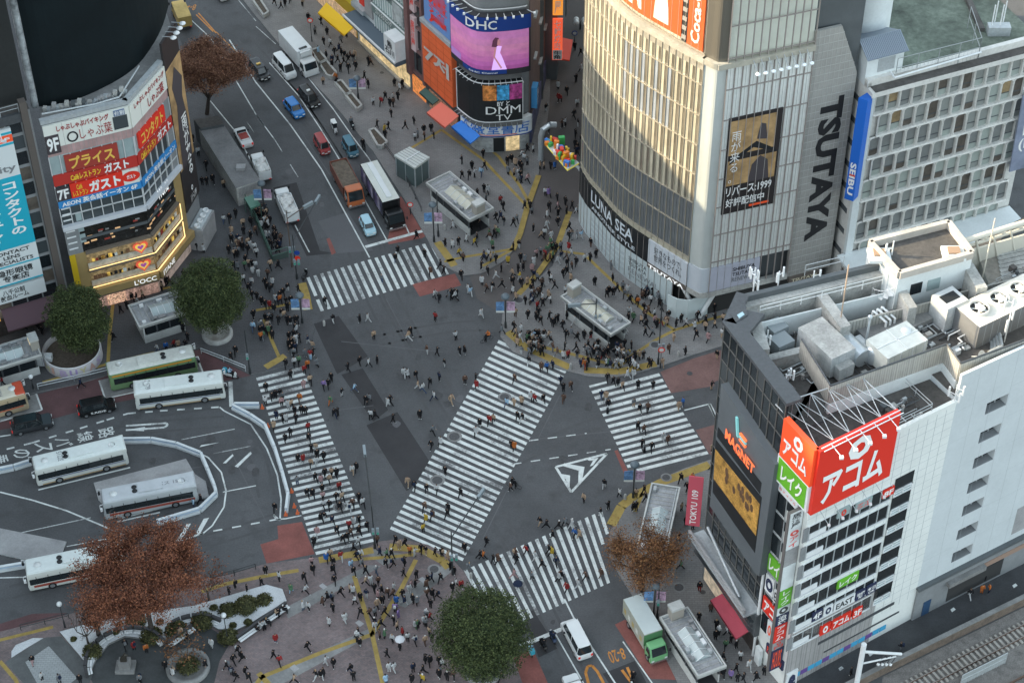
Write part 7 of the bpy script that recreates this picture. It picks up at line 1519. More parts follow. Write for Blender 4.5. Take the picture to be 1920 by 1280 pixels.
banner_lamp('bannered street lamp on the corner of the store plaza', (948, 614), 557); banner_lamp('bannered street lamp at the tip of the eastern pavement', (1187, 932), 872); banner_lamp('bannered street lamp above the green truck', (1225, 1158), 1098); banner_lamp('bannered street lamp at the left corner of the top zebra', (567, 605), 555)
def globe_lamp(label, px, ytop, mat=None):
    t, h = pole('globe_lamp', label, 'street lamp', px, ytop, r=.06); b = MB(); b.ball((0, 0, h+.2), .3, M('lamp_globe', (.65, .68, .68), .3)); b.build('globe', t, False)
globe_lamp('white globe lamp between the bus kerb and the painted round planter', (63, 729), 708); globe_lamp('white globe lamp above the brown paved walk at lower left', (122, 1175), 1134); globe_lamp('white globe lamp standing in the white gravel garden', (427, 1200), 1155)
def signal(label, px, ytop, arm=None, lamps=2, mat=None, sign=None):
    t, h = pole('traffic_signal', label, 'traffic signal', px, ytop, mat=mat)
    if arm:
        e = G(*arm, KH); d = Vector((e.x-t.location.x, e.y-t.location.y, 0)); b = MB(); b.tube((0, 0, h*.86), d+Vector((0, 0, h*.9)), .07, mat or pole_d, 6); b.build('arm', t, False); u = d.normalized(); q = Vector((-u.y, u.x, 0)); c = d*.92+Vector((0, 0, h*.9-.35)); b = MB(); b.obox(c-u*.75-q*.15, u*1.5, q*.3, Vector((0, 0, .45)), M('signal_grey', (.22, .26, .28), .5)); b.build('signal_head', t, False)
    for k in range(lamps):
        b = MB(); b.box(-.18+.5*k, -.34, 2.6+.1*k, .12+.5*k, -.12, 3.5+.1*k, M('signal_grey', ())); b.box(-.14+.5*k, -.36, 2.7, .08+.5*k, -.34, 3.0, M('signal_green', (.02, .2, .14), .3, emit=.1)); b.build('pedestrian_light', t, False)
    if sign:
        for k, cc in enumerate(sign): b = MB(); b.tube((.35, -.2, h*.62-.9*k), (.35, -.25, h*.62-.9*k), .36, cc, 12); b.build('sign', t, False)
signal('brown signal pole at the left end of the top zebra', (548, 500), 395, (590, 475), mat=pole_b); signal('dark signal pole with round signs at the corner kerb', (557, 523), 440, (606, 440), sign=(MATS['royal_blue'], red_s)); signal('black signal pole beside the upper subway entrance', (822, 443), 360, lamps=1)
signal('black signal pole among people at the lower end of the left zebra', (703, 1027), 948, (688, 905)); signal('signal pole at the bottom of the diagonal zebra', (849, 1076), 996, (908, 988)); signal('black signal pole near the lower store subway entrance', (1116, 628), 560, (1072, 632)); signal('tall black signal pole at the east zebra corner', (1234, 682), 562); signal('dark signal pole behind the green bus', (469, 700), 618, lamps=1)
signal('black signal pole beside the green truck', (1232, 1160), 1105, lamps=1)
for lab, px, yt in (('round mirror pole near the kerb before the top zebra', (770, 402), 383), ('red and white lane sign pole near the top left', (585, 78), 38), ('thin sign post beside the store plaza kerb', (1238, 690), 655), ('red lane sign post in the shopping lane', (1077, 83), 62)):
    t, h = pole('sign_post', lab, 'road sign', px, yt, r=.05); b = MB(); b.tube((0, -.06, h), (0, -.1, h), .42, [red_s, MATS['royal_blue']][len(lab) % 2], 14); b.tube((0, -.1, h), (0, -.11, h), .28, plate_m, 14); b.build('sign', t, False)
# subway entrances
ent_w = M('entrance_white', (.46, .47, .45), .7, (.6, .15), fine=(4, .08)); slate_r = M('entrance_roof', (.28, .29, .3), .85, (.8, .3), fine=(5, .15)); sky_gl = M('skylight_glass', (.38, .44, .44), .3, (.7, .1))
def entrance(label, q, H=3.3, sky=(.3, .78), pyl=None, rot=0, grid=True, beige=False):
    w = [G2(*p, H) for p in q]; c = sum(w, Vector((0, 0)))/4
    u = ((w[2]-w[1])+(w[3]-w[0])).normalized(); v = ((w[1]-w[0])+(w[2]-w[3])).normalized(); v = (v-u*v.dot(u)).normalized()
    L = ((w[2]-w[1]).length+(w[3]-w[0]).length)/2; Wd = ((w[1]-w[0]).length+(w[2]-w[3]).length)/2
    t = thing('subway_entrance', label, 'subway entrance', (c.x, c.y, KH), math.atan2(u.y, u.x), 'subway entrances'); s = 1 if Vector((-u.y, u.x)).dot(v) > 0 else -1
    l, h = L/2, Wd/2
    b = MB(); b.box(-l, -h, H-.45, l, h, H-.25, slate_r)
    for a in ((-l, -h, l, -h+.18), (-l, h-.18, l, h), (-l, -h+.18, -l+.18, h-.18), (l-.18, -h+.18, l, h-.18)): b.box(a[0], a[1], H-.5, a[2], a[3], H, ent_w)
    for k in range(int(L/.6)): x = -l+.4+k*.6; b.box(x, -h+.2, H-.25, x+.07, h-.2, H-.2, roof_w)
    b.build('roof', t, False)
    a0, a1 = -l+L*sky[0], -l+L*sky[1]; b = MB(); hw = Wd*.27; z0 = H-.22
    b.geo([(a0, -hw, z0), (a1, -hw, z0), (a1, 0, z0+.55), (a0, 0, z0+.55), (a1, hw, z0), (a0, hw, z0)], [(0, 1, 2, 3), (3, 2, 4, 5), (1, 4, 2), (0, 3, 5)], sky_gl if not beige else M('beige_skylight', (.46, .45, .37), .5, (.7, .15)))
    for k in range(5): x = a0+(a1-a0)*k/4; b.path([(x, -hw, z0+.03), (x, 0, z0+.58), (x, hw, z0+.03)], .04, white_m, 5)
    b.build('skylight', t, False)
    b = MB(); b.box(-l+.5, -h+.35, 0, -l+.7, h-.35, H-.5, ent_w); b.box(-l+.7, h-.5, 0, l-.6, h-.35, 1.2, ent_w); b.box(-l+.7, -h+.35, 0, l-.6, -h+.5, 1.2, ent_w); b.box(-l+.8, -h+.6, .01, l-.5, h-.6, .05, M('stair_dark', (.025, .025, .027), .9))
    for k in range(4): x = -l+.6+(L-1.4)*k/3; b.box(x-.1, -h+.36, 1.2, x+.1, -h+.5, H-.5, steel_d); b.box(x-.1, h-.5, 1.2, x+.1, h-.36, H-.5, steel_d)
    b.build('walls', t, False)
    b = MB(); b.box(-l+.9, -h+.40, 1.2, l-.7, -h+.45, H-.6, glass_d); b.box(-l+.9, h-.45, 1.2, l-.7, h-.40, H-.6, glass_d); b.build('side_glazing', t, False)
    b = MB(); r = random.Random(len(label))
    for k in range(7): x = r.uniform(-l+.5, l-1); y = r.choice([-h+.4, h-.9]); b.box(x, y, H-.25, x+r.uniform(.3, .9), y+r.uniform(.3, .5), H+r.uniform(0, .3), r.choice([steel, conc, grey_w, white_m]))
    b.path([(-l+.3, h-.35, H), (l-.3, h-.35, H)], .07, steel, 5); b.build('roof_equipment', t, False)
    if pyl is not None:
        x = pyl*l; b = MB(); b.box(x-.5, -.7, H-.5, x+.5, .7, H+1.2, M('beige_pylon', (.33, .31, .27), .6)); b.box(x-.55, -.75, H+1.2, x+.55, .75, H+1.5, ent_w); b.box(x-.56, -.5, H+.7, x-.5, .5, H+1.1, M('lit_sign_panel', (.85, .7, .45), .5, emit=.15)); b.build('sign_pylon', t, False)
    return t
entrance('beige ridged subway entrance above the right end of the top zebra', [(801, 344), (841, 321), (925, 388), (882, 416)], pyl=.85, beige=True); entrance('subway entrance in front of the rounded glass store', [(1054, 555), (1085, 535), (1184, 602), (1144, 631)], pyl=-.85, beige=True)
entrance('long subway entrance with a glass skylight beside the green truck', [(1236, 1157), (1290, 1137), (1362, 1248), (1309, 1269)], pyl=-.9); entrance('pale subway entrance partly under the sparse orange tree', [(1221, 905), (1276, 914), (1247, 1046), (1191, 1036)], sky=(.35, .7)); entrance('subway entrance with blue glass panels between the two round evergreens', [(241, 575), (259, 612), (350, 588), (335, 541)], sky=(.35, .85)); entrance('subway entrance cut by the left edge below the grey shops', [(-55, 662), (-38, 703), (79, 664), (62, 630)], sky=(.2, .75), pyl=.9)
lf_ = thing('lift_kiosk', 'glass walled lift kiosk with a pale ribbed roof', 'lift kiosk', (0, 0, KH)); q = [G2(x, y, 3.4) for x, y in ((739, 293), (768, 277), (806, 297), (778, 317))]; lf_.location = (*((q[0]+q[2])/2), KH)
b = MB(); b.prism(q, 3.3, 3.6, M('pale_ribbed_roof', (.50, .53, .5), .6, (.5, .08)), None, True); cq = sum(q, Vector((0, 0)))/4
for k in range(1, 6): wallseg(b, q[0].lerp(q[1], k/6), q[3].lerp(q[2], k/6), 3.6, 3.64, .06, conc, px=False)
wallseg(b, q[0].lerp(q[3], .5), q[1].lerp(q[2], .5), 3.6, 3.7, .12, white_m, px=False); b.build('roof', lf_)
b = MB(); qi = [cq+(p-cq)*.9 for p in q]
for a, c in zip(qi, qi[1:]+qi[:1]): wallseg(b, a, c, KH, 3.3, .06, M('kiosk_glass', (.10, .14, .14), .1, spec=.7), px=False); b.tube((a.x, a.y, KH), (a.x, a.y, 3.3), .1, steel, 6); m_ = a.lerp(c, .5); b.tube((m_.x, m_.y, KH), (m_.x, m_.y, 3.3), .07, steel, 6)
b.build('glass_walls', lf_)
# long vent building, smoking area
vb = thing('vent_building', 'long grey concrete vent building with a louvred end beside the convertible', 'vent building', (*G2(430, 290), KH)); q = [G2(x, y, 3.2) for x, y in ((373, 241), (419, 233), (488, 338), (443, 353))]; b = MB(); b.prism(q, KH, 3.2, roof_w, M('vent_roof', (.17, .17, .17), .9, (.4, .25), fine=(4, .15))); b.build('wall', vb)
b = MB(); Fv = Face(q[3], q[2]); 
for k in range(14): Fv.slab(b, .3+k*(Fv.L-.6)/14, 1.6, .3+k*(Fv.L-.6)/14+.1, 3.0, 0, .08, conc)
b.build('louvres', vb); b = MB(); q2 = [G2(x, y, 3.6) for x, y in ((363, 224), (410, 217), (420, 233), (376, 241))]; b.prism(q2, KH, 3.6, grey_d, roof_d); b.build('roof_box', vb); b = MB(); c_ = G(452, 316, 3.2); b.prism([(c_.x-.6, c_.y-.5), (c_.x+.6, c_.y-.5), (c_.x+.6, c_.y+.5), (c_.x-.6, c_.y+.5)], 3.2, 3.6, conc); b.build('roof_box', vb)
sm = thing('smoking_fence', 'green framed fence round the crowded smoking corner', 'fence', (*G2(505, 470), KH)); gf = M('green_fence', (.07, .14, .11), .6); b = MB(); fp = [G2(462, 385), G2(481, 420), G2(511, 492), G2(541, 483)]; rail(b, fp, KH, 1.7, gf, 1.2, .05)
for a, c in zip(fp, fp[1:]): wallseg(b, a, c, KH, 1.0, .03, M('green_mesh', (.06, .09, .08), .8), px=False)
b.build('panels', sm); sc2 = thing('smoking_canopy', 'green curved canopy at the top of the smoking corner', 'canopy', (*G2(470, 392), KH)); b = MB(); cp = [G2(458, 372, 2.6), G2(476, 366, 2.6), G2(488, 384, 2.6), G2(470, 392, 2.6)]; b.prism(cp, 2.5, 2.75, M('green_canopy', (.08, .19, .14), .6), None, True); b.build('roof', sc2); b = MB()
for p in cp: b.tube((*p, KH), (*p, 2.5), .05, gf, 6)
b.build('posts', sc2)
# guard barriers and railings
bar_w = M('barrier_white', (.58, .62, .63), .6, (1, .12)); bar_b = M('barrier_pale_blue', (.40, .50, .62), .5, (1, .1))
def barrier(label, pts, z=0):
    t = thing('road_barrier', label, 'barrier', (*G2(*pts[0]), z)); b = MB(); c = MB()
    for p, q in zip(pts, pts[1:]):
        p, q = G2(*p), G2(*q); n = max(1, int((q-p).length/2.6))
        for k in range(n):
            a, e = p.lerp(q, k/n), p.lerp(q, (k+.97)/n); wallseg(b, a, e, z, z+.3, .4, bar_w, px=False); wallseg(c, a, e, z+.42, z+.72, .12, bar_b, px=False); wallseg(c, a, e, z+.78, z+.84, .3, bar_w, px=False); c.tube((a.x, a.y, z), (a.x, a.y, z+.84), .06, bar_w, 6)
    b.build('base_block', t); c.build('rail', t)
barrier('curved white and blue barrier round the bus turning lane', [(229, 830), (285, 829), (332, 838), (378, 856), (391, 886), (404, 918), (406, 930), (375, 960), (293, 984)]); barrier('white barrier at the left edge beside the 32215 bus', [(-30, 892), (28, 880), (60, 870)]); barrier('white barrier along the left zebra up to the lane point', [(436, 766), (470, 784), (498, 803), (516, 845), (530, 890), (541, 930), (537, 962)]); barrier('short level barrier arm beside the lane point', [(440, 764), (488, 764)]); barrier('white barrier at the lower left beside the concrete island', [(-20, 1074), (52, 1062)])
def railing(label, pts, z=KH, mat=None, h=.9, step=2.2):
    t = thing('railing', label, 'railing', (*G2(*pts[0]), z)); b = MB(); rail(b, [G2(*p) for p in pts], z, h, mat or bar_w, step, .045); b.build('rails', t)
railing('white railing beside the dark red bus bay', [(72, 731), (140, 716), (203, 700)]); railing('white sloping railing by the terminal exit', [(378, 664), (420, 680), (461, 697)]); railing('dark railing along the lower station pavement', [(396, 1090), (440, 1080), (480, 1068)], mat=pole_d); railing('dark railing along the upper shopping kerb', [(722, 280), (745, 312), (768, 352), (790, 398)], mat=pole_d); railing('thin railing along the lower left walk', [(40, 1182), (130, 1160)], mat=pole_d)
def planter(label, q, soil=None):
    t = thing('kerb_planter', label, 'planter', (*G2(*q[0]), KH)); w = [G2(*p, .7) for p in q]; c = sum(w, Vector((0, 0)))/len(w); b = MB()
    for a, e in zip(w, w[1:]+w[:1]): wallseg(b, a, e, KH, .75, .28, roof_w, px=False)
    b.build('kerb', t); b = MB(); b.prism([c+(p-c)*.93 for p in w], KH, .66, soil or M('planter_soil', (.085, .068, .052), .95, (3, .35), fine=(9, .4)), None); b.build('soil', t)
planter('stone planter behind the white box truck', [(583, 94), (594, 90), (612, 111), (599, 118)]); planter('stone planter below the white box truck with a rounded end', [(599, 119), (612, 113), (630, 135), (622, 143), (613, 140)]); planter('upper half of the middle stone planter pair', [(628, 153), (640, 150), (658, 172), (648, 177)]); planter('lower half of the middle stone planter pair beside the bannered lamp', [(648, 178), (659, 174), (678, 197), (669, 204)]); planter('last stone planter nearest the lift kiosk', [(692, 244), (702, 240), (726, 266), (716, 273), (708, 272)]); planter('short planter strip at the very top of the pavement', [(474, 0), (486, -4), (503, 22), (494, 28)])
# white walking bollards
for lab, px in (('pale stone bollard at the smoking area corner', (608, 610)), ('pale bollard at the bottom right plaza edge', (1172, 935)), ('pale bollard on the store plaza corner kerb', (1070, 690)), ('second pale bollard on the store plaza corner kerb', (1272, 667)), ('pale bollard left of the south zebra', (883, 1082)), ('pale bollard beside the upper subway kerb', (834, 430))):
    t = thing('bollard', lab, 'bollard', G(*px, KH)); b = MB(); b.lathe([(.16, 0), (.16, .7), (.1, .8), (0, .82)], roof_w, n=10); b.build('post', t, False)
for k, px in enumerate(((492, 765), (503, 800), (547, 922), (552, 950), (558, 962), (536, 965))):
    t = thing('traffic_cone', ('orange cone beside the left zebra, %s along the barrier' % ['first', 'second', 'third', 'fourth', 'fifth', 'last'][k]), 'cone', G(*px), 0, 'orange cones along the barrier'); b = MB(); b.box(-.2, -.2, 0, .2, .2, .05, M('cone_orange', (.6, .13, .04), .6)); b.lathe([(.16, .05), (.04, .7), (0, .7)], MATS['cone_orange'], n=10); b.build('cone', t, False)
# lit street gate with coloured toy-like blocks on a white arched pole
gs = thing('street_gate', 'bright lane gate with colourful blocks on a tilted plate and white arched pole', 'street gate', G(1092, 392, KH)); gb = Vector(G(1092, 392, KH)); b = MB(); H9 = 7.5; arch = [gb+Vector((0, 0, z)) for z in (0, 2, 4, 5.5)]+[gb+Vector((-.5, .2, 6.6)), gb+Vector((-1.3, .4, 7.4)), gb+Vector((-2.6, .6, 7.9))]; b.path(arch, .22, white_m, 10); b.build('arched_pole', gs)
pl9 = [Vector((*G2(x, y, 7.6), 7.6)) for x, y in ((1021, 268), (1036, 262), (1086, 305), (1064, 318))]; b = MB(); b.poly(pl9, plate_m); b.poly([p-Vector((0, 0, .25)) for p in pl9[::-1]], plate_m)
for i in range(4): b.poly([pl9[i]-Vector((0, 0, .25)), pl9[(i+1) % 4]-Vector((0, 0, .25)), pl9[(i+1) % 4], pl9[i]], M('gate_edge_yellow', (.7, .6, .1), .5, emit=.1))
b.build('plate', gs); r = random.Random(6); cc9 = [M('toy_red', (.75, .06, .03), .4), M('toy_green', (.05, .4, .1), .4), M('toy_yellow', (.8, .5, .03), .4), M('toy_blue', (.05, .2, .6), .4), M('toy_orange', (.85, .25, .03), .4), text_w]
for k in range(34):
    s_, t_ = r.random(), r.random(); p = (pl9[0]*(1-s_)+pl9[1]*s_)*(1-t_)+(pl9[3]*(1-s_)+pl9[2]*s_)*t_; b = MB(); w_ = r.uniform(.2, .5); d_ = Vector((math.cos(k), math.sin(k), 0)); b.obox(p, d_*w_*1.6, Vector((-d_.y, d_.x, 0))*w_, Vector((0, 0, r.uniform(.2, 1.3))), cc9[k % 6]); b.build('toy_block', gs)
gl2 = thing('archway_lamp', 'silver curved arch post at the mouth of the shopping lane', 'arch post', G(1014, 300, KH)); b = MB(); p = Vector(G(1014, 300, KH)); b.path([p, p+Vector((0, 0, 4)), p+Vector((.3, 0, 5.2)), p+Vector((1.2, .2, 5.8)), p+Vector((2.0, .4, 5.6))], .4, silv, 10); b.build('arch', gl2)
t, h = pole('street_lamp', 'four-globe lamp in the shopping lane', 'street lamp', (1088, 55), 40); b = MB()
for dx, dy in ((-.6, -.3), (.6, -.3), (-.6, .4), (.6, .4)): b.ball((dx, dy, h), .42, M('lamp_globe', ()))
b.build('globes', t, False)
# round painted planter and round seats
rp0 = G2(138, 672); rp_ = thing('round_planter', 'round planter wall painted with pastel letters beside the bus kerb', 'planter', (*rp0, KH)); b = MB(); Rr = 3.55
b.lathe([(Rr, 0), (Rr, 1.5), (Rr-.25, 1.5), (Rr-.25, .6)], M('painted_planter', (.40, .38, .38), .7, (.5, .1)), n=40); b.poly([((Rr-.25)*math.cos(k*.157), (Rr-.25)*math.sin(k*.157), .7) for k in range(40)], MATS['planter_soil'] if 'planter_soil' in MATS else roof_d); b.build('wall', rp_, False)
b = MB(); b.lathe([(Rr-.1, 1.5), (Rr-.1, 1.56), (Rr-.16, 1.56)], white_m, n=40); b.build('rim', rp_, False)
pastel = [M('pastel_violet', (.33, .26, .45), .7), M('pastel_yellow', (.48, .44, .26), .7), M('pastel_peach', (.52, .32, .26), .7), M('pastel_lilac', (.40, .32, .46), .7)]
for k, ch in enumerate('SHIBUYAS'):
    a0 = R_(196+k*19.5); a1 = a0+R_(15 if ch != 'I' else 7); lettering(ch, lambda s, t, a0=a0, a1=a1: Vector(((Rr+.02)*math.cos(a0+(a1-a0)*s), (Rr+.02)*math.sin(a0+(a1-a0)*s), .25+1.05*t))+rp_.location, pastel[k % 4], rp_, bold=.04)
ec = thing('service_cabinet', 'white cabinet between the subway entrance and the round painted planter', 'cabinet', G(82, 682, KH)); b = MB(); b.box(-1.2, -.4, 0, 1.2, .4, 1.5, white_m); b.box(-.02, -.42, .1, .02, -.4, 1.4, grey_w); b.build('body', ec, False)
def seat_ring(label, px, R0, h=.5, mat=None):
    t = thing('round_planter', label, 'planter', G(*px, KH)); b = MB(); b.lathe([(R0, 0), (R0, h), (R0-.5, h), (R0-.5, h-.1), (0, h-.1)], mat or conc_d, n=28); b.build('wall', t, False); return t
seat_ring('round pale tree seat under the evergreen beside the top left walk', (408, 628), 1.9, mat=roof_w); seat_ring('round tree seat under the lower evergreen', (905, 1258), 2.0); seat_ring('round planted seat in the statue garden', (353, 1252), 2.3)
# ================================================================ trees
def leafmat(n, c): return M(n, c, .75, (.7, .35), spec=.2)
ev = [leafmat('evergreen_leaf_dark', (.030, .044, .020)), leafmat('evergreen_leaf', (.058, .078, .030)), leafmat('evergreen_leaf_light', (.10, .12, .045))]
rdl = [leafmat('russet_leaf_dark', (.095, .042, .028)), leafmat('russet_leaf', (.185, .07, .042)), leafmat('russet_leaf_light', (.31, .125, .065))]
orl = [leafmat('ochre_leaf_dark', (.10, .05, .028)), leafmat('ochre_leaf', (.19, .088, .042)), leafmat('ochre_leaf_light', (.27, .14, .06))]
brl = [leafmat('brown_leaf_dark', (.11, .055, .038)), leafmat('brown_leaf', (.20, .10, .065)), leafmat('brown_leaf_light', (.28, .15, .09))]
bark = M('bark', (.05, .04, .034), .95, (4, .3), bump=8); stemm = M('grey_bark', (.09, .08, .07), .95, (4, .3))
def leaf(mb, c, s, r, mat):
    a = Vector((r.gauss(0, 1), r.gauss(0, 1), r.gauss(0, .7))).normalized(); b_ = a.cross(Vector((r.gauss(0, 1), r.gauss(0, 1), r.gauss(0, 1)))).normalized()
    mb.poly([c-a*s, c+b_*s*.6, c+a*s, c-b_*s*.6], mat)
def evergreen(label, px, R, Hc, trunk, n=9000, seed=1, sz=1.0):
    r = random.Random(seed); g0 = Vector(G(*px, KH)); t = thing('evergreen_tree', label, 'tree', g0); b = MB(); b.tube((0, 0, 0), (0, 0, Hc-R*.4), .35, bark, 10, .22)
    for k in range(5): a = k*1.26; b.tube((0, 0, trunk), (R*.55*math.cos(a), R*.55*math.sin(a), Hc), .16, bark, 6, .05)
    b.build('trunk', t, False); mb = MB(); lumps = []
    for k in range(240):
        zq = 1-2*(k+.5)/240; aq = k*2.39996; sq = math.sqrt(1-zq*zq); v = Vector((sq*math.cos(aq), sq*math.sin(aq), zq))
        rad = r.uniform(.66, .98); lr = R*r.uniform(.12, .21); lumps.append((Vector((v.x*R*rad, v.y*R*rad, Hc+v.z*R*.98*sz*rad)), lr))
    core = MB(); vs = []
    mb.lathe([(R*.55*math.sin(math.pi*i/8), Hc-R*.55*sz*math.cos(math.pi*i/8)) for i in range(9)], ev[0], n=12)
    for k in range(n):
        c, lr = lumps[r.randrange(len(lumps))]; v = Vector((r.gauss(0, 1), r.gauss(0, 1), r.gauss(0, 1)+.25)).normalized()
        d = r.random(); leaf(mb, c+v*lr*r.uniform(.7, 1.2), r.uniform(.06, .13), r, ev[0] if d < .3 else ev[1] if d < .8 else ev[2])
    mb.build('crown', t, False); return t
evergreen('tall round evergreen on the walk above the left zebra', (404, 628), 4.3, 6.6, 2.2, 42000, 1, 1.05); evergreen('round evergreen growing from the painted planter', (160, 668), 3.55, 6.3, 1.5, 36000, 2, 1.28); evergreen('round evergreen at the bottom middle of the station plaza', (905, 1256), 4.9, 6.2, 2.0, 46000, 3, .95)
def broadleaf(label, px, H, spread, cols, n, seed, size=.2, dens=1.0, lean=(0, 0), clump=.9, bare=False, fill=None):
    r = random.Random(seed); g0 = Vector(G(*px, KH)); t = thing('autumn_tree' if not bare else 'bare_tree', label, 'tree', g0); b = MB(); tips = []
    def grow(p, d, L, rad, lev):
        q = p+d*L; b.tube(p, q, rad, bark if not bare else stemm, 7 if lev < 2 else 4, rad*.65, False)
        if lev >= 4 or L < .35: tips.append(q); return
        if lev >= 2: tips.append(p.lerp(q, .6)); tips.append(q)
        for k in range(3 if lev < 3 else 2):
            a = r.uniform(0, 6.28); s = (spread/H)*r.uniform(.7, 1.3); nd = (d+Vector((math.cos(a)*s, math.sin(a)*s, r.uniform(-.05, .2)))).normalized(); grow(q, nd, L*r.uniform(.62, .85), rad*.6, lev+1)
    d0 = Vector((lean[0], lean[1], 1)).normalized(); L0 = H*.26
    b.tube((0, 0, 0), d0*L0, .3 if not bare else .14, bark, 8, .24 if not bare else .1)
    for k in range(5):
        a = k*1.2566+r.uniform(-.4, .4); s = spread/H*1.25; grow(d0*L0, (d0+Vector((math.cos(a)*s, math.sin(a)*s, .1))).normalized(), H*.27, .17 if not bare else .07, 1)
    if fill:
        for k in range(150):
            a = r.uniform(0, 6.283); e = r.random()**.5; zz = r.uniform(-.5, 1); tips.append(Vector((fill[3]+fill[0]*e*math.cos(a)*(1-.25*zz), fill[0]*e*math.sin(a)*(1-.25*zz), fill[2]+fill[1]*zz*math.sqrt(max(0, 1-e*e*.8))+r.uniform(-.4, .4))))
    b.build('trunk', t, False)
    if n:
        mb = MB()
        for k in range(n):
            c = r.choice(tips); dd = r.random(); v = Vector((r.gauss(0, 1), r.gauss(0, 1), r.gauss(0, .8)))*clump*.5; leaf(mb, c+v, r.uniform(.6, 1.3)*size, r, cols[0] if dd < .3 else cols[1] if dd < .75 else cols[2])
        mb.build('crown', t, False)
    return t
broadleaf('big red-brown autumn tree over the white gravel garden', (285, 1183), 12.6, 6.4, rdl, 85000, 4, .095, clump=.95, fill=(6.7, 1.5, 10.2, 0)); broadleaf('brown autumn tree beside the restaurant tower and road', (388, 214), 10.5, 5.6, brl, 70000, 5, .10, lean=(.2, 0), clump=.9, fill=(4.7, 1.8, 7.8, 1.8)); broadleaf('sparse orange autumn tree by the lower subway entrance', (1203, 1106), 9.0, 5.4, orl, 18000, 6, .09, clump=1.0)
broadleaf('bare grey tree at the left of the gravel garden', (166, 1208), 5.5, 3.4, orl, 0, 7, bare=True); broadleaf('thin nearly bare tree in the round garden seat', (352, 1245), 4.6, 2.8, orl, 500, 8, .13, bare=True); broadleaf('small russet tree beside the bare grey tree', (186, 1192), 4.2, 1.5, rdl, 1500, 9, .13, clump=.8); broadleaf('small bare russet tree right of the big red-brown tree', (392, 1125), 5.0, 2.6, rdl, 700, 12, .12, bare=True)
# gravel garden, shrubs, curved benches, statue
gravel = M('white_gravel', (.50, .52, .53), .9, (.5, .12), fine=(7, .2)); b = MB(); GZ = KH+.3
gq = [(113, 1188), (205, 1162), (300, 1148), (362, 1140), (500, 1100), (530, 1108), (538, 1130), (470, 1172), (440, 1186), (410, 1183), (385, 1168), (362, 1170), (318, 1200), (290, 1208), (270, 1200), (235, 1196), (205, 1210), (180, 1240), (172, 1258)]
b.prism([G2(*p) for p in gq], 0, GZ, conc_d, gravel); tag(b.build('gravel_bed'), kind='structure')
b = MB(); cS = G2(240, 1245); b.poly([(cS.x+4.1*math.cos(k*.21), cS.y+4.1*math.sin(k*.21), KH+.01) for k in range(30)], M('dark_paving', (.05, .055, .056), .85, (.4, .25), fine=(5, .15))); patchz(b, [(290, 1215), (318, 1203), (362, 1173), (385, 1172), (410, 1188), (440, 1192), (412, 1240), (400, 1290), (330, 1300), (270, 1270)], MATS['dark_paving'], KH+.012)
patchz(b, [(10, 1242), (84, 1196), (116, 1194), (176, 1262), (160, 1300), (60, 1300)], M('grey_dais', (.10, .105, .105), .85, (.4, .25), fine=(5, .12)), KH+.02); patchz(b, [(48, 1242), (92, 1212), (145, 1272), (110, 1300), (80, 1300)], M('pale_tiles', (.33, .35, .35), .8, (.5, .1), brick=(1.0, (.30, .32, .32), (.2, .21, .21))), KH+.03); patchz(b, [(22, 1222), (30, 1210), (62, 1197), (82, 1197), (60, 1210), (50, 1216), (22, 1234)], gravel, KH+.03); tag(b.build('garden_paving'), kind='structure')
def bench(label, ctr, R0, a0, a1, px=True):
    c = G2(*ctr); t = thing('curved_bench', label, 'bench', (*c, KH)); n = max(3, int((a1-a0)/.25)); b = MB(); c2 = MB()
    for k in range(n):
        t0, t1 = a0+(a1-a0)*k/n, a0+(a1-a0)*(k+.86)/n; f = lambda a, r, z: (c.x+r*math.cos(a), c.y+r*math.sin(a), z)
        for r0, r1 in ((R0-.5, R0-.3), (R0-.24, R0-.05)): b.geo([f(t0, r0, .58), f(t1, r0, .58), f(t1, r1, .58), f(t0, r1, .58), f(t0, r0, .5), f(t1, r0, .5), f(t1, r1, .5), f(t0, r1, .5)], [(0, 1, 2, 3), (7, 6, 5, 4), (0, 4, 5, 1), (2, 6, 7, 3), (1, 5, 6, 2), (0, 3, 7, 4)], white_m)
        c2.geo([f(t0, R0, KH), f(t1, R0, KH), f(t1, R0, 1.0), f(t0, R0, 1.0), f(t0, R0+.3, KH), f(t1, R0+.3, KH), f(t1, R0+.3, 1.0), f(t0, R0+.3, 1.0)], [(3, 2, 1, 0), (4, 5, 6, 7), (3, 7, 6, 2), (0, 4, 7, 3), (1, 2, 6, 5)], M('bench_wall', (.045, .045, .048), .7))
    b.build('seat', t); c2.build('back_wall', t)
bench('round white slatted bench curving about the statue', (240, 1245), 4.2, .55, 3.6); bench('white bench below the middle of the gravel garden', (366, 1222), 4.2, 1.0, 2.3); bench('white bench along the right end of the gravel garden', (462, 1144), -3.6, 4.9, 6.0) if 0 else None
def lbench(label, a, c):
    p, q = G2(*a), G2(*c); t = thing('long_bench', label, 'bench', (*p, KH)); b = MB(); d = (q-p).normalized(); n = Vector((d.y, -d.x))
    for k in (.2, .5): wallseg(b, p+n*k, q+n*k, .5, .58, .22, white_m, px=False)
    b.build('seat', t); b = MB(); wallseg(b, p-n*.1, q-n*.1, KH, .9, .25, MATS['bench_wall'], px=False); L = (q-p).length
    for k in range(int(L/1.5)+1): e = p+d*(k*1.5)+n*.35; b.tube((e.x, e.y, KH), (e.x, e.y, .5), .05, pole_d, 5)
    b.build('back_wall', t)
lbench('straight white slatted bench at the right end of the gravel garden', (446, 1203), (538, 1138)); lbench('white slatted bench in the middle of the statue garden', (316, 1212), (362, 1180))
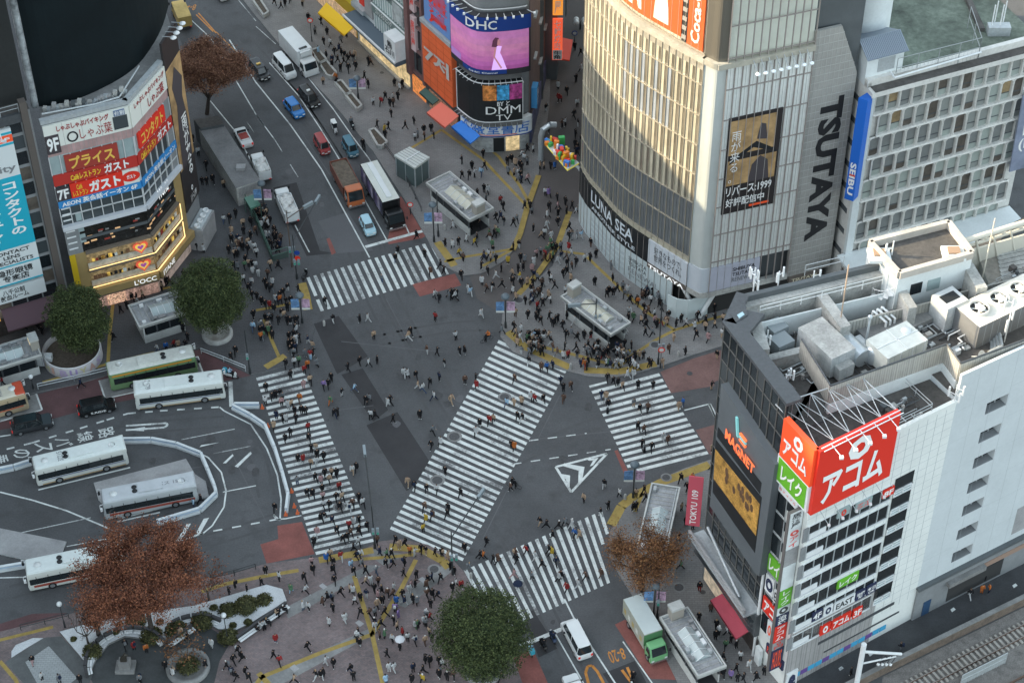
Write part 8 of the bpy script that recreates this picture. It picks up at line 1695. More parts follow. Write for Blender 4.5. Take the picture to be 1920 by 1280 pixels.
stt = thing('statue', 'small dark dog statue on a low stone plinth in the round court', 'statue', G(236, 1252, KH)); b = MB(); b.box(-1.0, -.8, 0, 1.0, .8, .4, conc_d); b.box(-.6, -.5, .4, .6, .5, 1.3, conc_d); b.build('plinth', stt, False); b = MB(); bz = M('bronze', (.06, .055, .045), .4, metal=.5); loft(b, [(-.4, .3, .2, 1.3), (-.38, .28, .2, 1.7), (-.1, .25, .16, 2.1)], bz, r=.1); b.ball((.2, 0, 2.25), .2, bz); b.tube((.3, .0, 2.2), (.52, 0, 2.15), .09, bz); b.tube((.2, -.12, .0+1.3), (.25, -.12, 1.9), .07, bz); b.tube((.2, .12, 1.3), (.25, .12, 1.9), .07, bz)
for s in (1, -1): b.tube((.15, s*.12, 2.38), (.15, s*.14, 2.55), .06, bz, 5, .01)
b.build('figure', stt, False)
shr = [leafmat('shrub_leaf_dark', (.045, .048, .022)), leafmat('shrub_leaf', (.085, .085, .035)), leafmat('shrub_leaf_light', (.13, .125, .05))]
def shrub(label, px, R, h, cols, seed):
    R *= .66; h *= .7; r = random.Random(seed); t = thing('shrub', label, 'shrub', G(*px, GZ-.1), 0, 'shrubs in the gravel garden'); mb = MB(); mb.lathe([(R*.85*math.cos(math.pi/2*i/5), h*.85*math.sin(math.pi/2*i/5)) for i in range(6)], cols[0], n=12)
    for k in range(int(500*R)): a = r.uniform(0, 6.28); e = math.asin(r.random()); c = Vector((R*math.cos(a)*math.cos(e), R*math.sin(a)*math.cos(e), h*math.sin(e)))*r.uniform(.82, 1.08); leaf(mb, c, r.uniform(.08, .16), r, cols[0] if r.random() < .3 else cols[1] if r.random() < .75 else cols[2])
    mb.build('foliage', t, False)
for k, (lab, px, R, h) in enumerate((('olive clipped shrub left of the round bench', (173, 1222), 1.6, 1.1), ('olive shrub at the foot of the big red-brown tree', (284, 1192), 1.9, .8), ('flat olive shrub with a pale sign by the middle bench', (331, 1182), 1.9, 1.0), ('olive shrub behind the middle bench curve', (380, 1165), 1.9, 1.1), ('green shrub at the top of the garden\'s right half', (462, 1138), 2.0, 1.8), ('low brown shrub beside the green garden shrub', (428, 1145), 1.7, .8), ('olive shrub right of the garden globe lamp', (428, 1195), 1.7, 1.0), ('low green planting under the big red-brown tree', (255, 1165), 1.7, 1.0), ('flat brown ground shrub at the garden\'s right tip', (495, 1125), 1.5, .5), ('bushy green planting in the round garden seat', (353, 1250), 1.9, 1.4), ('small dark round shrub left in the gravel', (138, 1199), .55, .5), ('small dark round shrub above the statue bench', (219, 1187), .55, .9), ('small dark round shrub by the gravel\'s upper edge', (225, 1172), .6, .5), ('small dark round shrub right of the tree foot', (300, 1167), .6, .6), ('tiny dark shrub in the garden centre right', (401, 1140), .7, .5), ('tiny dark shrub near the right bench', (465, 1167), .7, .5), ('tiny dark shrub above the right bench', (437, 1173), .6, .6))): shrub(lab, px, R, h, shr, 20+k)
# ================================================================ people
RAW = [  # tile origin (picture px), then feet x,y in quarter pixels + colours of top and legs
(480, 640, "250,50kk 410,130rw 430,110kk 225,195kk 290,185wk 325,175ek 270,270ww 262,284kk 365,240rk 390,205ok 460,188gk 78,375kk 410,320tk 360,355pp 330,455om 75,480wk 125,445kk 150,430kk 185,420kg 205,440gk 195,485pk 245,505ww 270,500tk 155,580nk 205,605kk 228,605wk 293,548kk 345,545kk 375,550kk 303,610kk 135,660tk 260,715kk 222,755kk 395,675rk 400,750kk 418,835kk 450,825tw 318,905kk 355,905rk 462,875kk 510,890kk 415,940tk 455,930ww 312,1075gb 450,1050kk 490,1065pk 520,1015kk 570,1010tk 607,1020kk 553,1060tk 627,1115rk 387,1165kk 428,1170kk 500,1130kk 505,1190pk 605,1195kk 650,1195tk 728,1245mk 775,1195kk 510,1250wk 553,1255kk 632,1270kk 705,1275ww 805,1240wk 568,300kk 510,355uk 545,345kk 645,410kw 740,375cb 560,470eo 590,570kn 615,560kk 825,470kk 850,460gk 693,225kk 780,175kk 847,190wk 910,165kk 990,485ww 1005,470kk 860,580wk 895,580kk 1030,610kk 1110,265ww 1140,270wk 1200,280kk 1215,355tw 1252,380wb 1305,335kk 1375,295nk 1285,95mw 1360,105kk 1415,190kw 1530,100kk 1565,100kg 1568,320mk 1655,355rk 1648,300kk 1335,440wn 1465,465tt 1230,580kk 1327,695gk 1315,805kk 1385,780wk 1680,640kw 1750,620rk 1780,610tk 1650,705wk 1880,490cb 725,990wt 755,970kk 1140,1080tt 1190,1110kk 1280,1130kk 1355,1135wk 1535,1165kk 1420,1000kk 1265,1270mk 1440,1280kk 1915,800kk 1910,1120mk 145,1275kk"),
(960, 640, "130,105kk 125,175kw 220,220mk 262,222bk 305,205nk 20,305mk 365,320nk 385,375kk 440,360mk 385,460mm 15,485tt 72,475tk 143,440wk 170,460rk 235,455kk 42,590kk 78,600kw 18,815ok 715,300kk 760,325kk 795,335kk 828,360tk 945,355kk 1057,360kk 670,430nb 705,440tw 720,500kw 912,490gt 957,530kk 1017,530mk 1250,515tt 1283,490bb 945,670kk 990,690mk 1133,745ww 1168,765mk 975,800kk 1047,820kk 1495,360kt 1535,130kt 1500,830tm 1498,960kk 538,1205tk 690,1100kw 805,1165wk 722,1260kk 990,1140kk 930,1165tk 1265,1055kk 1355,1050ok 1310,1120kk 1350,1115rk 1000,1195kk 1320,1280kk 1360,1280wk 1395,1280gk 1270,1270tk 930,1270kk 905,1270kk 395,65kk 385,130wk 420,130rk 480,70kk 570,50kk 580,120gk 635,105kk 690,120kr 715,90kk 785,110wk 830,110tt 870,120yk 895,60kk 515,190nk 545,200or 560,215kk 925,140kk 955,130tk 985,130kk 1025,180kk 920,205wk 945,225wk 865,275ww 910,270ww 1175,80mk 1300,100kk 1125,190tt 40,35tk"),
(480, 320, "1065,625kk 1045,680kb 1265,650kk 1310,780mk 1385,735kk 1410,780kk 945,840gb 520,1010kk 1205,510kk 1480,435wk 240,905kw 780,1140kk 840,1135ww 580,1140kw 885,1265tk 1340,960wk 1375,985kk 1590,915ww 1610,935cw 1690,1100ww 1345,1130rk 1160,1235kk 1145,1270tw 1500,1270wk 1540,810kk 1420,570kk 1475,580wk 1520,560kk 1525,640yk 1555,680mk 1640,565yk 1745,660wk 1710,660kk 1800,690kk 1740,780kk 1690,740kk 1800,810ww 1840,760kk 1890,700yk 1695,855wk 1730,905mk 1775,895kw 1845,880kk 1845,1220gk 90,800mk 70,870kk 125,860wk 110,735tk 170,735kk 320,910kk 10,970kk 45,1005kk 105,1030rk 185,995ok 230,1010kk 265,1000kk 75,1130kk 120,1130kk 260,1155kw 295,1150kk 30,1190gk 75,1225kk 125,1260kk 300,1210kk 40,1275ok 250,1270kk 1740,170wk 1710,165kk 1600,60kk 1640,50wk 1690,40cb 1545,60kk 1835,250rk 1855,300kk 1800,380kk 1835,370nk 1660,200kk"),
(960, 320, "45,80gk 70,95nk 118,90pk 250,190wk 275,195uk 340,230kk 345,290pk 400,260kk 410,330kk 450,290kk 485,330wk 95,285kk 135,290kk 150,330gk 280,300kk 265,355wk 345,345kk 343,410kk 262,430ww 160,460kk 220,510tk 10,420kk 35,390gk 10,600kk 430,450kk 445,520gw 485,510gw 522,510cw 590,570km 290,600ek 330,600kk 365,600gk 425,600rw 545,690wk 585,680kk 630,655kk 345,695ww 285,690mk 215,630gk 185,650pk 245,660rk 65,680kk 95,690gk 165,710ww 45,760kk 85,750kk 150,760pk 60,820yw 70,870kk 115,860tk 155,870kk 190,830gk 225,870mk 5,800tk 5,860kk 280,810kk 295,840wk 320,885kk 385,800kk 410,780kk 440,830tk 450,740mk 480,715kk 415,720kk 210,930kk 160,930mk 155,1000nk 100,1000kk 275,960tk 290,995wk 190,1040rk 120,1110kk 180,1120kk 215,1150kk 280,1120kk 305,1170kk 325,1150kk 345,1140kk 25,1095tm 380,1190kk 410,1110kk 470,1150ww 70,1210wk 15,1200kk 115,1270kk 155,1270ck 205,1250kk 240,1250kk 275,1260tk 30,1240tk 405,1260kk 445,1240gk 490,1270kk 540,1260kk 590,1260kr 620,860kk 740,740gg 755,830kk 725,930kk 710,950kk 760,940kk 790,910kk 845,950gk 830,900gk 885,990kk 945,1010ok 1022,960kk 1040,1000wk 1105,1020kk 1000,1130kk 1020,1080mk 1070,1150pk 1115,1160kr 1160,1160tk 1230,1170kk 1305,1170wk 1390,1120kk 1370,1190wk 1450,1150kk 1450,1200tk 1520,1130kk 1520,1180tk 1580,1140tk 1515,1060kk 1000,1240kk 1050,1240gk 1210,1280tt 1380,1260kk 1470,1280pk 1570,1250wt 850,1240ww 690,1275wk 400,930wk 430,900kk"),
(960, 0, "470,380kk 515,420kk 520,540wk 480,620kk 345,670wk 410,710kk 350,760rk 370,770rk 255,840kw 375,960mk 400,950wk 495,950kw 275,1000kk 75,1190wk 115,1240gk 115,1140kk 160,1150wk 475,1110kk 550,1210kk 210,1270tk 240,1270tk 290,1270kk 320,1270bk"),
(480, 0, "445,260gk 510,340kk 560,350wk 535,265kk 640,320gk 625,390nk 660,485kk 690,465kk 745,440tw 530,440kk 635,540kk 570,510kk 470,410ck 600,610ok 815,600kk 845,660kk 800,650kk 845,490kk 860,495mk 1040,650kk 1100,660kk 1080,680wk 880,790wk 940,790rk 970,750kk 1030,760wk 1065,750kk 1005,800kk 1030,800mk 1015,880kk 1120,970kk 1185,935kk 1260,1000kk 1315,990kk 1195,1060wk 1215,1035gk 1265,1050mk 1335,1045kk 965,1000yk 995,975kk 910,960kk 970,1040kk 1545,1230kk 1705,1180kk 1620,1270kk 1715,1270kk 190,70kk 220,50kk 140,40kk 255,20kk 350,50tk 490,190kk 395,160kk"),
(480, 960, "490,70kk 515,60kw 575,85nk 610,165kk 700,130rk 735,100wk 775,90kk 775,165kk 715,180mk 655,230kk 685,210kk 835,130kk 460,175pw 437,250kk 735,290kk 770,250wk 530,370bk 560,345tk 640,360rw 580,400kk 755,350kk 785,345wk 715,420cb 795,415gk 930,320nk 910,240mk 430,455kk 420,400pk 365,520kk 580,455kk 590,535kk 735,470kk 825,470kk 905,465gb 975,410kk 1030,410kk 985,340ek 1020,340kk 1050,240kk 1075,275tt 1120,260kk 1155,320ok 1190,330ww 1240,300kk 1275,315kt 1345,325kk 1395,330kk 1440,355tt 1115,400kk 1110,480kk 1205,495kk 1565,290kk 1730,245kk 1680,345kk 1705,350ok 1780,380kk 1815,380mk 1600,440gg 1255,150yk 1275,75yk 1325,50mk 1435,40kk 1460,430kk 1490,465kk 1385,520kk 1320,515nk 1290,530kk 1280,570mk 1195,560kk 1150,600ww 1165,570pk 1500,560wk 1475,590kk 1540,570rk 1285,640mk 1325,640kk 1360,650kk 1310,715kk 1180,680kk 1210,690gk 1100,640kk 1115,690nw 1055,690bk 1030,640mk 990,630mk 1035,590ww 945,605kk 920,540mk 890,600kk 865,540ww 825,545tk 830,640nw 785,660kk 745,690wk 730,610wk 705,600tk 640,625kk 575,665gk 540,660kk 500,695mk 580,745kk 355,730wb 397,735wk 375,610wk 175,515wk 75,465kk 45,555kk 910,715tk 950,690kk 915,645pk 970,775kk 855,780mk 895,780gk 785,780kk 1045,750uk 1070,790uu 1035,840kk 1060,880tk 890,850kk 940,860kk 895,880ww 1100,920rk 1195,870we 1215,870ek 1265,840wk 1280,790wk 1305,810rk 1275,860gk 1300,925tk 965,940ek 930,945mk 1025,975wk 1140,970wk 1195,985wk 1270,990tm 1320,970kk 1080,1030kk 985,1085kk 770,930kk 760,960wk 780,1005kw 670,825ww 550,850wk 150,975rb 390,1035kk 135,1100kk 180,1140rk 525,1145ww 585,1160kk 455,1250kw 490,1240kw 510,1230kk 710,1200kn 735,1260kk 1000,1195ww 1037,1195ww 1180,1195nk 1255,1210kk 1270,1130kk 1305,1140kk 1375,1240kk 1405,1160wk 1375,1140kk 1435,1260kk 1480,1245mk 975,1280cb 1170,1280kk 1250,1280yk 290,1280tk 265,600ec 1475,1180tt 12,905kk 36,880wk 58,862wk 80,850kk 150,775tk 172,770kk 205,750kk 1840,1260kk 1790,1250kk"),
(960, 960, "210,95kt 258,120kk 350,125kk 395,105gk 305,195kk 450,115ww 470,185bk 505,190tt 105,310rk 175,355ww 225,415kk 275,305kk 300,325yk 330,400nk 35,375kk 25,330mk 15,495pp 150,505gk 370,500kk 350,510wk 410,590rk 495,570ww 550,505mk 670,480mm 665,30kw 1305,100kk 1355,125pk 1250,215kk 1265,425ek 1405,590kr 1520,530wk 1505,570tk 1490,745mk 1400,815kk 1530,870kk 1550,920wk 1525,950kk 1600,1020ek 1640,980kk 1680,1020kk 1610,920wk 1710,1110wk 1775,1175ww 1580,1110kk 1640,1240uk 1680,1195kk 1735,1270kk 1690,1270kk 1830,1260kk 1890,1220kk 1580,1230kk 790,310kk"),
(0, 320, "1520,500kk 1740,540kk 1780,570tk 1680,395wb 1725,385kk 1845,690kk 1720,625kk 1765,640gk 1485,600kk 1530,615wk 1410,590tk 1520,110kk 1555,110kk 1600,95kk 1680,130tk 1830,480kk 1880,510kk 1770,350kk 1890,860wk 1830,840wk 1870,910kk 1895,960kk 1250,860kk 1305,890kk 1150,895kk 1215,900tk 995,980kk 1075,960tk 1030,985kw 910,1070kk 955,1040kk 800,970kk 855,1270kk 1375,1210kk 1900,1200cb 1905,1110kk 290,1190kk 320,1230kk 180,1190wk 120,1160kk 1410,1275kk"),
(0, 0, "1445,1070kk 1490,1170wk 1550,1270kk"),
(0, 640, "1185,85wb 1250,70bk 1340,50tk 1310,50rk 1395,55kk 1770,100kk 1735,140kk 610,345nk 25,330rk 1510,1210kk 1455,1240cb"),
(0, 960, "1765,570kk 1855,600kk 1720,625kk 945,1020kk 1008,1030rk 1100,1050ok 1245,1180kk 1300,1230wk 1360,925tk 1410,960kk 1590,1010ww 1545,1170kk 1790,1060kk 1820,1110kk 1755,1130kk 1705,1180kk 1740,1220nk 1775,1255kk 1845,1220kk 1870,1265kk 250,1140kp 320,1260wk 450,1280gk 605,1280kk 1055,1280gk"),
(1440, 960, "990,1040kg 1600,605oo 1655,600on 1610,530kk 1510,640kw 620,1220kk")]
PEOPLE = []
for ox, oy, s in RAW:
    for tkn in s.split(): xy, c = tkn[:-2], tkn[-2:]; x, y = map(int, xy.split(',')); PEOPLE.append((ox+x/4, oy+y/4, c[0], c[1]))
rp_s = random.Random(21)
for k in range(46):     # packed smoking corner
    a, b_ = rp_s.random(), rp_s.random(); PEOPLE.append((474+a*42+b_*18, 398+a*84-b_*14+rp_s.uniform(-3, 3), rp_s.choice('kkkkkgnwmkt'), 'k'))
for cx, cy, n, sx, sy in ((1130, 668, 26, 70, 14), (510, 610, 18, 40, 45), (1000, 640, 14, 40, 14), (470, 480, 16, 25, 40), (920, 450, 16, 45, 45), (1040, 470, 16, 40, 40), (850, 560, 6, 30, 10), (1210, 560, 10, 40, 25), (300, 540, 12, 60, 18), (520, 580, 8, 30, 30), (640, 120, 14, 40, 50), (960, 320, 10, 40, 20), (1080, 290, 8, 14, 60), (1160, 685, 16, 60, 8), (990, 660, 14, 40, 12), (555, 650, 14, 25, 20), (450, 470, 14, 30, 40), (1000, 560, 14, 30, 40), (1230, 600, 12, 60, 20)):
    for k in range(n):
        x, y = cx+rp_s.gauss(0, sx*.5), cy+rp_s.gauss(0, sy*.5); PEOPLE.append((x, y, rp_s.choice('kkkkkkgnwwmkte'), rp_s.choice('kkkkwg')))
TONE = {'k': ((.012, .012, .014), 'black'), 'n': ((.016, .024, .05), 'navy'), 'g': ((.15, .16, .17), 'grey'), 'w': ((.44, .45, .45), 'white'), 't': ((.36, .26, .18), 'tan'), 'm': ((.10, .06, .045), 'brown'), 'r': ((.24, .025, .025), 'red'), 'o': ((.40, .12, .03), 'orange'), 'y': ((.42, .29, .04), 'yellow'), 'p': ((.36, .23, .23), 'pink'), 'b': ((.03, .11, .32), 'blue'), 'c': ((.30, .45, .58), 'pale blue'), 'e': ((.08, .16, .09), 'green'), 'u': ((.22, .15, .33), 'lilac')}
cloth = {k: M('cloth_'+v[1].replace(' ', '_'), v[0], .85, (4, .25), spec=.2) for k, v in TONE.items()}
cloth_j = M('cloth_jeans', (.05, .075, .13), .85, (4, .25)); shoe_k = M('shoe_black', (.012, .012, .013), .6); shoe_w = M('shoe_white', (.62, .62, .6), .6)
skin = M('skin', (.42, .26, .18), .6); hairm = [M('hair_black', (.010, .009, .009), .55), M('hair_brown', (.06, .03, .018), .55), M('hair_fair', (.30, .19, .09), .6), M('hat_white', (.6, .6, .58), .8)]
def proto(pose):
    """one continuous skinned body; garments are shells lifted off it"""
    sw, ph, sit = {'walk': (.42, 0, 0), 'stride': (-.5, 0, 0), 'stand': (.06, 0, 0), 'phone': (.05, 1, 0), 'amble': (-.25, .5, 0), 'sit': (0, .4, 1)}[pose]
    P = [Vector((0, 0, .94)), Vector((.01, 0, 1.12)), Vector((.0, 0, 1.34)), Vector((.02, 0, 1.47)), Vector((.035, 0, 1.53)), Vector((.045, 0, 1.62)), Vector((.035, 0, 1.70))]; E = [(i, i+1) for i in range(6)]; Rr_ = [(.125, .15), (.11, .14), (.115, .17), (.055, .055), (.075, .07), (.10, .08), (.07, .06)]; tagv = ['t', 't', 't', 'h', 'h', 'h', 'h']
    def chain(root, pts, rad, tg):
        p = root
        for q, r_ in zip(pts, rad): P.append(Vector(q)); E.append((p, len(P)-1)); Rr_.append((r_, r_)); tagv.append(tg); p = len(P)-1
    for s in (1, -1):
        a = sw*s; kx = max(0, -a)
        if sit: chain(0, [(.05, s*.1, .9), (.42, s*.13, .86), (.45, s*.13, .48), (.42, s*.13, .08), (.56, s*.13, .05)], (.095, .085, .06, .045, .04), 'l')
        else: chain(0, [(.0, s*.095, .86), (.45*math.sin(a)*.95, s*.10, .86-.40*math.cos(a)), (.45*math.sin(a)+.42*math.sin(a-.5*kx-.08), s*.095, .09+kx*.06), (.45*math.sin(a)+.42*math.sin(a-.5*kx-.08)+.15, s*.105, .045+kx*.05)], (.098, .07, .048, .042), 'l')
        b_ = -sw*.8*s
        if ph and (s > 0 or sit): chain(2, [(.0, s*.2, 1.38), (.05, s*.24, 1.12), (.28, s*.15, 1.18), (.34, s*.13, 1.22)], (.07, .055, .042, .038), 'a')
        else: chain(2, [(.0, s*.2, 1.38), (.27*math.sin(b_), s*.25, 1.11), (.27*math.sin(b_)+.25*math.sin(b_+.35), s*.25, .87), (.27*math.sin(b_)+.33*math.sin(b_+.4), s*.24, .79)], (.07, .055, .042, .038), 'a')
    me = bpy.data.meshes.new('person'); me.from_pydata(P, E, []); o = bpy.data.objects.new('person', me); COL.objects.link(o)
    sk = o.modifiers.new('s', 'SKIN'); sk.use_smooth_shade = True
    for i, r_ in enumerate(Rr_): me.skin_vertices[0].data[i].radius = r_
    me.skin_vertices[0].data[0].use_root = True
    ss = o.modifiers.new('u', 'SUBSURF'); ss.levels = 1
    dg = bpy.context.evaluated_depsgraph_get(); m2 = bpy.data.meshes.new_from_object(o.evaluated_get(dg)); bpy.data.objects.remove(o)
    V = [v.co.copy() for v in m2.vertices]; N = [v.normal.copy() for v in m2.vertices]; F = [tuple(p.vertices) for p in m2.polygons]
    def seg(p, a, c): d = c-a; t = max(0, min(1, (p-a).dot(d)/max(d.length_squared, 1e-9))); return (p-(a+d*t)).length
    kind = []
    for f in F:
        c = sum((V[i] for i in f), Vector())/len(f); best = min(((seg(c, P[a], P[b_])/(max(Rr_[b_])+.02), tagv[b_]) for a, b_ in E)); kind.append((best[1], c))
    def shell(sel, off, name, ymul=1):
        fs = [f for f, k in zip(F, kind) if sel(k)]; ids = sorted({i for f in fs for i in f}); mp = {j: n for n, j in enumerate(ids)}
        mm = bpy.data.meshes.new(name); mm.from_pydata([V[i]+N[i]*off for i in ids], [], [tuple(mp[i] for i in f) for f in fs]); mm.polygons.foreach_set('use_smooth', [True]*len(fs)); return mm
    zc = lambda k: k[1].z
    hand = lambda k: k[0] == 'a' and (k[1]-P[2]).length > .57
    D = {'body': m2}
    D['jacket'] = shell(lambda k: (k[0] == 't' and (zc(k) > .93 or sit)) or (k[0] == 'a' and not hand(k)), .022, 'jacket')
    D['trousers'] = shell(lambda k: (k[0] == 'l' and zc(k) > .1) or (k[0] == 't' and zc(k) < 1.02), .014, 'trousers'); D['shoes'] = shell(lambda k: k[0] == 'l' and zc(k) <= .12, .012, 'shoes')
    D['hair'] = shell(lambda k: k[0] == 'h' and (zc(k) > 1.665 or (k[1].x < .03 and zc(k) > 1.53)), .022, 'hair')
    n = 12; cv, cf = [], []
    for i, (z, rx, ry) in enumerate(((1.12, .15, .19), (.92, .17, .21), (.62, .21, .25))):
        for k in range(n): a = 6.2832*k/n; cv.append((rx*math.cos(a), ry*math.sin(a), z))
    for i in range(2):
        for k in range(n): cf.append((i*n+k, i*n+(k+1) % n, (i+1)*n+(k+1) % n, (i+1)*n+k))
    mm = bpy.data.meshes.new('coat_skirt'); mm.from_pydata(cv, [], cf); D['coat_skirt'] = mm
    b = MB(); loft(b, [(-.34, -.14, .15, 1.05), (-.36, -.13, .16, 1.2), (-.32, -.14, .13, 1.42)], cloth['k'], r=.05); mm = bpy.data.meshes.new('backpack'); mm.from_pydata(b.v, [], b.f); D['backpack'] = mm
    for m_ in D.values():
        m_.materials.clear(); m_.materials.append(skin)
    D['body'].polygons.foreach_set('use_smooth', [True]*len(D['body'].polygons))
    return D
PROTO = {p: proto(p) for p in ('walk', 'stride', 'stand', 'phone', 'amble', 'sit')}
def put(me, mat, name, parent=None):
    o = bpy.data.objects.new(name, me); COL.objects.link(o); o.material_slots[0].link = 'OBJECT'; o.material_slots[0].material = mat
    if parent: o.parent = parent
    return o
def person(label, x, y, z, rz, top, legs, pose, r, group='people at the crossing', coat=None, sc=1.0):
    D = PROTO[pose]; o = put(D['body'], skin, 'person'); o.location = (x, y, z); o.rotation_euler = (0, 0, rz); o.scale = (sc*1.06, sc*1.06, sc); tag(o, label, 'person', group)
    long = (r.random() < .3 if coat is None else coat) and pose != 'sit'
    put(D['jacket'], cloth[top], 'jacket', o); put(D['trousers'], cloth_j if legs == 'b' else cloth[legs], 'trousers', o); put(D['shoes'], shoe_w if r.random() < .3 else shoe_k, 'shoes', o); put(D['hair'], hairm[0 if (q := r.random()) < .72 else 1 if q < .88 else 2 if q < .94 else 3], 'hair', o)
    if long: put(D['coat_skirt'], cloth[top], 'coat_skirt', o)
    if r.random() < .22 and pose != 'sit': put(D['backpack'], cloth[r.choice('kkngtw')], 'backpack', o)
    return o
REG = [(540, 690, 'at the top of the left zebra'), (530, 765, 'on the upper left zebra'), (575, 850, 'on the middle left zebra'), (620, 925, 'on the lower left zebra'), (645, 1000, 'at the foot of the left zebra'), (990, 680, 'at the top of the diagonal zebra'), (965, 760, 'on the upper diagonal zebra'), (885, 830, 'on the middle of the diagonal zebra'), (815, 925, 'on the lower diagonal zebra'), (870, 1005, 'at the foot of the diagonal zebra'),
 (640, 665, 'beside the upper dark road patch'), (690, 735, 'by the middle dark road patch'), (800, 710, 'on the open road in mid crossing'), (740, 810, 'beside the long dark road patch'), (700, 900, 'right of the left zebra'), (1055, 745, 'left of the right zebra'), (1085, 905, 'near the painted chevron island'), (1180, 740, 'on the upper right zebra'), (1220, 825, 'on the lower right zebra'), (1330, 700, 'in the red brick street'), (940, 1055, 'on the left of the bottom zebra'), (1010, 1080, 'in the middle of the bottom zebra'), (1090, 1020, 'on the right of the bottom zebra'),
 (620, 1060, 'on the plaza below the left zebra'), (700, 1050, 'at the plaza kerb between two zebras'), (800, 1040, 'on the plaza kerb curve'), (690, 1110, 'by the left yellow plaza line'), (740, 1110, 'between the two yellow plaza lines'), (700, 1170, 'around the yellow line fork'), (765, 1150, 'right of the yellow line fork'), (820, 1090, 'near the right plaza kerb'), (800, 1190, 'left of the bottom evergreen'), (830, 1240, 'below the bottom evergreen'), (730, 1255, 'at the bottom of the plaza'), (620, 1140, 'below the grey plaza band'), (605, 1240, 'below the long yellow plaza line'), (520, 1215, 'left of the long yellow plaza line'), (570, 1105, 'beside the garden tip'), (490, 1175, 'on the long garden bench'), (450, 1245, 'on the lower left of the plaza'), (390, 1205, 'in the statue garden'), (260, 1220, 'in the round statue court'), (90, 1262, 'on the pale tiled dais'), (440, 1105, 'on the walk above the garden'),
 (1290, 925, 'around the eastern subway entrance'), (1275, 1030, 'behind the sparse orange tree'), (1345, 1190, 'in front of the maroon awning'), (1390, 1255, 'on the bottom right pavement'), (1320, 1110, 'above the maroon awning'), (1230, 960, 'on the eastern kerb corner'), (370, 945, 'at the end of the bus island'), (160, 725, 'by the dark red bus bay'), (1830, 1110, 'in the dark service lane'), (990, 1110, 'just below the bottom zebra'), (920, 1010, 'left of the bottom zebra'), (1150, 690, 'on the store plaza kerb'), (515, 960, 'at the zebra barrier end'), (1010, 660, 'on the store plaza tactile strip')]
ORD = ['leftmost', 'second from left', 'third from left', 'fourth from left', 'fifth from left', 'sixth from left', 'seventh from left', 'eighth from left', 'ninth from left', 'tenth from left', 'eleventh from left', 'twelfth from left']
NUM = ['', 'one', 'two', 'three', 'four', 'five', 'six', 'seven', 'eight', 'nine', 'ten', 'eleven', 'twelve']
def region(x, y): return min(REG, key=lambda q: (q[0]-x)**2+((q[1]-y)*1.3)**2)[2]
def on_walk(x, y): return not (ROAD(x, y))
def pin(x, y, poly):
    c = False
    for (x0, y0), (x1, y1) in zip(poly, poly[1:]+poly[:1]):
        if (y0 > y) != (y1 > y) and x < (x1-x0)*(y-y0)/(y1-y0)+x0: c = not c
    return c
WALKS = [[(-160, 1225), (130, 1152), (390, 1085), (500, 1057), (600, 1045), (712, 1016), (752, 1011), (803, 1022), (846, 1046), (884, 1102), (962, 1232), (1020, 1420), (-160, 1420)], [(1345, 858), (1285, 878), (1240, 897), (1185, 926), (1160, 957), (1143, 1000), (1160, 1077), (1240, 1217), (1330, 1400), (1560, 1400), (1480, 1290), (1420, 1000)], [(1098, 320), (1062, 420), (1036, 500), (942, 590), (938, 632), (1010, 681), (1102, 706), (1240, 687), (1362, 647), (1640, 570), (1640, 300)], [(425, -40), (560, 127), (700, 286), (832, 500), (905, 513), (965, 468), (1010, 328), (1040, -80)], [(-160, 785), (203, 704), (372, 652), (470, 702), (548, 683), (589, 617), (556, 500), (418, 240), (326, 40), (-500, -80)]]
rp2 = random.Random(33)
info = []
for (x, y, t_, l_) in PEOPLE:
    z = KH if any(pin(x, y, w) for w in WALKS) else 0.0; p = G(x, y, z); info.append([x, y, t_, l_, p, (p-CP).length, region(x, y)])
info.sort(key=lambda q: q[5]); INDIV, CROWD = info[:296], info[296:]
def clothes(t_, l_): a = TONE[t_][1]; c = 'jeans' if l_ == 'b' else TONE[l_][1]; return 'all %s' % a if t_ == l_ else '%s with %s' % (a, c if c == 'jeans' else c+' legwear')
keyc = {}
for q in info: keyc.setdefault((clothes(q[2], q[3]), q[6]), []).append(q)
def heading(x, y, r):
    rg = region(x, y); v = None
    if 'left zebra' in rg: v = (113, 330)
    elif 'diagonal zebra' in rg: v = (-200, 350)
    elif 'right zebra' in rg: v = (78, 158)
    elif 'bottom zebra' in rg: v = (240, -104) if r.random() < .9 else None
    if v:
        d = G2(x+v[0]*.1, y+v[1]*.1)-G2(x, y); return math.atan2(d.y, d.x)+(math.pi if r.random() < .5 else 0)+r.uniform(-.3, .3)
    return r.uniform(0, 6.283)
for q in INDIV:
    x, y, t_, l_, p, _, rg = q; cl = clothes(t_, l_); grp = sorted(keyc[(cl, rg)], key=lambda e: e[0]); n = len(grp); i = grp.index(q)
    if n == 1: lab = 'person in %s %s' % (cl, rg)
    else: lab = '%s of %s in %s %s' % (ORD[i] if i < 12 else 'rightmost', NUM[n] if n < 13 else 'many', cl, rg)
    sit = 'long garden bench' in rg or (abs(x-251) < 2 and y > 1215)
    lab = lab.replace('legwear', 'legs')
    if len(lab.split()) > 16: lab = lab.replace(' with black legs', ' over black')
    ps = 'sit' if 'long garden bench' in rg else rp2.choice(['walk', 'stride', 'amble', 'walk'] if 'zebra' in rg or 'road' in rg else ['walk', 'stand', 'phone', 'amble', 'stride', 'stand'])
    person(lab, p.x, p.y, p.z if ps != 'sit' else p.z-.25, heading(x, y, rp2), t_, l_, ps, rp2, sc=rp2.uniform(.85, .98))
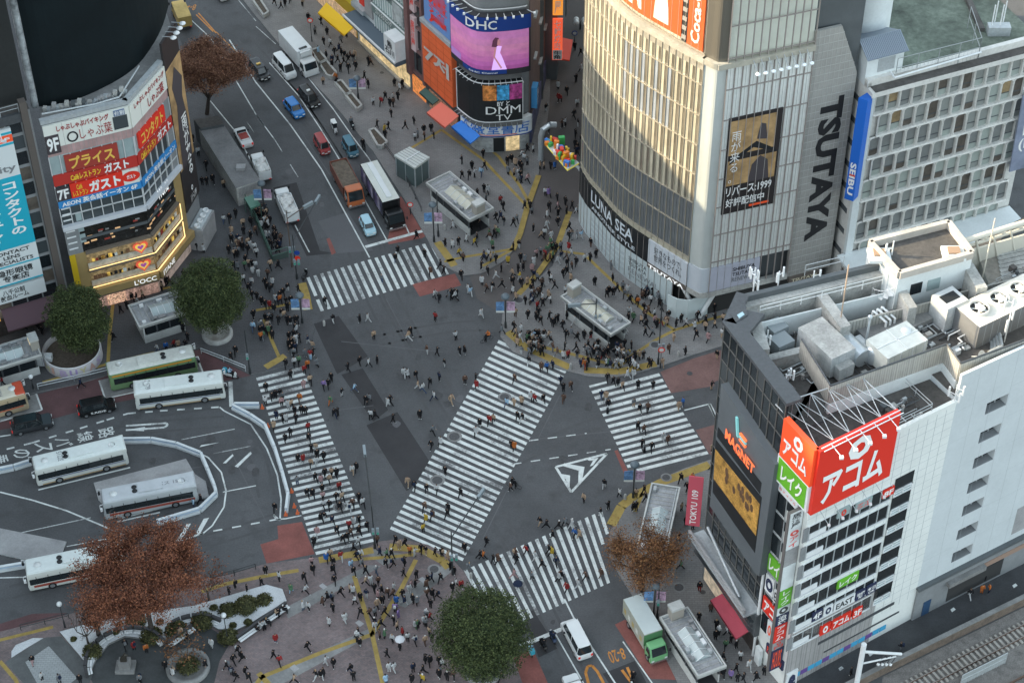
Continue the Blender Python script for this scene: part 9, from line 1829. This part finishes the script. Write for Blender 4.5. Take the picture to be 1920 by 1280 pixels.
for t, (lab, a, c), kd in RIDERS:
    loc = t.location; rz = t.rotation_euler.z; person(lab, loc.x-.28*math.cos(rz), loc.y-.28*math.sin(rz), loc.z+(.0 if kd != 'bicycle' else .08), rz, a, c, 'sit', rp2, 'riders on two wheels')
mb = MB()
for x, y, t_, l_, p, _, rg in CROWD:
    D = PROTO[rp2.choice(['walk', 'stand', 'phone', 'amble', 'stride'])]; a = heading(x, y, rp2); ca, sa = math.cos(a), math.sin(a); s_ = rp2.uniform(.85, .98)
    for nm, mt in (('jacket', cloth[t_]), ('trousers', cloth_j if l_ == 'b' else cloth[l_]), ('shoes', shoe_w if rp2.random() < .3 else shoe_k), ('hair', hairm[0 if rp2.random() < .8 else 1]), ('body', skin))+((('coat_skirt', cloth[t_]),) if rp2.random() < .3 else ()):
        me = D[nm]; vs = [(p.x+s_*1.06*(v.co.x*ca-v.co.y*sa), p.y+s_*1.06*(v.co.x*sa+v.co.y*ca), p.z+s_*v.co.z) for v in me.vertices]; mb.geo(vs, [tuple(f.vertices) for f in me.polygons], mt, True)
o = mb.build('pedestrian_crowd'); tag(o, 'dense crowd of people in mostly dark winter clothes on the far pavements', 'crowd', kind='stuff')
def umbrella(lab, px, mat, h=2.0):
    g0 = G(px[0], px[1], KH); t = thing('umbrella', lab, 'umbrella', g0); b = MB(); b.tube((0, 0, .9), (0, 0, h), .012, black_m, 5); b.build('shaft', t, False); b = MB(); b.lathe([(.55, h-.25), (.4, h-.1), (.2, h), (0, h+.03)], mat, n=8); b.build('canopy', t, False)
umbrella('white open umbrella left of the bottom evergreen', (751, 1217), M('umbrella_white', (.55, .56, .58), .7)); umbrella('navy and white umbrella on the left end of the bottom zebra', (971, 1113), cloth['n'])
def suitcase(lab, px, mat): t = thing('suitcase', lab, 'suitcase', G(*px)); b = MB(); loft(b, [(-.14, .14, .22, .05), (-.15, .15, .24, .35), (-.14, .14, .22, .7)], mat, r=.06); b.build('shell', t, False); b = MB(); b.path([(-.1, -.1, .7), (-.1, -.1, 1.0), (-.1, .1, 1.0), (-.1, .1, .7)], .015, steel, 5); b.build('handle', t, False)
suitcase('black suitcase pulled along the upper right zebra', (1139, 774), cloth['k']); suitcase('black suitcase pulled along the lower right zebra', (1208, 847), cloth['k']); suitcase('pale suitcase on the top right of the left zebra', (583, 672), cloth['c'])
